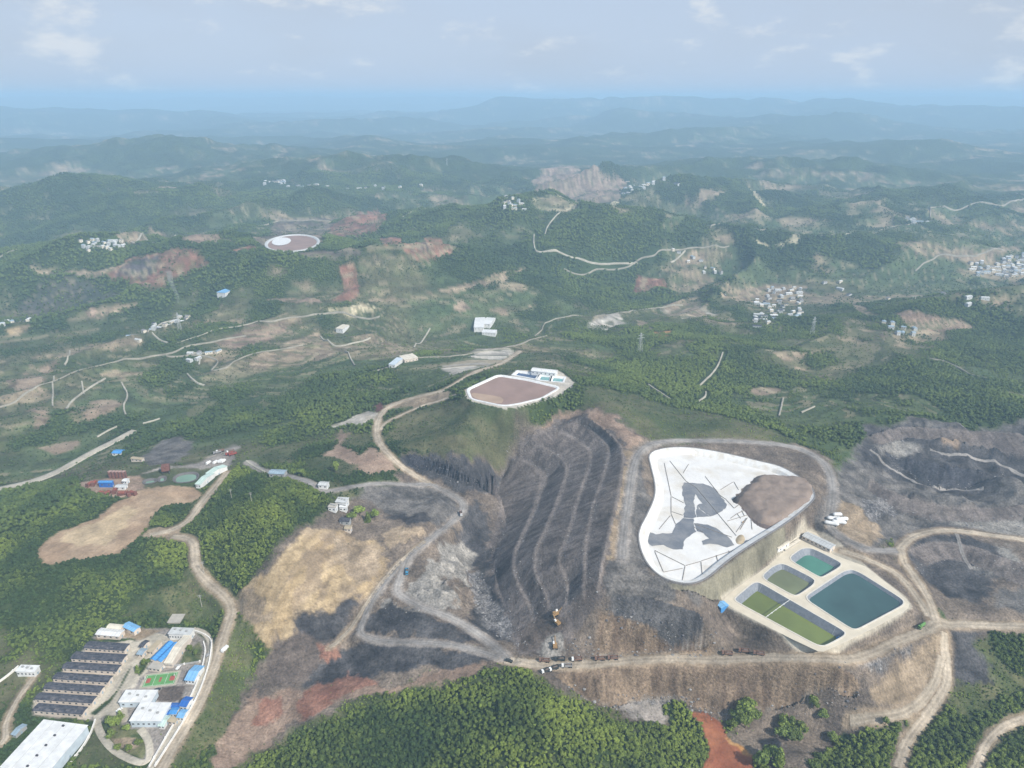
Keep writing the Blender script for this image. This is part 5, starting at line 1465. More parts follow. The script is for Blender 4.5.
# =================================================== land cover (real surface colour of soil, rock, grass)
CL=dict( # colour 1, colour 2, noise size m, trees, tree size, roughness
 forest=((.030,.048,.016),(.050,.075,.024),30,1.,1.,.5), scrub=((.075,.095,.038),(.15,.145,.07),14,.48,.50,.5), heath=((.066,.085,.037),(.125,.12,.065),30,.30,.42,.4), heathdark=((.05,.06,.045),(.09,.085,.07),60,.3,.6,.4),
 meadow=((.062,.092,.038),(.105,.125,.058),45,.16,.45,.3), garden=((.06,.085,.03),(.16,.16,.08),6,.15,.35,.4), hedge=((.03,.05,.018),(.045,.07,.025),5,1.2,.38,.4),
 field=((.31,.215,.14),(.37,.27,.18),25,0,0,.25), fieldpale=((.42,.32,.20),(.47,.36,.23),20,0,0,.2), tan=((.245,.188,.128),(.35,.272,.19),14,.02,.3,.6), brown=((.22,.16,.115),(.31,.235,.17),40,.03,.4,.5),
 pale=((.42,.39,.34),(.50,.45,.38),20,0,0,.3), yellowpale=((.45,.39,.25),(.52,.45,.30),30,.02,.4,.3),
 mine=((.122,.099,.082),(.22,.176,.137),18,.005,.3,1.), coal=((.048,.046,.049),(.098,.093,.093),12,0,0,1.), coalwet=((.02,.02,.024),(.03,.03,.035),5,0,0,.3), greyspoil=((.098,.092,.088),(.178,.163,.148),10,0,0,.9),
 palespoil=((.21,.195,.175),(.33,.305,.27),7,0,0,.9), bench=((.105,.089,.082),(.195,.165,.147),9,0,0,.8), darkbrown=((.10,.08,.068),(.155,.125,.105),10,0,0,.8),
 pinktan=((.235,.165,.122),(.32,.232,.172),12,.01,.3,.6), yellow=((.32,.235,.135),(.42,.32,.195),20,0,0,.35), redsoil=((.20,.095,.066),(.28,.152,.108),14,.01,.3,.6), redbrown=((.12,.05,.045),(.17,.08,.07),6,0,0,.5),
 redpond=((.27,.095,.05),(.33,.13,.065),14,0,0,.1), orange=((.45,.23,.08),(.50,.29,.12),6,0,0,.3), rubble=((.12,.115,.115),(.26,.245,.235),4,0,0,1.6),
 grey=((.25,.225,.20),(.34,.30,.265),10,.02,.3,.6), concrete=((.42,.375,.30),(.50,.45,.36),8,0,0,.1), cliff=((.138,.098,.069),(.245,.180,.123),7,0,0,1.), darkwall=((.065,.063,.066),(.115,.11,.108),6,0,0,1.), coalwall=((.05,.05,.06),(.085,.085,.095),7,0,0,1.2), dam=((.185,.17,.125),(.235,.215,.155),8,0,0,.3))
n12a=fbm(X/11,Y/11,3,201)-.5; n12b=fbm(X/11+40,Y/11,3,205)-.5; n60a=fbm(X/70,Y/70,4,211)-.5; n60b=fbm(X/70+40,Y/70,4,215)-.5
big=fbm(X/260,Y/230,4,221); huge=fbm(X/1100,Y/800,4,231); fine=fbm(X/3.2,Y/3.2,2,241); fine2=fbm(X/3.2,Y/3.2,2,247); n30a=fbm(X/30,Y/30,3,253)-.5; n30b=fbm(X/30,Y/30,3,257)-.5
# the wild land between: woods, pasture, small terraced fields
fm=sstep(.385,.50,big*.50+huge*.33+n60a*.40+np.clip((Zs-10)*.0016,-.06,.09)*(RAD>600)+.028)
fm=np.where(RAD<700,np.maximum(fm,sstep(.30,.42,big)),fm)
def two(c,nz): 
    a,b=np.array(CL[c][0]),np.array(CL[c][1]); return a[None]*(1-nz[:,None])+b[None]*nz[:,None]
c_for=two('forest',np.clip(.5+n60b*2,0,1)); c_past=two('meadow',np.clip(.5+n60a*2.2,0,1)); c_heath=two('heath',np.clip(.5+n60b*2,0,1)); c_tan=two('tan',np.clip(.5+n60b,0,1))
pt=sstep(.47,.55,fbm(X/420,Y/300,3,251))[:,None]
c_open=c_past*(1-pt)+c_heath*pt
fld=(sstep(.60,.66,fbm(X/150,Y/80,4,261))*sstep(900,1300,RAD)*.75)[:,None]
c_open=c_open*(1-fld)+c_tan*fld
CV=c_open*(1-fm[:,None])+c_for*fm[:,None]
TR=fm*1.0+(1-fm)*(1-fld[:,0])*.22; TSZ=fm*.95+(1-fm)*.5; RGH=np.full(len(X),.5)
del c_for,c_past,c_heath,c_tan,c_open
def nz_for(idx,size,seed): 
    return np.clip((fbm(X[idx]/size,Y[idx]/size,4,seed)-.5)*2.4+.5+ (fine[idx]-.5)*.5*(RAD[idx]<1500),0,1)
def lay(idx,alpha,cls,seed,nz=None):
    c1,c2,sz,tr,ts,rg=CL[cls]
    if nz is None: nz=nz_for(idx,sz,seed)
    c=np.array(c1)[None]*(1-nz[:,None])+np.array(c2)[None]*nz[:,None]
    a=alpha[:,None]; CV[idx]=CV[idx]*(1-a)+c*a; TR[idx]=TR[idx]*(1-alpha)+tr*alpha; TSZ[idx]=TSZ[idx]*(1-alpha)+ts*alpha; RGH[idx]=RGH[idx]*(1-alpha)+rg*alpha
REGION=np.zeros(len(X),np.int8)    # 0 ground 1 open pit 2 spoil slope 3 rock face 4 fields 5 hills
REG={'mine':1,'coal':1,'palespoil':1,'greyspoil':1,'rubble':1,'yellow':1,'redsoil':1,'darkbrown':1,'bench':2,'field':4,'fieldpale':4}
BENCHSTEP=False
def paint(k,f,w,P,seed):
    q=bbox_idx(P,w+f)
    if not len(q): return
    big_=w>8
    wx=X[q]+(n60a[q]*1.6 if big_ else n12a[q]*2.4)*w+n12b[q]*w*.5; wy=Y[q]+(n60b[q]*1.6 if big_ else n12b[q]*2.4)*w+n12a[q]*w*.5
    if not big_ and w>=3: wx+=(fine[q]-.5)*5; wy+=(fine2[q]-.5)*5; wx+=n30a[q]*w*2.2; wy+=n30b[q]*w*2.2
    ins=inpoly(wx,wy,P); d,_,_=pldist(wx,wy,P,True); sdv=np.where(ins,d,-d)
    a=sstep(-f/2,f/2,sdv)
    if big_:
        rq=max(600,float(np.median(RAD[q])))*.020; a=a*((.75 if k in('redsoil','mine','pinktan','coal') else .35)+(.25 if k in('redsoil','mine','pinktan','coal') else .65)*sstep(.37,.45,fbm(X[q]/rq,Y[q]/rq*.7,4,521)))*.92
    k2=a>.003
    nzv=None
    if k=='yellow':
        qq=q[k2]; al=X[qq]*(-.42)+Y[qq]*(-.91); ac=X[qq]*.91-Y[qq]*.42; nzv=np.clip((fbm(al/70,ac/7,4,541)-.5)*2.2+(fbm(X[qq]/40,Y[qq]/40,3,543)-.5)*1.6+.5,0,1)
    lay(q[k2],a[k2],k,seed,nzv)
    if k=='yellow':
        qq=q[k2]; ln=np.abs(((ac+n12a[qq]*5)/27)%1-.5)*2; dk=(sstep(.90,.99,ln)*.45*a[k2])[:,None]; CV[qq]=CV[qq]*(1-dk)+np.array((.15,.115,.085))[None]*dk; pt_=(sstep(.55,.68,fbm(al/34,ac/15,3,547))*.45*a[k2])[:,None]; CV[qq]=CV[qq]*(1-pt_)+np.array((.20,.155,.125))[None]*pt_
    if k in REG: 
        z=q[(a>.5)&(RAD[q]<1500)]; REGION[z]=REG[k]
first=[c for c in W['cover']]
for i,(k,f,w,P) in enumerate(first):
    if k=='bench': continue
    if k=='pinktan' and not BENCHSTEP: pass
    paint(k,f,w,P,300+i)
    nxt=first[i+1][0] if i+1<len(first) else None
    if nxt=='bench': paint(*first[i+1],300+i+1)
# lofted slopes: streaks run down the fall line
for i,(k,u,l) in enumerate(W['slopes']):
    if i not in ST: continue
    q,su,t=ST[i]; e=sstep(0,6,np.minimum(su,su.max()-su))
    st=fbm(su/3.2,t*1.6+i*3,4,401+i); st2=fbm(su/14,t*1.5,3,431+i)
    nz=np.clip((st-.5)*2.6+(st2-.5)*1.6+.5+(fine[q]-.5)*.4,0,1)
    cls=k
    if k=='dam': nz=np.clip(.5+(fbm(su/30,t*6,3,433)-.5)*1.6,0,1)
    if k=='bench':
        edge=np.exp(-((t-.07)/.055)**2)*(.35+.65*fbm(su/20,t*0+i,3,441+i)); lay(q,e*.9,cls,0,nz)
        c=np.array((.27,.235,.21))[None]; a=(np.clip(edge*.8,0,.34)*e)[:,None]; CV[q]=CV[q]*(1-a)+c*a; REGION[q]=2
        foot=(sstep(.80,1,t)*.5*e)[:,None]; CV[q]=CV[q]*(1-foot)+np.array((.17,.15,.14))[None]*foot
    else:
        lay(q,e*.95,cls,0,nz); REGION[q]=3
        if k=='cliff':
            gr=(sstep(.82,1,t)*sstep(.4,.6,fbm(su/5,t*4,3,461))*.6*e)[:,None]; CV[q]=CV[q]*(1-gr)+np.array((.26,.245,.22))[None]*gr
# small terraced plots follow the contours of the open farmland
ter=Zs/3.2+n60a*2.5; tid=np.floor(ter); alo=(X*np.cos(huge*9)+Y*np.sin(huge*9))/np.maximum(26,RAD*.022)+hash2(tid,tid*0,7)*5
hv=hash2(tid,np.floor(alo),15); ej=np.minimum(ter-tid,1-(ter-tid)); opn=np.clip(1-TR*1.25,0,1)*sstep(700,950,RAD)*(REGION==0)
CV*=(1+(hv-.5)*.75*opn)[:,None]; CV*=(1-.30*opn*sstep(.16,.04,ej))[:,None]
tn_=(opn*sstep(.80,.86,hash2(tid+3,np.floor(alo),19))*.75)[:,None]; CV=CV*(1-tn_)+np.array((.30,.25,.165))[None]*tn_
tn_=(opn*sstep(.84,.88,hash2(tid+9,np.floor(alo),23))*.7)[:,None]; CV=CV*(1-tn_)+np.array((.075,.095,.04))[None]*tn_
for k,z,f,P in W['pads']:
    if k=='ponds':
        q=bbox_idx(P,4); d,_,_=pldist(X[q],Y[q],P,True); ins=inpoly(X[q],Y[q],P); a=np.where(ins,1,1-sstep(0,2,d)); kk=a>0
        lay(q[kk],a[kk],'concrete',0)
    if k=='cells':
        q=bbox_idx(P,4); ins=inpoly(X[q],Y[q],P); lay(q[ins],np.ones(ins.sum()),'pale',0)
# haul road shoulders and the ring around the lined basin: no plants there
for name,label,wid,cls,fl,S,zsm,L in ROADS:
    q=bbox_idx(S,wid); q=q[RAD[q]<3000]
    if not len(q): continue
    d,_,_=pldist(X[q],Y[q],[tuple(p) for p in S]); a=1-sstep(wid/2+.5,wid/2+3.5,d+n12a[q]*3); kk=a>.01
    if cls in('dirt','grey') and name!='mine_track': lay(q[kk],a[kk]*.85,'tan' if cls=='dirt' else 'grey',0)
    TR[q[kk]]*=1-a[kk]
q=bbox_idx(B3_,20); d,_,_=pldist(X[q],Y[q],B3_,True); ins=inpoly(X[q],Y[q],B3_); TR[q[ins|(d<14)]]=0
q=bbox_idx(BAS,6); d,_,_=pldist(X[q],Y[q],BAS,True); ins=inpoly(X[q],Y[q],BAS); TR[q[ins|(d<6)]]=0
for b in W['buildings']:
    c_,s_=math.cos(b['rot']),math.sin(b['rot']); u_=(X-b['x'])*c_+(Y-b['y'])*s_; v_=-(X-b['x'])*s_+(Y-b['y'])*c_; TR[(np.abs(u_)<b['w']/2+2.6)&(np.abs(v_)<b['d']/2+2.6)]=0
q=bbox_idx(W['court'],3); q=q[inpoly(X[q],Y[q],[(p[0]*1.0,p[1]) for p in W['court']])]; TR[q]=0
for k,z,f,P in W['pads']:
    if k in('compound','ponds','plant','cells'):
        q=bbox_idx(P,0); q=q[inpoly(X[q],Y[q],P)]
        if k!='compound': TR[q]=0
REGION[(RAD>2600)]=5
# seams, tracks of vehicles and small gullies
trk=fbm(X/4.5,Y/4.5,3,501)
bare=(TR<.03)&(RAD<1500); CV[bare]*=(.84+.32*trk[bare])[:,None]
ridg=np.abs(2*vnoise(X/34+n12a*2,Y/34+n12b*2,511)-1); g=(1-sstep(.0,.10,ridg))*.28*((REGION==1)|(REGION==3)); CV*=(1-g)[:,None]
ct=np.abs(((Zs/5.5+n60a*2.2)%1)-.5)*2; lg=sstep(.72,.95,ct)*sstep(.42,.6,fbm(X/45,Y/45,3,531))*.22*(REGION==1)*(RAD<1500); CV*=(1+lg*.9)[:,None]; lg2=sstep(.25,.02,ct)*.20*(REGION==1)*(RAD<1500); CV*=(1-lg2)[:,None]
CV=np.clip(CV,.01,.9)
print('cover',time.time()-T0)
def land_material():
    m=bpy.data.materials.new('land'); m.use_nodes=True; t=m.node_tree; p=t.nodes['Principled BSDF']; n=t.nodes.new; l=t.links.new
    p.inputs['Roughness'].default_value=.92; p.inputs['Specular IOR Level'].default_value=.12
    a=n('ShaderNodeAttribute'); a.attribute_name='cover'; rg=n('ShaderNodeAttribute'); rg.attribute_name='rough'; wl=n('ShaderNodeAttribute'); wl.attribute_name='woods'
    g=n('ShaderNodeNewGeometry')
    n1=n('ShaderNodeTexNoise'); n1.inputs['Scale'].default_value=.55; n1.inputs['Detail'].default_value=6; n1.inputs['Roughness'].default_value=.65; l(g.outputs['Position'],n1.inputs['Vector'])
    n2=n('ShaderNodeTexNoise'); n2.inputs['Scale'].default_value=.045; n2.inputs['Detail'].default_value=6; n2.inputs['Roughness'].default_value=.62; l(g.outputs['Position'],n2.inputs['Vector'])
    v=n('ShaderNodeTexVoronoi'); v.inputs['Scale'].default_value=.10; l(g.outputs['Position'],v.inputs['Vector'])     # far tree crowns
    r1=n('ShaderNodeMapRange'); r1.inputs['From Min'].default_value=.3; r1.inputs['From Max'].default_value=.7; r1.inputs['To Min'].default_value=.66; r1.inputs['To Max'].default_value=1.34; l(n1.outputs['Fac'],r1.inputs['Value'])
    r2=n('ShaderNodeMapRange'); r2.inputs['From Min'].default_value=.3; r2.inputs['From Max'].default_value=.7; r2.inputs['To Min'].default_value=.72; r2.inputs['To Max'].default_value=1.28; l(n2.outputs['Fac'],r2.inputs['Value'])
    k1=n('ShaderNodeMath'); k1.operation='SUBTRACT'; l(r1.outputs[0],k1.inputs[0]); k1.inputs[1].default_value=1; k2=n('ShaderNodeMath'); k2.operation='MULTIPLY_ADD'; l(k1.outputs[0],k2.inputs[0]); rs=n('ShaderNodeMath'); rs.operation='MULTIPLY_ADD'; l(rg.outputs['Fac'],rs.inputs[0]); rs.inputs[1].default_value=1.1; rs.inputs[2].default_value=.35; l(rs.outputs[0],k2.inputs[1]); k2.inputs[2].default_value=1
    mu=n('ShaderNodeMath'); mu.operation='MULTIPLY'; l(k2.outputs[0],mu.inputs[0]); l(r2.outputs[0],mu.inputs[1])
    sc=n('ShaderNodeVectorMath'); sc.operation='SCALE'; l(a.outputs['Color'],sc.inputs[0]); l(mu.outputs[0],sc.inputs['Scale']); l(sc.outputs[0],p.inputs['Base Color'])
    h1=n('ShaderNodeMath'); h1.operation='MULTIPLY'; l(n1.outputs['Fac'],h1.inputs[0]); h1b=n('ShaderNodeMath'); h1b.operation='MULTIPLY'; h1b.inputs[1].default_value=1.7; l(rg.outputs['Fac'],h1b.inputs[0]); l(h1b.outputs[0],h1.inputs[1])
    h2=n('ShaderNodeMath'); h2.operation='MULTIPLY_ADD'; l(n2.outputs['Fac'],h2.inputs[0]); h2.inputs[1].default_value=4.; l(h1.outputs[0],h2.inputs[2])
    iv=n('ShaderNodeMath'); iv.operation='MULTIPLY'; l(v.outputs['Distance'],iv.inputs[0]); iv.inputs[1].default_value=-5.
    iw=n('ShaderNodeMath'); iw.operation='MULTIPLY'; l(iv.outputs[0],iw.inputs[0]); l(wl.outputs['Fac'],iw.inputs[1])
    ha=n('ShaderNodeMath'); ha.operation='ADD'; l(h2.outputs[0],ha.inputs[0]); l(iw.outputs[0],ha.inputs[1])
    b=n('ShaderNodeBump'); b.inputs['Strength'].default_value=.8; b.inputs['Distance'].default_value=1.0; l(ha.outputs[0],b.inputs['Height']); l(b.outputs[0],p.inputs['Normal'])
    return m
LAND=land_material()
woods=TR*sstep(2600,3400,RAD)
i0,j0=np.meshgrid(np.arange(NR-1),np.arange(NA),indexing='ij'); j1=(j0+1)%NA
QD=np.stack([i0*NA+j0,i0*NA+j1,(i0+1)*NA+j1,(i0+1)*NA+j0],-1).reshape(-1,4)[:,::-1]
def grid_mesh(name,quads):
    used=np.unique(quads); mp=np.full(len(X),-1,np.int64); mp[used]=np.arange(len(used)); qd=mp[quads]
    me=bpy.data.meshes.new(name); me.vertices.add(len(used)); me.loops.add(qd.size); me.polygons.add(len(qd))
    me.vertices.foreach_set('co',np.stack([X[used],Y[used],Zs[used]],-1).astype(np.float32).ravel())
    me.loops.foreach_set('vertex_index',qd.astype(np.int32).ravel()); me.polygons.foreach_set('loop_start',(np.arange(len(qd))*4).astype(np.int32))
    me.polygons.foreach_set('use_smooth',np.ones(len(qd),bool)); me.update(calc_edges=True)
    c=me.attributes.new('cover','FLOAT_COLOR','POINT'); c.data.foreach_set('color',np.concatenate([CV[used],np.ones((len(used),1))],1).astype(np.float32).ravel())
    for nm,ar in(('rough',RGH),('woods',woods)):
        at=me.attributes.new(nm,'FLOAT','POINT'); at.data.foreach_set('value',ar[used].astype(np.float32))
    me.materials.append(LAND); return me
qr=REGION[QD].max(1)
for i,(nm,lab) in enumerate([('ground','green and brown ground of woods, scrub and fields'),('open_pit','bare grey brown ground of the open cast mine'),('spoil_slope','stepped dark spoil slope with pale bench lines'),('rock_face','steep cut faces and banks of the mine'),('ploughed_field','long bare brown field in the woods'),('hills','wooded hills fading to the horizon')]):
    s=QD[qr==i]
    if len(s): tag(link(nm,grid_mesh(nm,s)),lab,kind='structure')
# middle of the sheet under the camera
fanv=[(0,0,gz(0,20))]+[(float(X[j]),float(Y[j]),float(Zs[j])) for j in range(NA)]
o=link('ground',raw('ground',fanv,[(0,1+(j+1)%NA,1+j) for j in range(NA)],mat('hidden_ground',(.07,.09,.04),.9))); tag(o,'ground straight below the viewpoint',kind='structure')
print('land mesh',time.time()-T0)
# =================================================== roads
RC={'dirt':(.375,.315,.24),'grey':(.265,.245,.225),'concrete':(.42,.38,.31),'track':(.37,.345,.28),'lane':(.27,.25,.20)}
def ribbon(name,S,wid,cls,lift=.3,jit=.12,seed=0):
    S=np.array(smooth_line([tuple(p[:2]) for p in S],1)); T=np.gradient(S,axis=0); T/=np.maximum(np.linalg.norm(T,axis=1),1e-6)[:,None]; Nn=np.stack([-T[:,1],T[:,0]],-1)
    soft=cls in('dirt','grey'); us=np.array([-1.25,-.95,-.62,-.42,-.2,0,.2,.42,.62,.95,1.25] if soft else [-1,-.98,-.5,0,.5,.98,1]); n=len(us)
    kk=np.arange(len(S))*.6; h1=wid/2*(1+jit*2*(vnoise(kk,kk*0,seed)-.5)); h2=wid/2*(1+jit*2*(vnoise(kk,kk*0,seed+5)-.5))
    V=np.stack([S+Nn*(np.where(u<0,h1,h2)*u)[:,None] for u in us],1).reshape(-1,2); U=np.tile(us,len(S))
    z=interp(Zs,V[:,0],V[:,1])+lift*np.where(np.abs(U)>=us[-1]-1e-6,-.6,1)
    base=np.stack([interp(CV[:,k],V[:,0],V[:,1]) for k in range(3)],-1); col=np.tile(np.array(RC[cls]),(len(V),1))
    f1=fbm(V[:,0]/6,V[:,1]/6,3,seed+900); f2=fbm(V[:,0]/38,V[:,1]/38,2,seed+930)
    if soft:
        tr=np.exp(-((np.abs(U)-.42)/.13)**2)*.16-np.exp(-(U/.16)**2)*.10; col=col*(1+tr+(f1-.5)*.5+(f2-.5)*.6)[:,None]
        a=np.clip((1.15-np.abs(U))/.35+(f1-.5)*1.2,0,1)*np.where(np.abs(U)>=1.24,0,1)
    else: col=col*(1+(f1-.5)*.25+(f2-.5)*.25)[:,None]; a=np.ones(len(V))
    col=base*(1-a[:,None])+col*a[:,None]; F=[]
    for i in range(len(S)-1):
        for k in range(n-1): F.append((i*n+k+1,i*n+k,(i+1)*n+k,(i+1)*n+k+1))
    me=raw(name,np.column_stack([V,z]).tolist(),F,LAND,True); c=me.attributes.new('cover','FLOAT_COLOR','POINT'); c.data.foreach_set('color',np.concatenate([np.clip(col,.02,.9),np.ones((len(V),1))],1).astype(np.float32).ravel())
    for nm,v in(('rough',.25),('woods',0.)): at=me.attributes.new(nm,'FLOAT','POINT'); at.data.foreach_set('value',np.full(len(V),v,np.float32))
    return me
for i,(name,label,wid,cls,fl,S,zsm,L) in enumerate(ROADS):
    tag(link(name,ribbon(name,S,wid,cls,.26,.16 if cls!='concrete' else .02,i)),label,kind='structure')
for i,P in enumerate(W['tracks']):
    r=math.hypot(*P[0])
    for q_ in smooth_line(P,4): TR[(X-q_[0])**2+(Y-q_[1])**2<(r*.0035+3)**2]=0
    tag(link('footpath',ribbon('footpath',smooth_line(P,3),max(2.0,r*.0014),'track',.8+r*.0011,.15,50+i)),'pale winding farm track among the fields',kind='structure')
# country lanes that follow the contours
lr=random.Random(11)
for i in range(15):
    r=lr.uniform(850,2700); a=math.radians(lr.uniform(-36,36)); p=[r*math.sin(a),r*math.cos(a)]; h=lr.uniform(0,6.28); S=[tuple(p)]; L=lr.uniform(.2,.45)*r; st_=r*.014
    for k in range(int(L/st_)):
        e=8; gx_=(gz(p[0]+e,p[1])-gz(p[0]-e,p[1])); gy_=(gz(p[0],p[1]+e)-gz(p[0],p[1]-e)); t_=math.atan2(gx_,-gy_)
        if math.cos(t_-h)<0: t_+=math.pi
        h+=.55*math.atan2(math.sin(t_-h),math.cos(t_-h))+lr.gauss(0,.22); p=[p[0]+st_*math.cos(h),p[1]+st_*math.sin(h)]; S.append(tuple(p))
    if len(S)<4 or any(REGION[np.argmin((X-q_[0])**2+(Y-q_[1])**2)] in(1,2,3,4) for q_ in S[::6]): continue
    for q_ in smooth_line(S,2): TR[(X-q_[0])**2+(Y-q_[1])**2<(r*.0035+3)**2]=0
    tag(link('country_lane',ribbon('country_lane',smooth_line(S,1),max(1.9,r*.00115),'lane',.8+r*.0011,.15,90+i)),'thin pale lane winding along the hillside',kind='structure')
# =================================================== ponds
def inset(P,d):
    n=len(P); A=sum(P[i][0]*P[(i+1)%n][1]-P[(i+1)%n][0]*P[i][1] for i in range(n)); s=1 if A>0 else -1; out=[]
    for i in range(n):
        a,b,c=Vector(P[i-1][:2]),Vector(P[i][:2]),Vector(P[(i+1)%n][:2]); e1=(b-a).normalized(); e2=(c-b).normalized()
        n1=Vector((-e1.y,e1.x))*s; n2=Vector((-e2.y,e2.x))*s; m=(n1+n2)
        if m.length<1e-4: m=n1.copy()
        m.normalize(); k=d/max(.6,m.dot(n1)); out.append((b.x+m.x*k,b.y+m.y*k))
    return out
def poly_fill(name,loops,z,m):
    bm=bmesh.new(); es=[]
    for P in loops:
        vs=[bm.verts.new((p[0],p[1],z)) for p in P]; es+=[bm.edges.new((vs[i],vs[(i+1)%len(vs)])) for i in range(len(vs))]
    bmesh.ops.triangle_fill(bm,use_beauty=True,use_dissolve=False,edges=es); bmesh.ops.recalc_face_normals(bm,faces=bm.faces)
    if bm.faces and sum(f.normal.z for f in bm.faces)<0: bmesh.ops.reverse_faces(bm,faces=bm.faces)
    me=bpy.data.meshes.new(name); bm.to_mesh(me); bm.free(); me.materials.append(m); return me
def loft(name,loops,m,cap=False,smooth=False):
    """closed loops [(pts,z)...]"""
    V=[];F=[];n=len(loops[0][0])
    for P,z in loops: V+=[(p[0],p[1],z) for p in P]
    for k in range(len(loops)-1):
        for i in range(n): j=(i+1)%n; F.append((k*n+i,k*n+j,(k+1)*n+j,(k+1)*n+i))
    if cap: F.append(tuple((len(loops)-1)*n+i for i in range(n)))
    me=raw(name,V,F,m,smooth); bm=bmesh.new(); bm.from_mesh(me); bmesh.ops.recalc_face_normals(bm,faces=bm.faces); bm.to_mesh(me); bm.free(); return me
def water_mat(name,col):
    if name in MATS: return MATS[name]
    m=mat(name,col,.10,.22,.025,spec=.5); t=m.node_tree; p=t.nodes['Principled BSDF']
    b=t.nodes.new('ShaderNodeBump'); b.inputs['Strength'].default_value=.06; n=t.nodes.new('ShaderNodeTexNoise'); n.inputs['Scale'].default_value=.8; t.links.new(n.outputs['Fac'],b.inputs['Height']); t.links.new(b.outputs[0],p.inputs['Normal'])
    g=t.nodes.new('ShaderNodeNewGeometry'); t.links.new(g.outputs['Position'],n.inputs['Vector']); return m
WCOL={'olive':(.135,.165,.045),'sage':(.18,.20,.105),'jade':(.07,.20,.145),'teal':(.042,.088,.086)}
LINER=mat('pond_liner',(.20,.215,.24),.5,.14,.5); CON=mat('apron_concrete',(.60,.535,.42),.85,.07,.12); KERB=mat('pond_kerb',(.62,.58,.50),.8,.08,.3)
PLAB={'olive':'long olive green pond with deep grey lined walls','sage':'small sage green pond between the jade and olive ponds','jade':'small jade green pond by the pale pump house','teal':'largest pond full of dark teal water'}
pad=[P for k,z,f,P in W['pads'] if k=='ponds'][0]
tag(link('concrete_apron',poly_fill('concrete_apron',[smooth_line(pad,1,True)]+[inset(P,-.9) for *_,P in PND],W['pond_z']+.12,CON)),'cream concrete apron around the four ponds',kind='structure')
for n,dpth,ins_,wl,P in PND:
    cx=sum(p[0] for p in P)/len(P); cy=sum(p[1] for p in P)/len(P); L=[(p[0]-cx,p[1]-cy) for p in P]
    t=empty('settling_pond',(cx,cy,W['pond_z']),0,PLAB[n],'pond','settling ponds below the lined basin')
    link('liner',loft('liner',[(inset(L,.05),.38),(inset(L,ins_*wl/dpth+.2),-wl+.05),(inset(L,ins_),-dpth)],LINER,True),t)
    link('kerb',loft('kerb',[(inset(L,-1.0),.02),(inset(L,-1.0),.45),(inset(L,.08),.45),(inset(L,.08),.2)],KERB),t)
    link('water',poly_fill('water',[inset(L,ins_*wl/dpth-.05)],-wl,water_mat('water_'+n,WCOL[n])),t)
    i1=inset(L,ins_*wl/dpth-.75); link('waterline',loft('waterline',[(inset(L,ins_*wl/dpth-.70),-wl+.80),(inset(L,ins_*wl/dpth+.0),-wl+.06)],mat('waterline_scum',(.31,.31,.27),.7)),t)
    # welded strips of the liner down the walls
    for i in range(0,len(L),2):
        a=inset(L,.05)[i]; b=inset(L,ins_*wl/dpth+.2)[i]
        if math.dist(a,b)<2.6: continue
        link('weld_strip',MB().bar((a[0],a[1],.40),(b[0],b[1],-wl+.1),.13,4).mesh('weld_strip',mat('weld',(.33,.345,.36),.6)),t)
# floating pipe over the olive pond
P=PND[0][4]; x=[p[0] for p in P]; 
A0=W['ponds'][0][4]; pa=np.array(A0[1])*.55+np.array(A0[4])*.45; pb=np.array(A0[7])*.55+np.array(A0[6])*.45
pa=np.array([A0[2][i]*.62+A0[3][i]*.38 for i in(0,1)]); pb=np.array([A0[7][i]*.62+A0[6][i]*.38 for i in(0,1)])
t=empty('floating_hose',(float(pa[0]),float(pa[1]),W['pond_z']+.5),0,'thin pale hose stretched across the olive pond','hose')
link('hose',MB().bar((0,0,0),(float(pb[0]-pa[0]),float(pb[1]-pa[1]),0),.22,6).mesh('hose',mat('hose_pale',(.6,.6,.58),.5)),t)
for i in range(6): link('float',MB().box((pb[0]-pa[0])*(i+.5)/6,(pb[1]-pa[1])*(i+.5)/6,-.3,.9,.9,.3).mesh('float',mat('hose_pale',(.6,.6,.58),.5)),t)
px,py=[float(v) for v in inset(PND[0][4],3.2)[int(len(PND[0][4])*.52)]]
t=empty('pump_float',(px,py,W['pond_z']-5.2),.5,'little blue pump float at the near end of the olive pond','pump float')
link('hull',MB().box(0,0,0,3.4,2.2,.7).mesh('hull',bmat('blue')),t); link('pump',MB().bar((0,0,.7),(0,0,1.8),.6,8).mesh('pump',bmat('skyblue')),t); link('rail',MB().bar((-1.5,-.9,.7),(-1.5,-.9,1.7),.08).bar((1.5,-.9,.7),(1.5,-.9,1.7),.08).bar((-1.5,-.9,1.7),(1.5,-.9,1.7),.08).mesh('rail',bmat('white')),t)
for l,P in STL:
    cx=sum(p[0] for p in P)/len(P); cy=sum(p[1] for p in P)/len(P); L=[(p[0]-cx,p[1]-cy) for p in P]
    t=empty('settling_pond',(cx,cy,12),0,l,'pond','settling ponds of the processing plant')
    link('bank',loft('bank',[(inset(L,-1.2),.05),(inset(L,-1.2),.7),(L,.7),(inset(L,2.5),-1.5)],mat('dark_bank',(.13,.12,.115),.8)),t)
    link('water',poly_fill('water',[inset(L,1.6)],-1.0,water_mat('water_pale',(.20,.31,.22))),t)
for l,k,P in CEL:
    cx=sum(p[0] for p in P)/4; cy=sum(p[1] for p in P)/4; L=[(p[0]-cx,p[1]-cy) for p in P]
    t=empty('waste_cell',(cx,cy,65),0,l,'waste cell')
    link('rim',loft('rim',[(inset(L,-2.),.1),(inset(L,-2.),1.0),(L,1.0),(inset(L,2.5),-1.8)],bmat('white')),t)
    link('water',poly_fill('water',[inset(L,1.6)],-1.0,water_mat('cell_navy',(.035,.075,.16)) if k=='navy' else water_mat('cell_teal',(.16,.36,.36))),t)
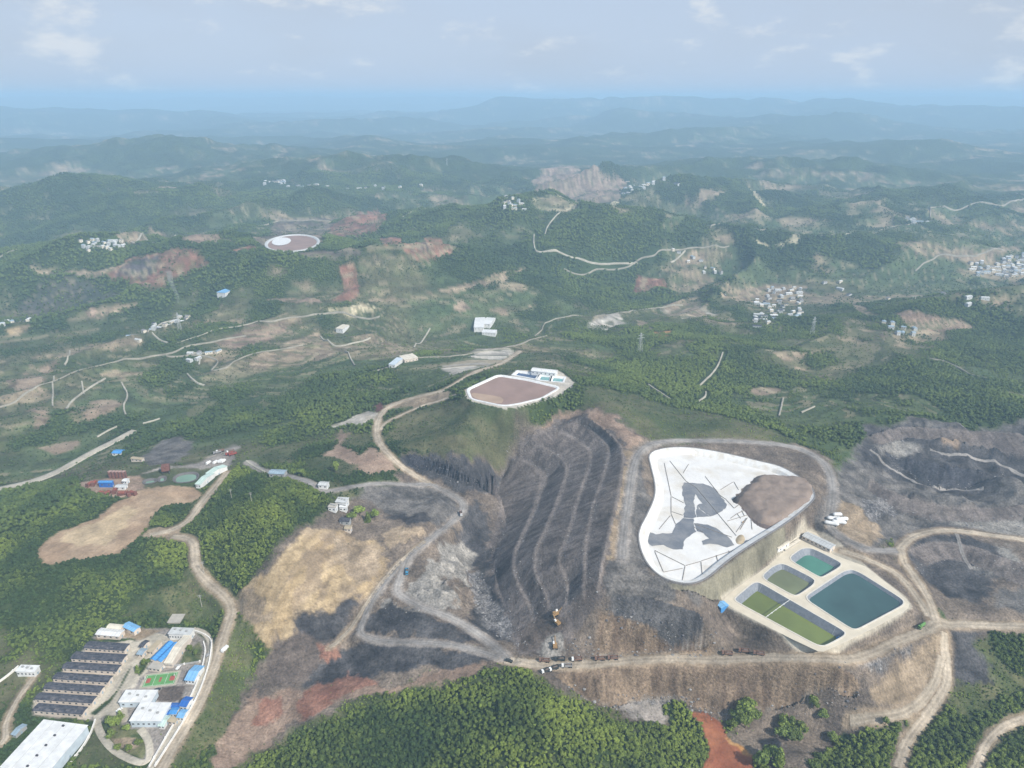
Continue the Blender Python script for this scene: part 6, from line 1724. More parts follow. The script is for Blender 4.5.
# =================================================== the big lined basin
BZ=W['basin_z']; cx=sum(p[0] for p in BAS)/len(BAS); cy=sum(p[1] for p in BAS)/len(BAS)
def loc(P): return [(p[0]-cx,p[1]-cy) for p in P]
LB=loc(BAS)
def membrane():
    m=mat('white_membrane',(.70,.685,.655),.45,.05,.06,bump=.35); t=m.node_tree; p=t.nodes['Principled BSDF']; l=t.links.new; n=t.nodes.new
    g=n('ShaderNodeNewGeometry'); a=n('ShaderNodeTexNoise'); a.inputs['Scale'].default_value=.05; a.inputs['Detail'].default_value=6; l(g.outputs['Position'],a.inputs['Vector'])
    r=n('ShaderNodeMapRange'); r.inputs['From Min'].default_value=.47; r.inputs['From Max'].default_value=.72; r.inputs['To Max'].default_value=.62; l(a.outputs['Fac'],r.inputs['Value'])
    x=n('ShaderNodeMix'); x.data_type='RGBA'; l(r.outputs[0],x.inputs['Factor']); l(t.nodes['Color Ramp'].outputs[0],x.inputs['A']); x.inputs['B'].default_value=(.50,.44,.34,1); l(x.outputs['Result'],p.inputs['Base Color']); return m
MEM=membrane()
def jagged(P,step=2.5,amp=.9,seed=0):
    Q=[]
    for i in range(len(P)):
        a,b=P[i],P[(i+1)%len(P)]; n=max(1,int(math.dist(a,b)/step))
        for k in range(n): u=k/n; x,y=a[0]+(b[0]-a[0])*u,a[1]+(b[1]-a[1])*u; d=(fbm(np.array([x/4]),np.array([y/4]),3,701+seed)[0]-.5)*amp*3; e=(fbm(np.array([x/4]),np.array([y/4]),3,711+seed)[0]-.5)*amp*3; Q.append((x+d,y+e))
    return Q
t=empty('lined_basin',(cx,cy,BZ),0,'big white membrane lined basin half filled with brown waste','basin')
DW,DH=8.0,W['basin_h']
MEMW=mat('membrane_wall',(.70,.695,.67),.5,.06,.3); tt_=MEMW.node_tree; g_=tt_.nodes.new('ShaderNodeNewGeometry'); sx_=tt_.nodes.new('ShaderNodeVectorMath'); sx_.operation='MULTIPLY'; sx_.inputs[1].default_value=(.16,.16,.02); nn_=tt_.nodes.new('ShaderNodeTexNoise'); nn_.inputs['Scale'].default_value=1; nn_.inputs['Detail'].default_value=5
rr_=tt_.nodes.new('ShaderNodeMapRange'); rr_.inputs['From Min'].default_value=.45; rr_.inputs['From Max'].default_value=.68; rr_.inputs['To Max'].default_value=.5; xx_=tt_.nodes.new('ShaderNodeMix'); xx_.data_type='RGBA'; xx_.inputs['B'].default_value=(.50,.43,.32,1)
tt_.links.new(g_.outputs['Position'],sx_.inputs[0]); tt_.links.new(sx_.outputs[0],nn_.inputs['Vector']); tt_.links.new(nn_.outputs['Fac'],rr_.inputs['Value']); tt_.links.new(rr_.outputs[0],xx_.inputs['Factor']); tt_.links.new(tt_.nodes['Color Ramp'].outputs[0],xx_.inputs['A']); tt_.links.new(xx_.outputs['Result'],tt_.nodes['Principled BSDF'].inputs['Base Color'])
link('liner_wall',loft('liner_wall',[(inset(LB,.0),.35),(inset(LB,DW*.62),-DH*.28),(inset(LB,DW),-DH)],MEMW),t)
link('liner_floor',poly_fill('liner_floor',[inset(LB,DW-.2)],-DH-.02,MEM),t)
link('rim_kerb',loft('rim_kerb',[(inset(LB,-1.4),-.3),(inset(LB,-1.2),.5),(inset(LB,.05),.5),(inset(LB,.1),.2)],mat('rim_dark',(.20,.19,.185),.7)),t)
DARKM=mat('bare_membrane',(.150,.160,.180),.45,.10,.10,col2=(.235,.235,.24),bump=.3)
for P in W['dark']:
    S=jagged(P); link('bare_sheet',poly_fill('bare_sheet',[loc(S)],-DH+.12,DARKM),t)
SEAM=mat('sandbag_seam',(.24,.215,.19),.9,.2,.5)
for S in W['seams']:
    S=loc(S); mb=MB()
    for a,b in zip(S[:-1],S[1:]): mb.bar((a[0],a[1],-DH+.2),(b[0],b[1],-DH+.2),.30,5)
    link('sandbag_seam',mb.mesh('sandbag_seam',SEAM),t)
# vertical weld lines and stains on the walls
LI=inset(LB,DW)
for i in range(0,len(LB),2):
    a=LB[i]; b=LI[i]; link('weld_strip',MB().bar((a[0],a[1],.42),(b[0],b[1],-DH+.08),.16,4).mesh('weld_strip',mat('weld_white',(.62,.61,.58),.6)),t)
def mound(name,P,z0,h,run,step,m,label=None,cat=None,amp=.6,lean=0):
    xs=[p[0] for p in P]; ys=[p[1] for p in P]; gx=np.arange(min(xs)-step,max(xs)+step*1.5,step); gy=np.arange(min(ys)-step,max(ys)+step*1.5,step)
    Xg,Yg=np.meshgrid(gx,gy,indexing='ij'); xf,yf=Xg.ravel(),Yg.ravel(); ins=inpoly(xf,yf,P); d,_,_=pldist(xf,yf,P,True); sd_=np.where(ins,d,-d)
    z=z0-.6+(h+.6)*sstep(-step*.3,run,sd_)+(fbm(xf/7,yf/7,3,77)-.5)*amp*2*sstep(0,4,sd_)+lean*(xf-min(xs))/(max(xs)-min(xs))*sstep(0,run*.6,sd_)
    ny=len(gy); F=[]; ok=(sd_>-step*1.1).reshape(Xg.shape)
    for i in range(len(gx)-1):
        for j in range(ny-1):
            if ok[i,j] and ok[i+1,j] and ok[i,j+1] and ok[i+1,j+1]: F.append((i*ny+j,(i+1)*ny+j,(i+1)*ny+j+1,i*ny+j+1))
    used=sorted({v for f in F for v in f}); mp={v:k for k,v in enumerate(used)}; ox=sum(xs)/len(xs); oy=sum(ys)/len(ys)
    me=raw(name,[(xf[v]-ox,yf[v]-oy,z[v]-z0) for v in used],[tuple(mp[v] for v in f) for f in F],m,True)
    o=link(name,me); o.location=(ox,oy,z0); return tag(o,label,cat)
mound('waste_fill',jagged(smooth_line(W['fill'],1,True),3,1.6),BZ-DH,5.5,10,2.,mat('waste_brown',(.20,.152,.122),.9,.12,.09,col2=(.275,.215,.175),bump=.5),'broad brown waste heap filling the right half of the lined basin','waste heap',1.3,2.)
mound('waste_fill',smooth_line(W['fillwet'],2,True),BZ-DH+.3,2.4,5,1.8,mat('waste_wet',(.125,.095,.085),.8,.12,.1,bump=.4),'dark wet rim of waste along the lower edge of the heap','waste heap',.4)
mound('waste_fill',smooth_line(W['filldark'],2,True),BZ-DH+.3,4.2,4,1.5,mat('waste_black',(.065,.055,.055),.9,.2,.2,bump=.4),'small blackish waste pile at the left tip of the heap','waste heap',.8)
mound('waste_fill',smooth_line(W['spot'],2,True),BZ-DH+.15,.9,4,1.2,mat('waste_sand',(.40,.325,.22),.9,.12,.3),'round sandy patch where the membrane seams meet','sand patch',.3)
# hilltop basin and the far basin
t2=empty('lined_basin',(0,0,0),0,'hilltop basin with a white rim full of pinkish brown waste','basin')
link('white_rim',loft('white_rim',[(inset(B2,-2.6),64.6),(inset(B2,-2.3),65.8),(inset(B2,.3),65.7),(inset(B2,2.2),63.6)],bmat('white')),t2)
link('waste_fill',poly_fill('waste_fill',[inset(B2,1.2)],64.3,mat('waste_pink',(.27,.185,.155),.9,.10,.05)),t2)
link('tan_waste',poly_fill('tan_waste',[inset(smooth_line(W['basin2_tan'],1,True),3)],64.5,mat('waste_tan',(.36,.26,.19),.9,.10,.05)),t2)
B3=smooth_line(W['basin3'],2,True); z3=Z3+1.5
t3=empty('lined_basin',(0,0,0),0,'distant oval basin with a white rim and bright white end','basin')
link('white_rim',loft('white_rim',[(inset(B3,-4),z3-16),(inset(B3,-2.5),z3),(inset(B3,2),z3),(inset(B3,6),z3-3)],bmat('greywhite')),t3)
link('waste_fill',poly_fill('waste_fill',[inset(B3,4)],z3-2.0,mat('waste_pink',(.27,.185,.155))),t3)
link('white_sheet',poly_fill('white_sheet',[smooth_line(W['basin3_w'],1,True)],z3-1.0,bmat('white')),t3)
print('basins',time.time()-T0)
# =================================================== buildings
GLASS=mat('dark_glass',(.035,.045,.06),.15,.1,1,spec=.5)
WIN={}
def window_mesh(w,h):
    k=(round(w,1),round(h,1))
    if k not in WIN: WIN[k]=(MB().box(0,0,0,w,.10,h).mesh('window',bmat('grey')),MB().box(0,-.055,.1,w-.2,.06,h-.2).mesh('pane',GLASS))
    return WIN[k]
def building(b):
    w,d,h=b['w'],b['d'],b['h']; zb=min(gz(b['x']+dx,b['y']+dy) for dx in(-w/3,0,w/3) for dy in(-d/3,0,d/3)); zt=b['z']
    t=empty(b['name'],(b['x'],b['y'],zt),b['rot'],b['label'],b['cat'],b.get('group'))
    dn=zt-zb+.6; kind=b['kind']; rm=bmat(b['roof']); wm=bmat(b['wall'])
    link('wall',MB().box(0,0,-dn,w-.6,d-.6,h+dn).mesh('wall',wm),t)
    rise={'gable':min(.14*d,2.2),'tile':min(.10*d,1.6),'valley':1.4,'arch':min(.22*d,2.6),'flat':.5}[kind]
    V=[];F=[]; W2,D2=w/2+.25,d/2+.25
    if kind in('gable','tile'):
        prof=[(-D2,0),(0,rise),(D2,0)]
    elif kind=='valley': prof=None
    elif kind=='arch': prof=[(-D2*math.cos(math.pi*i/8),rise*math.sin(math.pi*i/8)) for i in range(9)]
    else: prof=[(-D2,.35),(0,.5),(D2,.35)]
    if kind=='valley':
        prof=[(-W2,0),(-W2*.5,rise),(0,.15),(W2*.5,rise),(W2,0)]; ax='y'; ext=D2
    else: ax='x'; ext=W2
    n=len(prof); th=.22
    for e in(-ext,ext):
        for u,z in prof: V.append((e,u,h+z+th) if ax=='x' else (u,e,h+z+th))
        for u,z in prof: V.append((e,u,h+z-.02) if ax=='x' else (u,e,h+z-.02))
    m=2*n
    for i in range(n-1):
        F+= [(i,i+1,m+i+1,m+i),(n+i+1,n+i,m+n+i,m+n+i+1),(i+1,i,n+i,n+i+1),(m+i,m+i+1,m+n+i+1,m+n+i)]
    F+=[(0,m,m+n,n),(n-1,2*n-1,m+2*n-1,m+n-1)]
    me=raw('roof',V,F,rm); bm=bmesh.new(); bm.from_mesh(me); bmesh.ops.recalc_face_normals(bm,faces=bm.faces); bm.to_mesh(me); bm.free()
    ro=link('roof',me,t)
    if kind in('gable','tile'):   # closed gable ends
        for s in(-1,1): link('gable',raw('gable',[(s*(w/2-.3),-d/2+.3,h),(s*(w/2-.3),d/2-.3,h),(s*(w/2-.3),0,h+rise-.05),(s*(w/2-.55),-d/2+.3,h),(s*(w/2-.55),d/2-.3,h),(s*(w/2-.55),0,h+rise-.05)],[(0,1,2),(5,4,3),(0,2,5,3),(1,4,5,2)],wm),t)
        link('ridge_cap',MB().box(0,0,h+rise+.12,w+.5,.5,.2).mesh('ridge_cap',mat('ridge_'+b['roof'],tuple(.75*c+.05 for c in PAL[b['roof']]),.7)),ro)
    if kind in('gable','valley') and b['roof']!='slate' and RADB(b)<900:
        mb=MB(); 
        for (u0,z0),(u1,z1) in zip(prof[:-1],prof[1:]):
            nr=int(2*ext/2.4)
            for k in range(nr):
                e=-ext+(k+.5)*2*ext/nr
                mb.bar((e,u0,h+z0+th+.03) if ax=='x' else (u0,e,h+z0+th+.03),(e,u1,h+z1+th+.03) if ax=='x' else (u1,e,h+z1+th+.03),.10,4)
        link('roof_rib',mb.mesh('roof_rib',mat('rib_'+b['roof'],tuple(.62*c for c in PAL[b['roof']]),.6)),ro)
    if kind=='flat' and h>=5 and RADB(b)<700 and not b.get('vents'):
        for k in range(3): o=link('roof_unit',MB().box(0,0,0,1.8,1.3,1.0,top=.9).mesh('roof_unit',bmat('grey')),ro); o.location=(w*(-.3+.28*k),d*(.15-.12*k),h+.7)
    if kind=='flat' and w>14:
        for k in range(1,int(w/7)): link('roof_seam',MB().box(-w/2+k*w/int(w/7),0,h+.72,.18,d*.98,.07).mesh('roof_seam',mat('seam_'+b['roof'],tuple(.66*c for c in PAL[b['roof']]),.7)),ro)
    if kind=='tile':
        rm2=mat('roof_patch',(.13,.12,.125),.8,.3,.6)
        for k in range(11):
            u=rnd.uniform(-.45,.45)*w; s=rnd.choice((-1,1)); v=s*rnd.uniform(.12,.40)*d; zz_=h+rise*(1-abs(v)/D2)+th+.03
            pw,pd=rnd.uniform(1.2,3.5),rnd.uniform(.8,1.6); sl=rise/D2*s
            link('roof_patch',raw('roof_patch',[(u-pw/2,v-pd/2,zz_+sl*pd/2),(u+pw/2,v-pd/2,zz_+sl*pd/2),(u+pw/2,v+pd/2,zz_-sl*pd/2),(u-pw/2,v+pd/2,zz_-sl*pd/2)],[(0,1,2,3)],rm2),ro)
    nw=b.get('windows',0); pitch=w/max(nw,1)
    ww=min(pitch*.5,1.7); wh=min(1.3,h*.42)
    if nw or h>=3:
        nn=nw or max(2,int(w/5)); pitch=w/nn; wi,pa_=window_mesh(min(pitch*.5,1.7),min(1.3,h*.42))
        for side in(-1,1):
            for k in range(nn):
                if side==1 and k%2: continue
                o=link('window',wi,t); o.location=(-w/2+(k+.5)*pitch,side*(d/2-.3+.02),h*.42); o.rotation_euler=(0,0,0 if side<0 else math.pi)
                if RADB(b)<1200: p=link('pane',pa_,o)
        dr=link('door',MB().box(0,0,0,1.3,.14,2.2).mesh('door',bmat('bluegrey')),t); dr.location=(w/2-.3+.03,0,.02); dr.rotation_euler=(0,0,math.pi/2)
    for k in range(b.get('vents',0)):
        o=link('vent',MB().box(0,0,0,1.6,1.2,.9,top=.8).mesh('vent',mat('vent_dark',(.06,.06,.07),.6)),ro); o.location=(w*.02,(-.42+.21*k)*d,h+.7)
    return t
def RADB(b): return math.hypot(b['x'],b['y'])
for b in W['buildings']: building(b)
# compound walls, court
WHT=mat('wall_white',(.74,.71,.66),.8,.08,.3)
for l,P in W['walls']:
    grey='grey' in l; S=smooth_line(P,2); t=empty('boundary_wall',(S[0][0],S[0][1],gz(*S[0])),0,l,'wall'); ox,oy,oz=t.location
    V=[];F=[];hh=1.3 if grey else 1.7; tk=.3 if grey else .42
    for i,p in enumerate(S):
        a=S[max(i-1,0)]; c=S[min(i+1,len(S)-1)]; tx,ty=c[0]-a[0],c[1]-a[1]; Ln=math.hypot(tx,ty) or 1; nx,ny=-ty/Ln*tk,tx/Ln*tk; z=gz(*p)-oz
        V+=[(p[0]-ox+nx,p[1]-oy+ny,z-.8),(p[0]-ox+nx,p[1]-oy+ny,z+hh),(p[0]-ox-nx,p[1]-oy-ny,z+hh),(p[0]-ox-nx,p[1]-oy-ny,z-.8)]
    for i in range(len(S)-1):
        for k in range(3): F.append((i*4+k,i*4+k+1,i*4+5+k,i*4+4+k))
    F+=[(3,2,1,0),tuple(len(V)-4+k for k in range(4))]
    link('wall_panel',raw('wall_panel',V,F,bmat('grey') if grey else WHT),t)
    D=0
    for i in range(len(S)-1):
        D+=math.dist(S[i],S[i+1])
        if D>11: D=0; link('pier',MB().box(S[i+1][0]-ox,S[i+1][1]-oy,gz(*S[i+1])-oz-.5,1.1,1.1,hh+.8).mesh('pier',WHT),t)
cq=[Vector((p[0],p[1],gz(*p)+.05)) for p in W['court']]; c0=sum(cq,Vector())/4; zc=max(v.z for v in cq)+.10
ux=((cq[1]-cq[0])+(cq[2]-cq[3]))/2; rot=math.atan2(ux.y,ux.x); cw=ux.length; cd=((cq[3]-cq[0])+(cq[2]-cq[1])).length/2
t=empty('sports_court',(c0.x,c0.y,zc),rot,'green sports court with red key areas and white lines','sports court')
link('surface',MB().box(0,0,-.5,cw*1.1,cd*1.12,.52).mesh('surface',mat('court_tan',(.42,.38,.30),.9)),t)
link('playing_field',MB().box(0,0,0,cw*.94,cd*.9,.05).mesh('playing_field',mat('court_green',(.12,.30,.10),.8,.12,.3)),t)
RED=mat('court_red',(.36,.09,.07),.8,.12,.4); LINE=mat('court_line',(.75,.75,.72),.7)
for u,ww in((-.36,.13),(.0,.07),(.36,.16)): link('key_area',MB().box(u*cw,0,.055,ww*cw,cd*.36,.03).mesh('key_area',RED),t)
mb=MB()
for u in(-.44,-.18,.18,.44): mb.box(u*cw,0,.055,.18,cd*.82,.025)
for v in(-.41,.41): mb.box(0,v*cd,.058,cw*.88,.18,.025)
link('line_marking',mb.mesh('line_marking',LINE),t)
for u in(-.45,.45):
    link('hoop',MB().bar((u*cw,0,0),(u*cw,0,3),.12).box(u*cw*.97,0,2.6,.1,1.8,1.1).mesh('hoop',bmat('white')),t)
# villages
HV=[]
for i,(w,d,h) in enumerate(((11,9,7),(14,9,5.5),(9,9,9),(17,8,5),(22,10,6))):
    HV.append((MB().box(0,0,-3,w,d,h+3).mesh('house',bmat('greywhite') if i%3 else bmat('creamroof')),
      raw('roof',[(-w/2-.4,-d/2-.4,h),(w/2+.4,-d/2-.4,h),(w/2+.4,d/2+.4,h),(-w/2-.4,d/2+.4,h),(-w/2*.9,0,h+1.8),(w/2*.9,0,h+1.8)],[(0,1,5,4),(2,3,4,5),(1,2,5),(3,0,4),(3,2,1,0)]),
      MB().box(-w*.25,-d/2-.03,h*.5,1.4,.12,1.5).box(w*.25,-d/2-.03,h*.5,1.4,.12,1.5).box(0,-d/2-.03,.1,1.4,.12,2.2).mesh('window',GLASS)))
RF=[bmat('white'),bmat('greywhite'),bmat('slate'),bmat('bluegrey'),mat('roof_tile_grey',(.22,.21,.21),.8),bmat('greywhite')]
ROOFV={}
for label,group,P,n,kind in W['villages']:
    n=int(n*.78) if n>12 else n
    xs=[p[0] for p in P]; ys=[p[1] for p in P]; pl=[]; tries=0; mind=15
    r=math.hypot(sum(xs)/len(xs),sum(ys)/len(ys)); sc=.72 if r<1900 else min(1.4,.72*r/1900)
    while len(pl)<n and tries<6000:
        tries+=1; x=rnd.uniform(min(xs),max(xs)); y=rnd.uniform(min(ys),max(ys))
        if tries%700==0: mind*=.85
        if inpoly(np.array([x]),np.array([y]),P)[0] and all((x-a)**2+(y-b)**2>mind**2 for a,b in pl): pl.append((x,y))
    base=rnd.uniform(-.4,.4); RN=['white roofed','pale grey roofed','slate roofed','blue grey roofed','grey tiled','pale grey roofed']
    for x,y in pl:
        k=rnd.randrange(len(HV)); wl_,rf_,wn_=HV[k]; ri=3 if kind=='blue' else rnd.randrange(len(RF))
        if (k,ri) not in ROOFV: ROOFV[(k,ri)]=rf_.copy(); ROOFV[(k,ri)].materials.append(RF[ri])
        TR[(X-x)**2+(Y-y)**2<(12*sc)**2]=0
        o=link('house',wl_); o.location=(x,y,gz(x,y)); o.rotation_euler=(0,0,base+rnd.choice((0,math.pi/2,math.pi))*0+rnd.gauss(0,.25)+(math.pi/2 if rnd.random()<.3 else 0)); o.scale=(sc,sc,sc); tag(o,(label if kind=='blue' else RN[ri]+' '+label.split(' ',1)[1] if label.split(' ',1)[1].startswith('house') else RN[ri]+' '+label).replace('roofed white','roofed').replace('roofed pale','roofed').replace('roofed small white','roofed small').replace('tiled white','tiled').replace('tiled pale','tiled').replace('tiled small white','tiled small'),'house',group)
        link('roof',ROOFV[(k,ri)],o); link('window',wn_,o)
# =================================================== vehicles
VC={'brown':(.20,.12,.09),'dark':(.045,.05,.05),'grey':(.28,.28,.28),'green':(.12,.26,.07),'blue':(.06,.26,.42),'white':(.75,.75,.73),'red':(.30,.07,.05)}
TYRE=mat('tyre',(.025,.025,.027),.9); CHAS=mat('chassis',(.06,.06,.06),.7)
def vm(c): return mat('vehicle_'+c,VC[c],.5,.12,1.2)
WH=MB().bar((0,-.22,0),(0,.22,0),.62,10).mesh('wheel',TYRE)
def dump_truck(name,label,p,c,a,cat='truck',group='dump trucks of the mine',S=1.0):
    t=empty(name,(p[0],p[1],gz(*p)+.32),a,label,cat,group); t.scale=(S,S,S)
    link('chassis',MB().box(0,0,.7,8.2,1.2,.4).mesh('chassis',CHAS),t)
    white=('white cabbed' in label); cab=link('cab',MB().box(-3.4,0,1.0,1.8,2.4,2.0,top=.88).mesh('cab',vm('white') if white or c in('white',) else vm(c)),t)
    link('windscreen',MB().box(-4.25,0,2.0,.12,2.0,.75).mesh('windscreen',GLASS),cab)
    if c=='green':
        link('tank',MB().bar((-2.2,0,2.1),(4.0,0,2.1),1.15,12).mesh('tank',vm(c)),t)
    else:
        mb=MB().box(.9,0,1.15,5.8,2.5,.2)
        for s in(-1,1): mb.box(.9,s*1.22,1.35,5.8,.14,1.35)
        mb.box(-2.0,0,1.35,.16,2.5,1.8); mb.box(3.78,0,1.35,.14,2.5,1.1); link('dump_body',mb.mesh('dump_body',vm('brown' if c=='white' else c)),t)
        link('load',MB().box(.9,0,1.36,5.4,2.2,1.1,top=.45).mesh('load',mat('load_dirt',(.16,.125,.105),.95,.2,1)),t)
    for x in(-3.2,1.6,3.0):
        for s in(-1,1): o=link('wheel',WH,t); o.location=(x,s*1.1,.62)
def rline(p):   # heading of the nearest road at p
    best=None
    for name,label,wid,cls,fl,S,zsm,L in ROADS:
        d=np.hypot(S[:,0]-p[0],S[:,1]-p[1]); k=int(d.argmin())
        if best is None or d[k]<best[0]: q=S[min(k+1,len(S)-1)]-S[max(k-1,0)]; best=(d[k],math.atan2(q[1],q[0]))
    return best[1]
for n,l,p,c,a in W['trucks']: dump_truck(n,l,p,c,rline(p)+a*.5)
def excavator(name,label,p,a,S=1.25):
    t=empty(name,(p[0],p[1],gz(*p)),a,label,'excavator','excavators working the spoil'); t.scale=(S,S,S); Yl=mat('digger_paint',(.30,.185,.08),.55,.2,1.); 
    for s in(-1,1): link('track',MB().box(0,s*1.3,0,4.6,.7,1.0,top=.85,topd=1).mesh('track',TYRE),t)
    link('house',MB().box(-.4,0,1.05,3.8,2.8,1.4,top=.93).mesh('house',Yl),t); c=link('cab',MB().box(.9,.8,2.3,1.5,1.1,1.1,top=.85).mesh('cab',vm('white')),t); link('window',MB().box(1.66,.8,2.6,.08,.9,.6).mesh('window',GLASS),c)
    b=link('boom',MB().bar((1.3,-.2,2.0),(4.4,-.2,4.8),.36,6,.28).mesh('boom',Yl),t); k=link('stick',MB().bar((4.4,-.2,4.8),(6.6,-.2,2.2),.26,6,.2).mesh('stick',Yl),t); link('bucket',MB().box(6.6,-.2,1.0,1.2,1.3,1.2,top=.7).mesh('bucket',CHAS),k)
for n,l,p,a in W['diggers']: excavator(n,l,p,a)
WH2=MB().bar((0,-.12,0),(0,.12,0),.36,8).mesh('wheel',TYRE)
for n,l,p,c,a in W['cars']:
    if n=='lorry': dump_truck('lorry',l,p,c,a,'lorry','lorries on the parking ground',1.1); continue
    van=n=='van'; t=empty(n.replace(' ','_'),(p[0],p[1],gz(*p)+.3),a,l,'van' if van else 'car'); t.scale=(1.3,1.3,1.3)
    Lb,hb=(5.2,1.5) if van else(4.4,.75)
    link('body',MB().box(0,0,.35,Lb,1.85,hb,top=.97).mesh('body',vm(c)),t); link('cabin',MB().box(-.1 if not van else -.9,0,.35+hb,Lb*.55 if not van else Lb*.6,1.65,.6 if not van else .5,top=.8).mesh('cabin',vm(c)),t)
    link('windscreen',MB().box(Lb*.42 if van else Lb*.2,0,1.2 if van else .95,.12 if not van else .4,1.5,.5).mesh('windscreen',GLASS),t)
    for x in(-Lb*.32,Lb*.32):
        for s in(-1,1): o=link('wheel',WH2,t); o.location=(x,s*.85,.36)
yard_cars=[(-262,424,'white',1.3,'white van parked by the yard entrance houses'),(-268,402,'dark',.3,'dark car parked at the edge of the garden beds'),(-287,383,'white',1.0,'white car beside the drive near the white hall'),(-248,378,'blue',.2,'blue car parked between the two white halls'),(-243,436,'grey',.8,'grey car by the two storey block'),(-300,449,'red',.1,'red car below the warehouses')]
for x,y,c,a,l in yard_cars:
    t=empty('parked_car',(x,y,gz(x,y)+.05),a,l,'car'); link('body',MB().box(0,0,.35,4.5,1.85,.75,top=.97).mesh('body',vm(c)),t); link('cabin',MB().box(-.1,0,1.1,2.5,1.65,.6,top=.8).mesh('cabin',vm(c)),t); link('windscreen',MB().box(1.0,0,1.1,.4,1.5,.5).mesh('windscreen',GLASS),t)
    for u in(-1.4,1.4):
        for v in(-1,1): o=link('wheel',WH2,t); o.location=(u,v*.85,.36)
# white wrapped rolls, tanks, rusty gear, hopper
def capsule(L,R,n=10,k=5,seed=0):
    V=[];F=[]; rows=[]
    for i in range(k*2+6):
        u=i/(k*2+5); x=-L/2+L*u; e=min(u,1-u)*L/R; f=math.sqrt(max(.02,1-(1-min(1,e))**2)); row=[]
        for j in range(n):
            a=2*math.pi*j/n; w=1+.16*math.sin(seed+i*1.7+j*2.1); V.append((x,R*f*w*math.cos(a),max(-.2,R*.75+R*.8*f*w*math.sin(a)))); row.append(len(V)-1)
        rows.append(row)
    for a,b in zip(rows[:-1],rows[1:]):
        for j in range(n): F.append((a[j],b[j],b[(j+1)%n],a[(j+1)%n]))
    F+=[tuple(rows[0]),tuple(rows[-1][::-1])]; return V,F
blab=['lowest white wrapped roll in the pile beside the ring road','second white wrapped roll from the bottom of the pile by the ring road','white wrapped roll lying left in the pile by the ring road','topmost white wrapped roll in the pile by the ring road','right hand white wrapped roll of the pile by the ring road']
for i,p in enumerate(W['bundles']):
    V,F=capsule(13 if i!=3 else 9,2.1,seed=i); t=empty('membrane_roll',(p[0],p[1],gz(*p)),-.35+.12*i,blab[i],'membrane roll','rolls of white membrane')
    link('wrapping',raw('wrapping',V,F,bmat('white'),True),t)
    for s in(-.3,.3): link('strap',MB().bar((13*s,0,.2),(13*s+.35,0,.2),2.28,12).mesh('strap',bmat('grey')),t)
RUST=mat('rust',(.13,.055,.04),.8,.3,.6,col2=(.22,.10,.075)); 
for i,p in enumerate(W['tanks']):
    t=empty('storage_tank',(p[0],p[1],gz(*p)),0,'rusty brown upright tank in the row behind the blue walled shed','tank','rusty tanks in a row')
    link('shell',MB().bar((0,0,-.5),(0,0,8),2.6,14).mesh('shell',RUST),t); link('lid',MB().bar((0,0,8),(0,0,9),2.6,14,.4).mesh('lid',mat('rust_pale',(.3,.2,.17),.8)),t); link('ladder',MB().bar((2.4,-1.6,0),(2.4,-1.6,8.4),.15,4).bar((1.9,-2.1,0),(1.9,-2.1,8.4),.15,4).mesh('ladder',CHAS),t)
for i,p in enumerate(W['junk']):
    t=empty('rusty_machine',(p[0],p[1],gz(*p)),rnd.uniform(0,3),'rusty brown machine lying in the yard of the processing plant','machine','rusty machines in the plant yard')
    link('frame',MB().box(0,0,0,9,4,1.0).box(-3.5,0,1,1,3.6,3).box(3.5,0,1,1,3.6,2.4).mesh('frame',RUST),t); link('drum',MB().bar((-3,0,2.6),(3.2,0,2.2),1.7,10).mesh('drum',mat('rust_red',(.24,.075,.05),.8,.3,.5)),t); link('chute',MB().box(5.2,.6,0,2.4,2.2,2.6,top=.5).mesh('chute',mat('rust_pale',(.3,.2,.17),.8)),t)
p=W['hopper']; t=empty('hopper',(p[0],p[1],gz(*p)),.3,'dark rusty hopper tower between the settling ponds','hopper')
link('bin',MB().box(0,0,4,8,7,6).mesh('bin',RUST),t); link('funnel',MB().box(0,0,1.5,3,2.6,2.5,top=2.4).mesh('funnel',RUST),t)
for a in(-1,1):
    for e in(-1,1): link('leg',MB().bar((a*3.4,e*3,-.5),(a*3.4,e*3,4.2),.35,6).mesh('leg',CHAS),t)
# poles and pylons
for i,p in enumerate(W['poles']):
    t=empty('power_pole',(p[0],p[1],gz(*p)),.3,['pale power pole in the scrub above the compound','power pole at the left edge of the wooded hill','second power pole on the wooded hill','power pole beside the winding dirt road'][i],'power pole')
    link('post',MB().bar((0,0,-1),(0,0,13),.28,6,.18).mesh('post',bmat('concrete')),t); link('crossarm',MB().box(0,0,12,3.2,.25,.25).box(0,0,10.6,2.4,.25,.25).mesh('crossarm',bmat('grey')),t)
for i,p in enumerate(W['pylons']):
    r=math.hypot(*p); H=34; t=empty('pylon',(p[0],p[1],gz(*p)),.2*i,['lattice pylon on the hazy ridge','lattice pylon behind the roadside hamlet','lattice pylon in the wooded valley','lattice pylon below the dense white village'][i],'pylon'); mb=MB()
    for a in(-1,1):
        for e in(-1,1):
            mb.bar((a*3,e*3,-2),(a*.6,e*.6,H),.22,4)
            for k in range(4): z0,z1=H*k/4,H*(k+1)/4; w0,w1=3-2.4*k/4,3-2.4*(k+1)/4; mb.bar((a*w0,e*w0,z0),(-a*w1,e*w1,z1),.12,3)
    link('lattice',mb.mesh('lattice',bmat('greywhite')),t); link('crossarm',MB().box(0,0,H*.72,14,.5,.5).box(0,0,H*.86,10,.5,.5).mesh('crossarm',bmat('greywhite')),t)
print('objects',time.time()-T0)
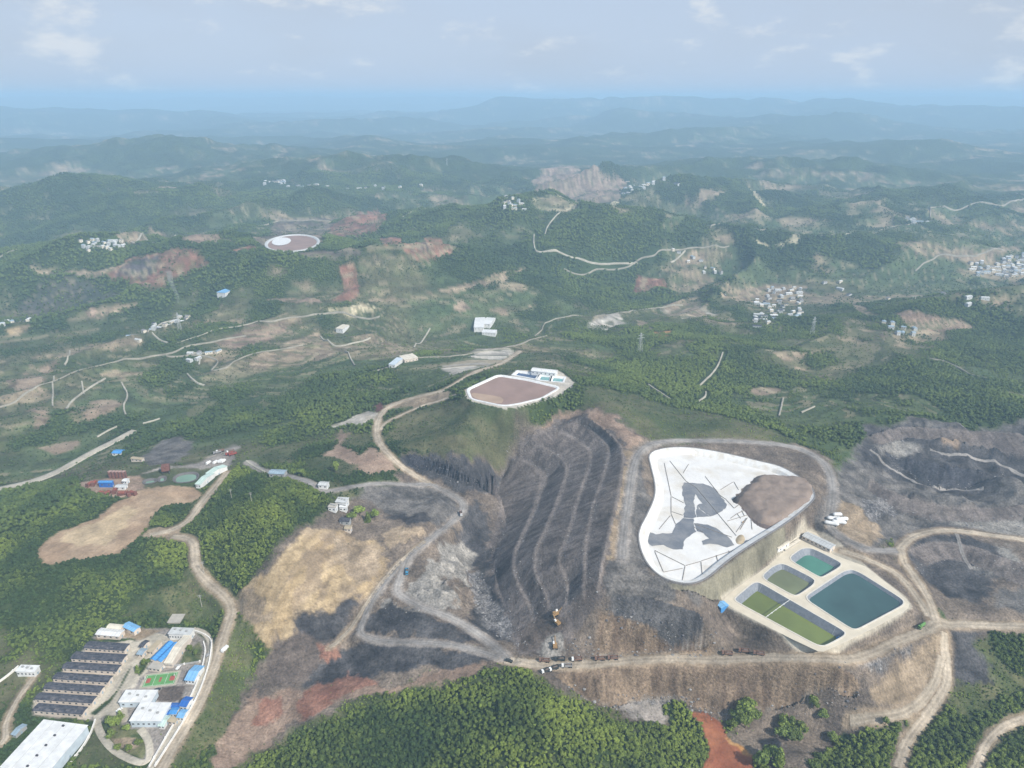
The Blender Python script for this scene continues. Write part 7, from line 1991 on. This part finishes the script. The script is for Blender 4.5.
# =================================================== trees
def leaf_mat(name,c1,c2):
    m=bpy.data.materials.new(name); m.use_nodes=True; t=m.node_tree; p=t.nodes['Principled BSDF']; n=t.nodes.new; l=t.links.new
    p.inputs['Roughness'].default_value=.65; p.inputs['Specular IOR Level'].default_value=.25
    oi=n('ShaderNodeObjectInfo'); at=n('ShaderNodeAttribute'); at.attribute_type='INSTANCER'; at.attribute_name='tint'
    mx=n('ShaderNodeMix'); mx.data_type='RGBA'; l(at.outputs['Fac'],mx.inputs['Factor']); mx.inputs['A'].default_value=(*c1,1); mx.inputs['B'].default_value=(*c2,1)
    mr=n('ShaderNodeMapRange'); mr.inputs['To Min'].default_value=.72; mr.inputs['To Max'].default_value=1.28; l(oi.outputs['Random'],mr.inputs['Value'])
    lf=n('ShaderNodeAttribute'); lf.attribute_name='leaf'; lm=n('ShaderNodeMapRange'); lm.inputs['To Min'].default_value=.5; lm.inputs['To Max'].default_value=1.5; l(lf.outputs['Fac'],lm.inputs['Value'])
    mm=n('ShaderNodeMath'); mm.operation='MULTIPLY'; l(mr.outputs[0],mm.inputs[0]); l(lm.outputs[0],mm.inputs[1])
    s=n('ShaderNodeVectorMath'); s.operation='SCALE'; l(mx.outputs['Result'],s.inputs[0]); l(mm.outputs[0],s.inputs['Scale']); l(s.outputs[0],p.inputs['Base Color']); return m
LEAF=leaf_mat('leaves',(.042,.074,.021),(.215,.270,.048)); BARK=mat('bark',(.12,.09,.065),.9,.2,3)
def crown_mesh(seed,leaves,sub,R=3.,H=5.2,base=2.0):
    rg=np.random.default_rng(seed); bm=bmesh.new(); bmesh.ops.create_icosphere(bm,subdivisions=sub,radius=1)
    V=np.array([v.co[:] for v in bm.verts]); Fa=[tuple(v.index for v in f.verts) for f in bm.faces]; bm.free()
    def shape(D):
        f=.45+.98*fbm(D[:,0]*1.9+seed*7+D[:,2],D[:,1]*1.9-D[:,2]*1.5,3,seed)
        return np.stack([D[:,0]*R*f,D[:,1]*R*f,base+H*.5+D[:,2]*H*.5*f],-1)
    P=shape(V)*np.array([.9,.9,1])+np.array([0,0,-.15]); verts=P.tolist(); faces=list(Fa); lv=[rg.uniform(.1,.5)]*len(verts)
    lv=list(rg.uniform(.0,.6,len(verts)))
    D=rg.normal(size=(leaves,3)); D/=np.linalg.norm(D,axis=1)[:,None]; D[:,2]=np.where(D[:,2]<-.35,-D[:,2],D[:,2])
    Q=shape(D)*rg.uniform(.93,1.13,(leaves,1)); 
    for d,q in zip(D,Q):
        n=d+rg.normal(size=3)*.45+np.array([0,0,.35]); n/=np.linalg.norm(n); u=np.cross(n,rg.normal(size=3)); u/=np.linalg.norm(u); w=np.cross(n,u); s=rg.uniform(.26,.62); b=len(verts)
        verts+=[(q+u*s).tolist(),(q+w*s*.7).tolist(),(q-u*s*.9).tolist(),(q-w*s*.7+n*.12).tolist()]; faces.append((b,b+1,b+2,b+3)); lv+=[rg.uniform(.2,1)]*4
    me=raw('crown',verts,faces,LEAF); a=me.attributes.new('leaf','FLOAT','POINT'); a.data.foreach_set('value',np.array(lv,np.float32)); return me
def lobed(seed,lobes,leaves,sub,R=3.,H=4.6,base=1.3,cone=False):
    rg=np.random.default_rng(seed); bm=bmesh.new(); bmesh.ops.create_icosphere(bm,subdivisions=sub,radius=1)
    V0=np.array([v.co[:] for v in bm.verts]); F0=[tuple(v.index for v in f.verts) for f in bm.faces]; bm.free()
    verts=[];faces=[];lv=[]
    for k in range(lobes):
        if cone: c=np.array([rg.normal(0,.15),rg.normal(0,.15),1.0+k*6.2/lobes]); r=1.75*(1-k/lobes)+.35; sz=np.array([r,r,.95])
        else:
            a=k*2.4+rg.uniform(0,1.2); d=R*rg.uniform(.30,.62)*(k>0); r=R*rg.uniform(.34,.60); c=np.array([d*math.cos(a),d*math.sin(a),base+H*(.30+.45*rg.random())+(.9 if k==0 else 0)]); sz=np.array([r,r,r*rg.uniform(.7,1.1)])
        def shape(D,kk=k,sz=sz,c=c): return c+D*sz*(.72+.56*fbm(D[:,0]*1.7+seed*5+kk*3+D[:,2],D[:,1]*1.7-D[:,2]*1.4,3,seed+kk))[:,None]
        b0=len(verts); P=shape(V0)*1.0; verts+=P.tolist(); faces+=[tuple(b0+i for i in f) for f in F0]; lv+=list(rg.uniform(0,.6,len(P)))
        D=rg.normal(size=(leaves,3)); D/=np.linalg.norm(D,axis=1)[:,None]; D[:,2]=np.where(D[:,2]<-.3,-D[:,2],D[:,2]); Q=c+(shape(D)-c)*rg.uniform(.92,1.22,(leaves,1)); tone=rg.uniform(-.12,.12)
        for d,q in zip(D,Q):
            n=d+rg.normal(size=3)*.5+np.array([0,0,.3]); n/=np.linalg.norm(n); u=np.cross(n,rg.normal(size=3)); u/=np.linalg.norm(u); w=np.cross(n,u); s=rg.uniform(.22,.58); b=len(verts)
            verts+=[(q+u*s).tolist(),(q+w*s*.7).tolist(),(q-u*s*.9).tolist(),(q-w*s*.7+n*.12).tolist()]; faces.append((b,b+1,b+2,b+3)); lv+=[float(np.clip(rg.uniform(.2,1)+tone,0,1))]*4
    me=raw('crown',verts,faces,LEAF); a=me.attributes.new('leaf','FLOAT','POINT'); a.data.foreach_set('value',np.array(lv,np.float32)); return me
CROWN=[lobed(i+1,4+i%3,55,1) for i in range(6)]+[lobed(31,5,45,1,cone=True)]
_OLD=lambda:[crown_mesh(i+1,300,2,3.,5.4-.5*(i%3),1.6) for i in range(5)]
LEAF2=LEAF.copy(); LEAF2.name='leaves_far'
for nd in LEAF2.node_tree.nodes:
    if nd.type=='MAP_RANGE': nd.inputs['To Min'].default_value=.80; nd.inputs['To Max'].default_value=1.2
CROWNF=[crown_mesh(i+20,46,1,3.1,5.0,1.4) for i in range(4)]
for c in CROWNF: c.materials[0]=LEAF2
def trunk_mesh(seed):
    r=random.Random(seed); mb=MB().bar((0,0,-.6),(.1,.05,2.6),.26,6,.16)
    for k in range(4): a=k*1.6+r.random(); mb.bar((.1,.05,1.9+k*.2),(.1+1.5*math.cos(a),1.5*math.sin(a),3.6+.3*k),.10,5,.04)
    return mb.mesh('trunk',BARK)
TRUNK=[trunk_mesh(i) for i in range(5)]
rg=np.random.default_rng(3)
def scatter(r0,r1,sp,half=50):
    n=int(math.radians(2*half)*(r1*r1-r0*r0)/2/(sp*sp)*1.25)
    r=np.sqrt(rg.uniform(r0*r0,r1*r1,n)); a=np.radians(rg.uniform(-half,half,n)); x=r*np.sin(a); y=r*np.cos(a)
    den=interp(TR,x,y); ts=interp(TSZ,x,y); k=rg.random(n)<den*(.82+0*den); return x[k],y[k],ts[k]
def in_view(x,y,z,mx=30):
    cp_=math.cos(math.atan(287/700.)); sp_=math.sin(math.atan(287/700.)); dz=z-400
    f=y*cp_-dz*sp_; v=y*sp_+dz*cp_; return (f>1)&(np.abs(x)*700<f*(512+mx))&(np.abs(v)*700<f*(384+mx))
nx,ny,ns=scatter(285,760,1.8)
mx_,my,ms=scatter(760,1550,3.3); fx,fy,fs=scatter(1550,3300,5.4)
ns=.53*ns*rg.choice([.6,.75,.9,1.2],len(nx),p=[.3,.35,.25,.1])*rg.uniform(.8,1.15,len(nx)); ms=ms*rg.uniform(.75,1.35,len(mx_))*.60; fs=fs*rg.uniform(.8,1.4,len(fx))*.92
def tint(x,y): return np.clip((-.36*sstep(10,-80,x)+.20*sstep(-10,60,x))*(np.hypot(x,y)<760)+(fbm(x/45,y/45,3,601)-.5)*1.7+(fbm(x/240,y/240,2,611)-.5)*1.3+.40+rg.normal(0,.11,len(x)),0,1)  # near hill's shaded left and sunny right painted into leaf tint; far-left woods darker
nz_=interp(Zs,nx,ny); vis=in_view(nx,ny,nz_,12); dist=np.hypot(np.hypot(nx,ny),400-nz_)/np.maximum(ns,.2); dist[~vis]=1e9
order=np.argsort(dist); nb=len(W['bigtrees']); single=order[:298-nb]; rest=np.ones(len(nx),bool); rest[single]=False
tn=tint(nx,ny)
def single_tree(x,y,s,tv,label,group,k):
    o=empty('tree',(x,y,gz(x,y)-.1),rnd.uniform(0,6.28),label,'tree',group); o.scale=(s,s,s*rnd.uniform(.85,1.15))
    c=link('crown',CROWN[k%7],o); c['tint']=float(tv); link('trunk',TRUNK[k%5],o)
for k in single:
    x,y=float(nx[k]),float(ny[k])
    if x>110: lab,grp='green leafy tree in the thicket of the lower right corner','trees of the lower right thicket'
    elif x<-185: lab,grp='dark leafy tree on the shaded slope beside the walled road','trees beside the walled road'
    elif x>55: lab,grp='bright leafy tree on the hill flank nearest the red pool','trees on the hill flank by the red pool'
    elif x<-60: lab,grp='darker leafy tree on the shaded left flank of the near hill','trees on the left flank of the near hill'
    elif y<372: lab,grp='leafy tree at the very bottom of the near wooded hill','trees at the foot of the near hill'
    else: lab,grp='bright leafy tree on the crown of the near wooded hill','trees on the crown of the near hill'
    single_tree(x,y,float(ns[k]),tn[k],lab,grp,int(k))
for i,(x,y,R) in enumerate(W['bigtrees']):
    r=math.hypot(x,y)
    if x>100: lab,grp='bushy tree in the clump between the red pool and the mine track','trees between red pool and mine track'
    elif x<-190 and y<480: lab,grp='small round garden tree inside the walled compound','garden trees in the compound'
    else: lab,grp='dark tree among the houses of the pit village','trees of the pit village'
    single_tree(x,y,R/3.,.35+.4*rnd.random(),lab,grp,i)
def stuff_instances(name,label,x,y,s,tv,meshes,zoff=-.1,rough_rot=0):
    me=bpy.data.meshes.new(name); me.vertices.add(len(x)); z=interp(Zs,x,y)+zoff
    me.vertices.foreach_set('co',np.stack([x,y,z],-1).astype(np.float32).ravel())
    for nm,ar in(('size',s),('tint',tv),('turn',rg.uniform(0,6.28,len(x)))):
        a=me.attributes.new(nm,'FLOAT','POINT'); a.data.foreach_set('value',np.asarray(ar,np.float32))
    a=me.attributes.new('pick','INT','POINT'); a.data.foreach_set('value',rg.integers(0,len(meshes),len(x)).astype(np.int32))
    o=link(name,me); tag(o,label,kind='stuff')
    cl=bpy.data.collections.new(name+'_kinds')
    for i,m in enumerate(meshes): cl.objects.link(bpy.data.objects.new('%s_kind_%02d'%(name,i),m))
    g=bpy.data.node_groups.new(name+'_nodes','GeometryNodeTree'); g.interface.new_socket('Geometry',in_out='INPUT',socket_type='NodeSocketGeometry'); g.interface.new_socket('Geometry',in_out='OUTPUT',socket_type='NodeSocketGeometry')
    n=g.nodes.new; l=g.links.new; gi=n('NodeGroupInput'); go=n('NodeGroupOutput'); ip=n('GeometryNodeInstanceOnPoints'); ci=n('GeometryNodeCollectionInfo'); ci.inputs['Collection'].default_value=cl; ci.inputs['Separate Children'].default_value=True; ci.inputs['Reset Children'].default_value=True
    def at(nm,ty):
        a=n('GeometryNodeInputNamedAttribute'); a.data_type=ty; a.inputs['Name'].default_value=nm; return a.outputs['Attribute']
    cx_=n('ShaderNodeCombineXYZ'); l(at('turn','FLOAT'),cx_.inputs[2])
    l(gi.outputs[0],ip.inputs['Points']); l(ci.outputs[0],ip.inputs['Instance']); ip.inputs['Pick Instance'].default_value=True; l(at('pick','INT'),ip.inputs['Instance Index']); l(at('size','FLOAT'),ip.inputs['Scale']); l(cx_.outputs[0],ip.inputs['Rotation']); l(ip.outputs[0],go.inputs[0])
    md=o.modifiers.new('scatter','NODES'); md.node_group=g; return o
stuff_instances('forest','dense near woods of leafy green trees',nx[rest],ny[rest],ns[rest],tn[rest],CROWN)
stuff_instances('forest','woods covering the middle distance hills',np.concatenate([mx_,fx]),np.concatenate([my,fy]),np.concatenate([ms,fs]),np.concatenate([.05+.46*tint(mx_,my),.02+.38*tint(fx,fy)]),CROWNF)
print('trees',len(nx),len(mx_),len(fx),time.time()-T0)
# =================================================== loose rock
def rock_mesh(seed):
    bm=bmesh.new(); bmesh.ops.create_icosphere(bm,subdivisions=1,radius=1); r=random.Random(seed)
    for v in bm.verts: v.co*=r.uniform(.6,1.2); v.co.z*=.7
    me=bpy.data.meshes.new('rock'); bm.to_mesh(me); bm.free(); me.materials.append([mat('rock_grey',(.27,.26,.25),.9,.25,.3),mat('rock_dark',(.12,.115,.12),.9,.25,.3)][seed%2]); return me
ROCK=[rock_mesh(i) for i in range(6)]
rx,ry,rs=[],[],[]
for k,f,w,P in W['cover']:
    if k in('rubble','palespoil'):
        A=abs(sum(P[i][0]*P[(i+1)%len(P)][1]-P[(i+1)%len(P)][0]*P[i][1] for i in range(len(P))))/2
        n=int(A/(4 if k=='rubble' else 60)); xs=[p[0] for p in P]; ys=[p[1] for p in P]; x=rg.uniform(min(xs),max(xs),n*3); y=rg.uniform(min(ys),max(ys),n*3); q=inpoly(x,y,P); x,y=x[q][:n],y[q][:n]
        rx.append(x); ry.append(y); rs.append(np.minimum(1.5,.22+rg.exponential(.28,len(x))))
for i,(k,u,l_) in enumerate(W['slopes']):
    if k in('cliff','darkwall','coalwall','bench'):
        l2=np.array(smooth_line(l_,2)); n=int(np.hypot(*np.diff(l2[:,:2],axis=0).T).sum()*1.3); ii=rg.integers(0,len(l2)-1,n); t_=rg.random(n); p=l2[ii]*(1-t_[:,None])+l2[ii+1]*t_[:,None]
        rx.append(p[:,0]+rg.normal(0,3.,n)); ry.append(p[:,1]+rg.normal(0,3.,n)); rs.append(np.minimum(1.6,.22+rg.exponential(.32,n))*(.6 if k=='bench' else 1))
rx,ry,rs=map(np.concatenate,(rx,ry,rs)); stuff_instances('rubble','loose boulders strewn over the spoil and cliff feet',rx,ry,rs,rg.random(len(rx)),ROCK,0)
# =================================================== smoke and haze
def volume_mat(name,col,den,an=0.):
    m=bpy.data.materials.new(name); m.use_nodes=True; t=m.node_tree; t.nodes.remove(t.nodes['Principled BSDF']); v=t.nodes.new('ShaderNodeVolumePrincipled'); v.inputs['Color'].default_value=(*col,1); v.inputs['Density'].default_value=den; v.inputs['Anisotropy'].default_value=an
    t.links.new(v.outputs[0],t.nodes['Material Output'].inputs['Volume']); return m
sx,sy=W['smoke']; V=[];F=[]
for i in range(9):
    u=i/8; z=u*70; R=2.0+5*u**.8; cxs=-8*u*u+2.5*math.sin(u*7)
    for j in range(10): a=2*math.pi*j/10; V.append((cxs+R*math.cos(a)*(1+.2*math.sin(3*a+i)),R*math.sin(a),z))
for i in range(8):
    for j in range(10): F.append((i*10+j,i*10+(j+1)%10,i*10+10+(j+1)%10,i*10+10+j))
F+=[tuple(9-j for j in range(10)),tuple(80+j for j in range(10))]
o=link('smoke',raw('smoke',V,F,volume_mat('smoke',(1,1,1),.022),True)); o.location=(sx,sy,gz(sx,sy)); tag(o,'thin white smoke plume rising behind the roadside hamlet',kind='stuff')
zlo=float(Zs.min())-2; zhi=max(float(Zs.max())+30,460); SZ=54000
o=link('haze',MB().box(0,0,zlo,2*SZ,2*SZ,zhi-zlo).mesh('haze',volume_mat('haze',HAZE_COLOR,HAZE_DENSITY,0.))); tag(o,'pale blue summer haze over the whole valley',kind='stuff')
print('done',time.time()-T0,'zmax',Zs.max(),'zmin',Zs.min())
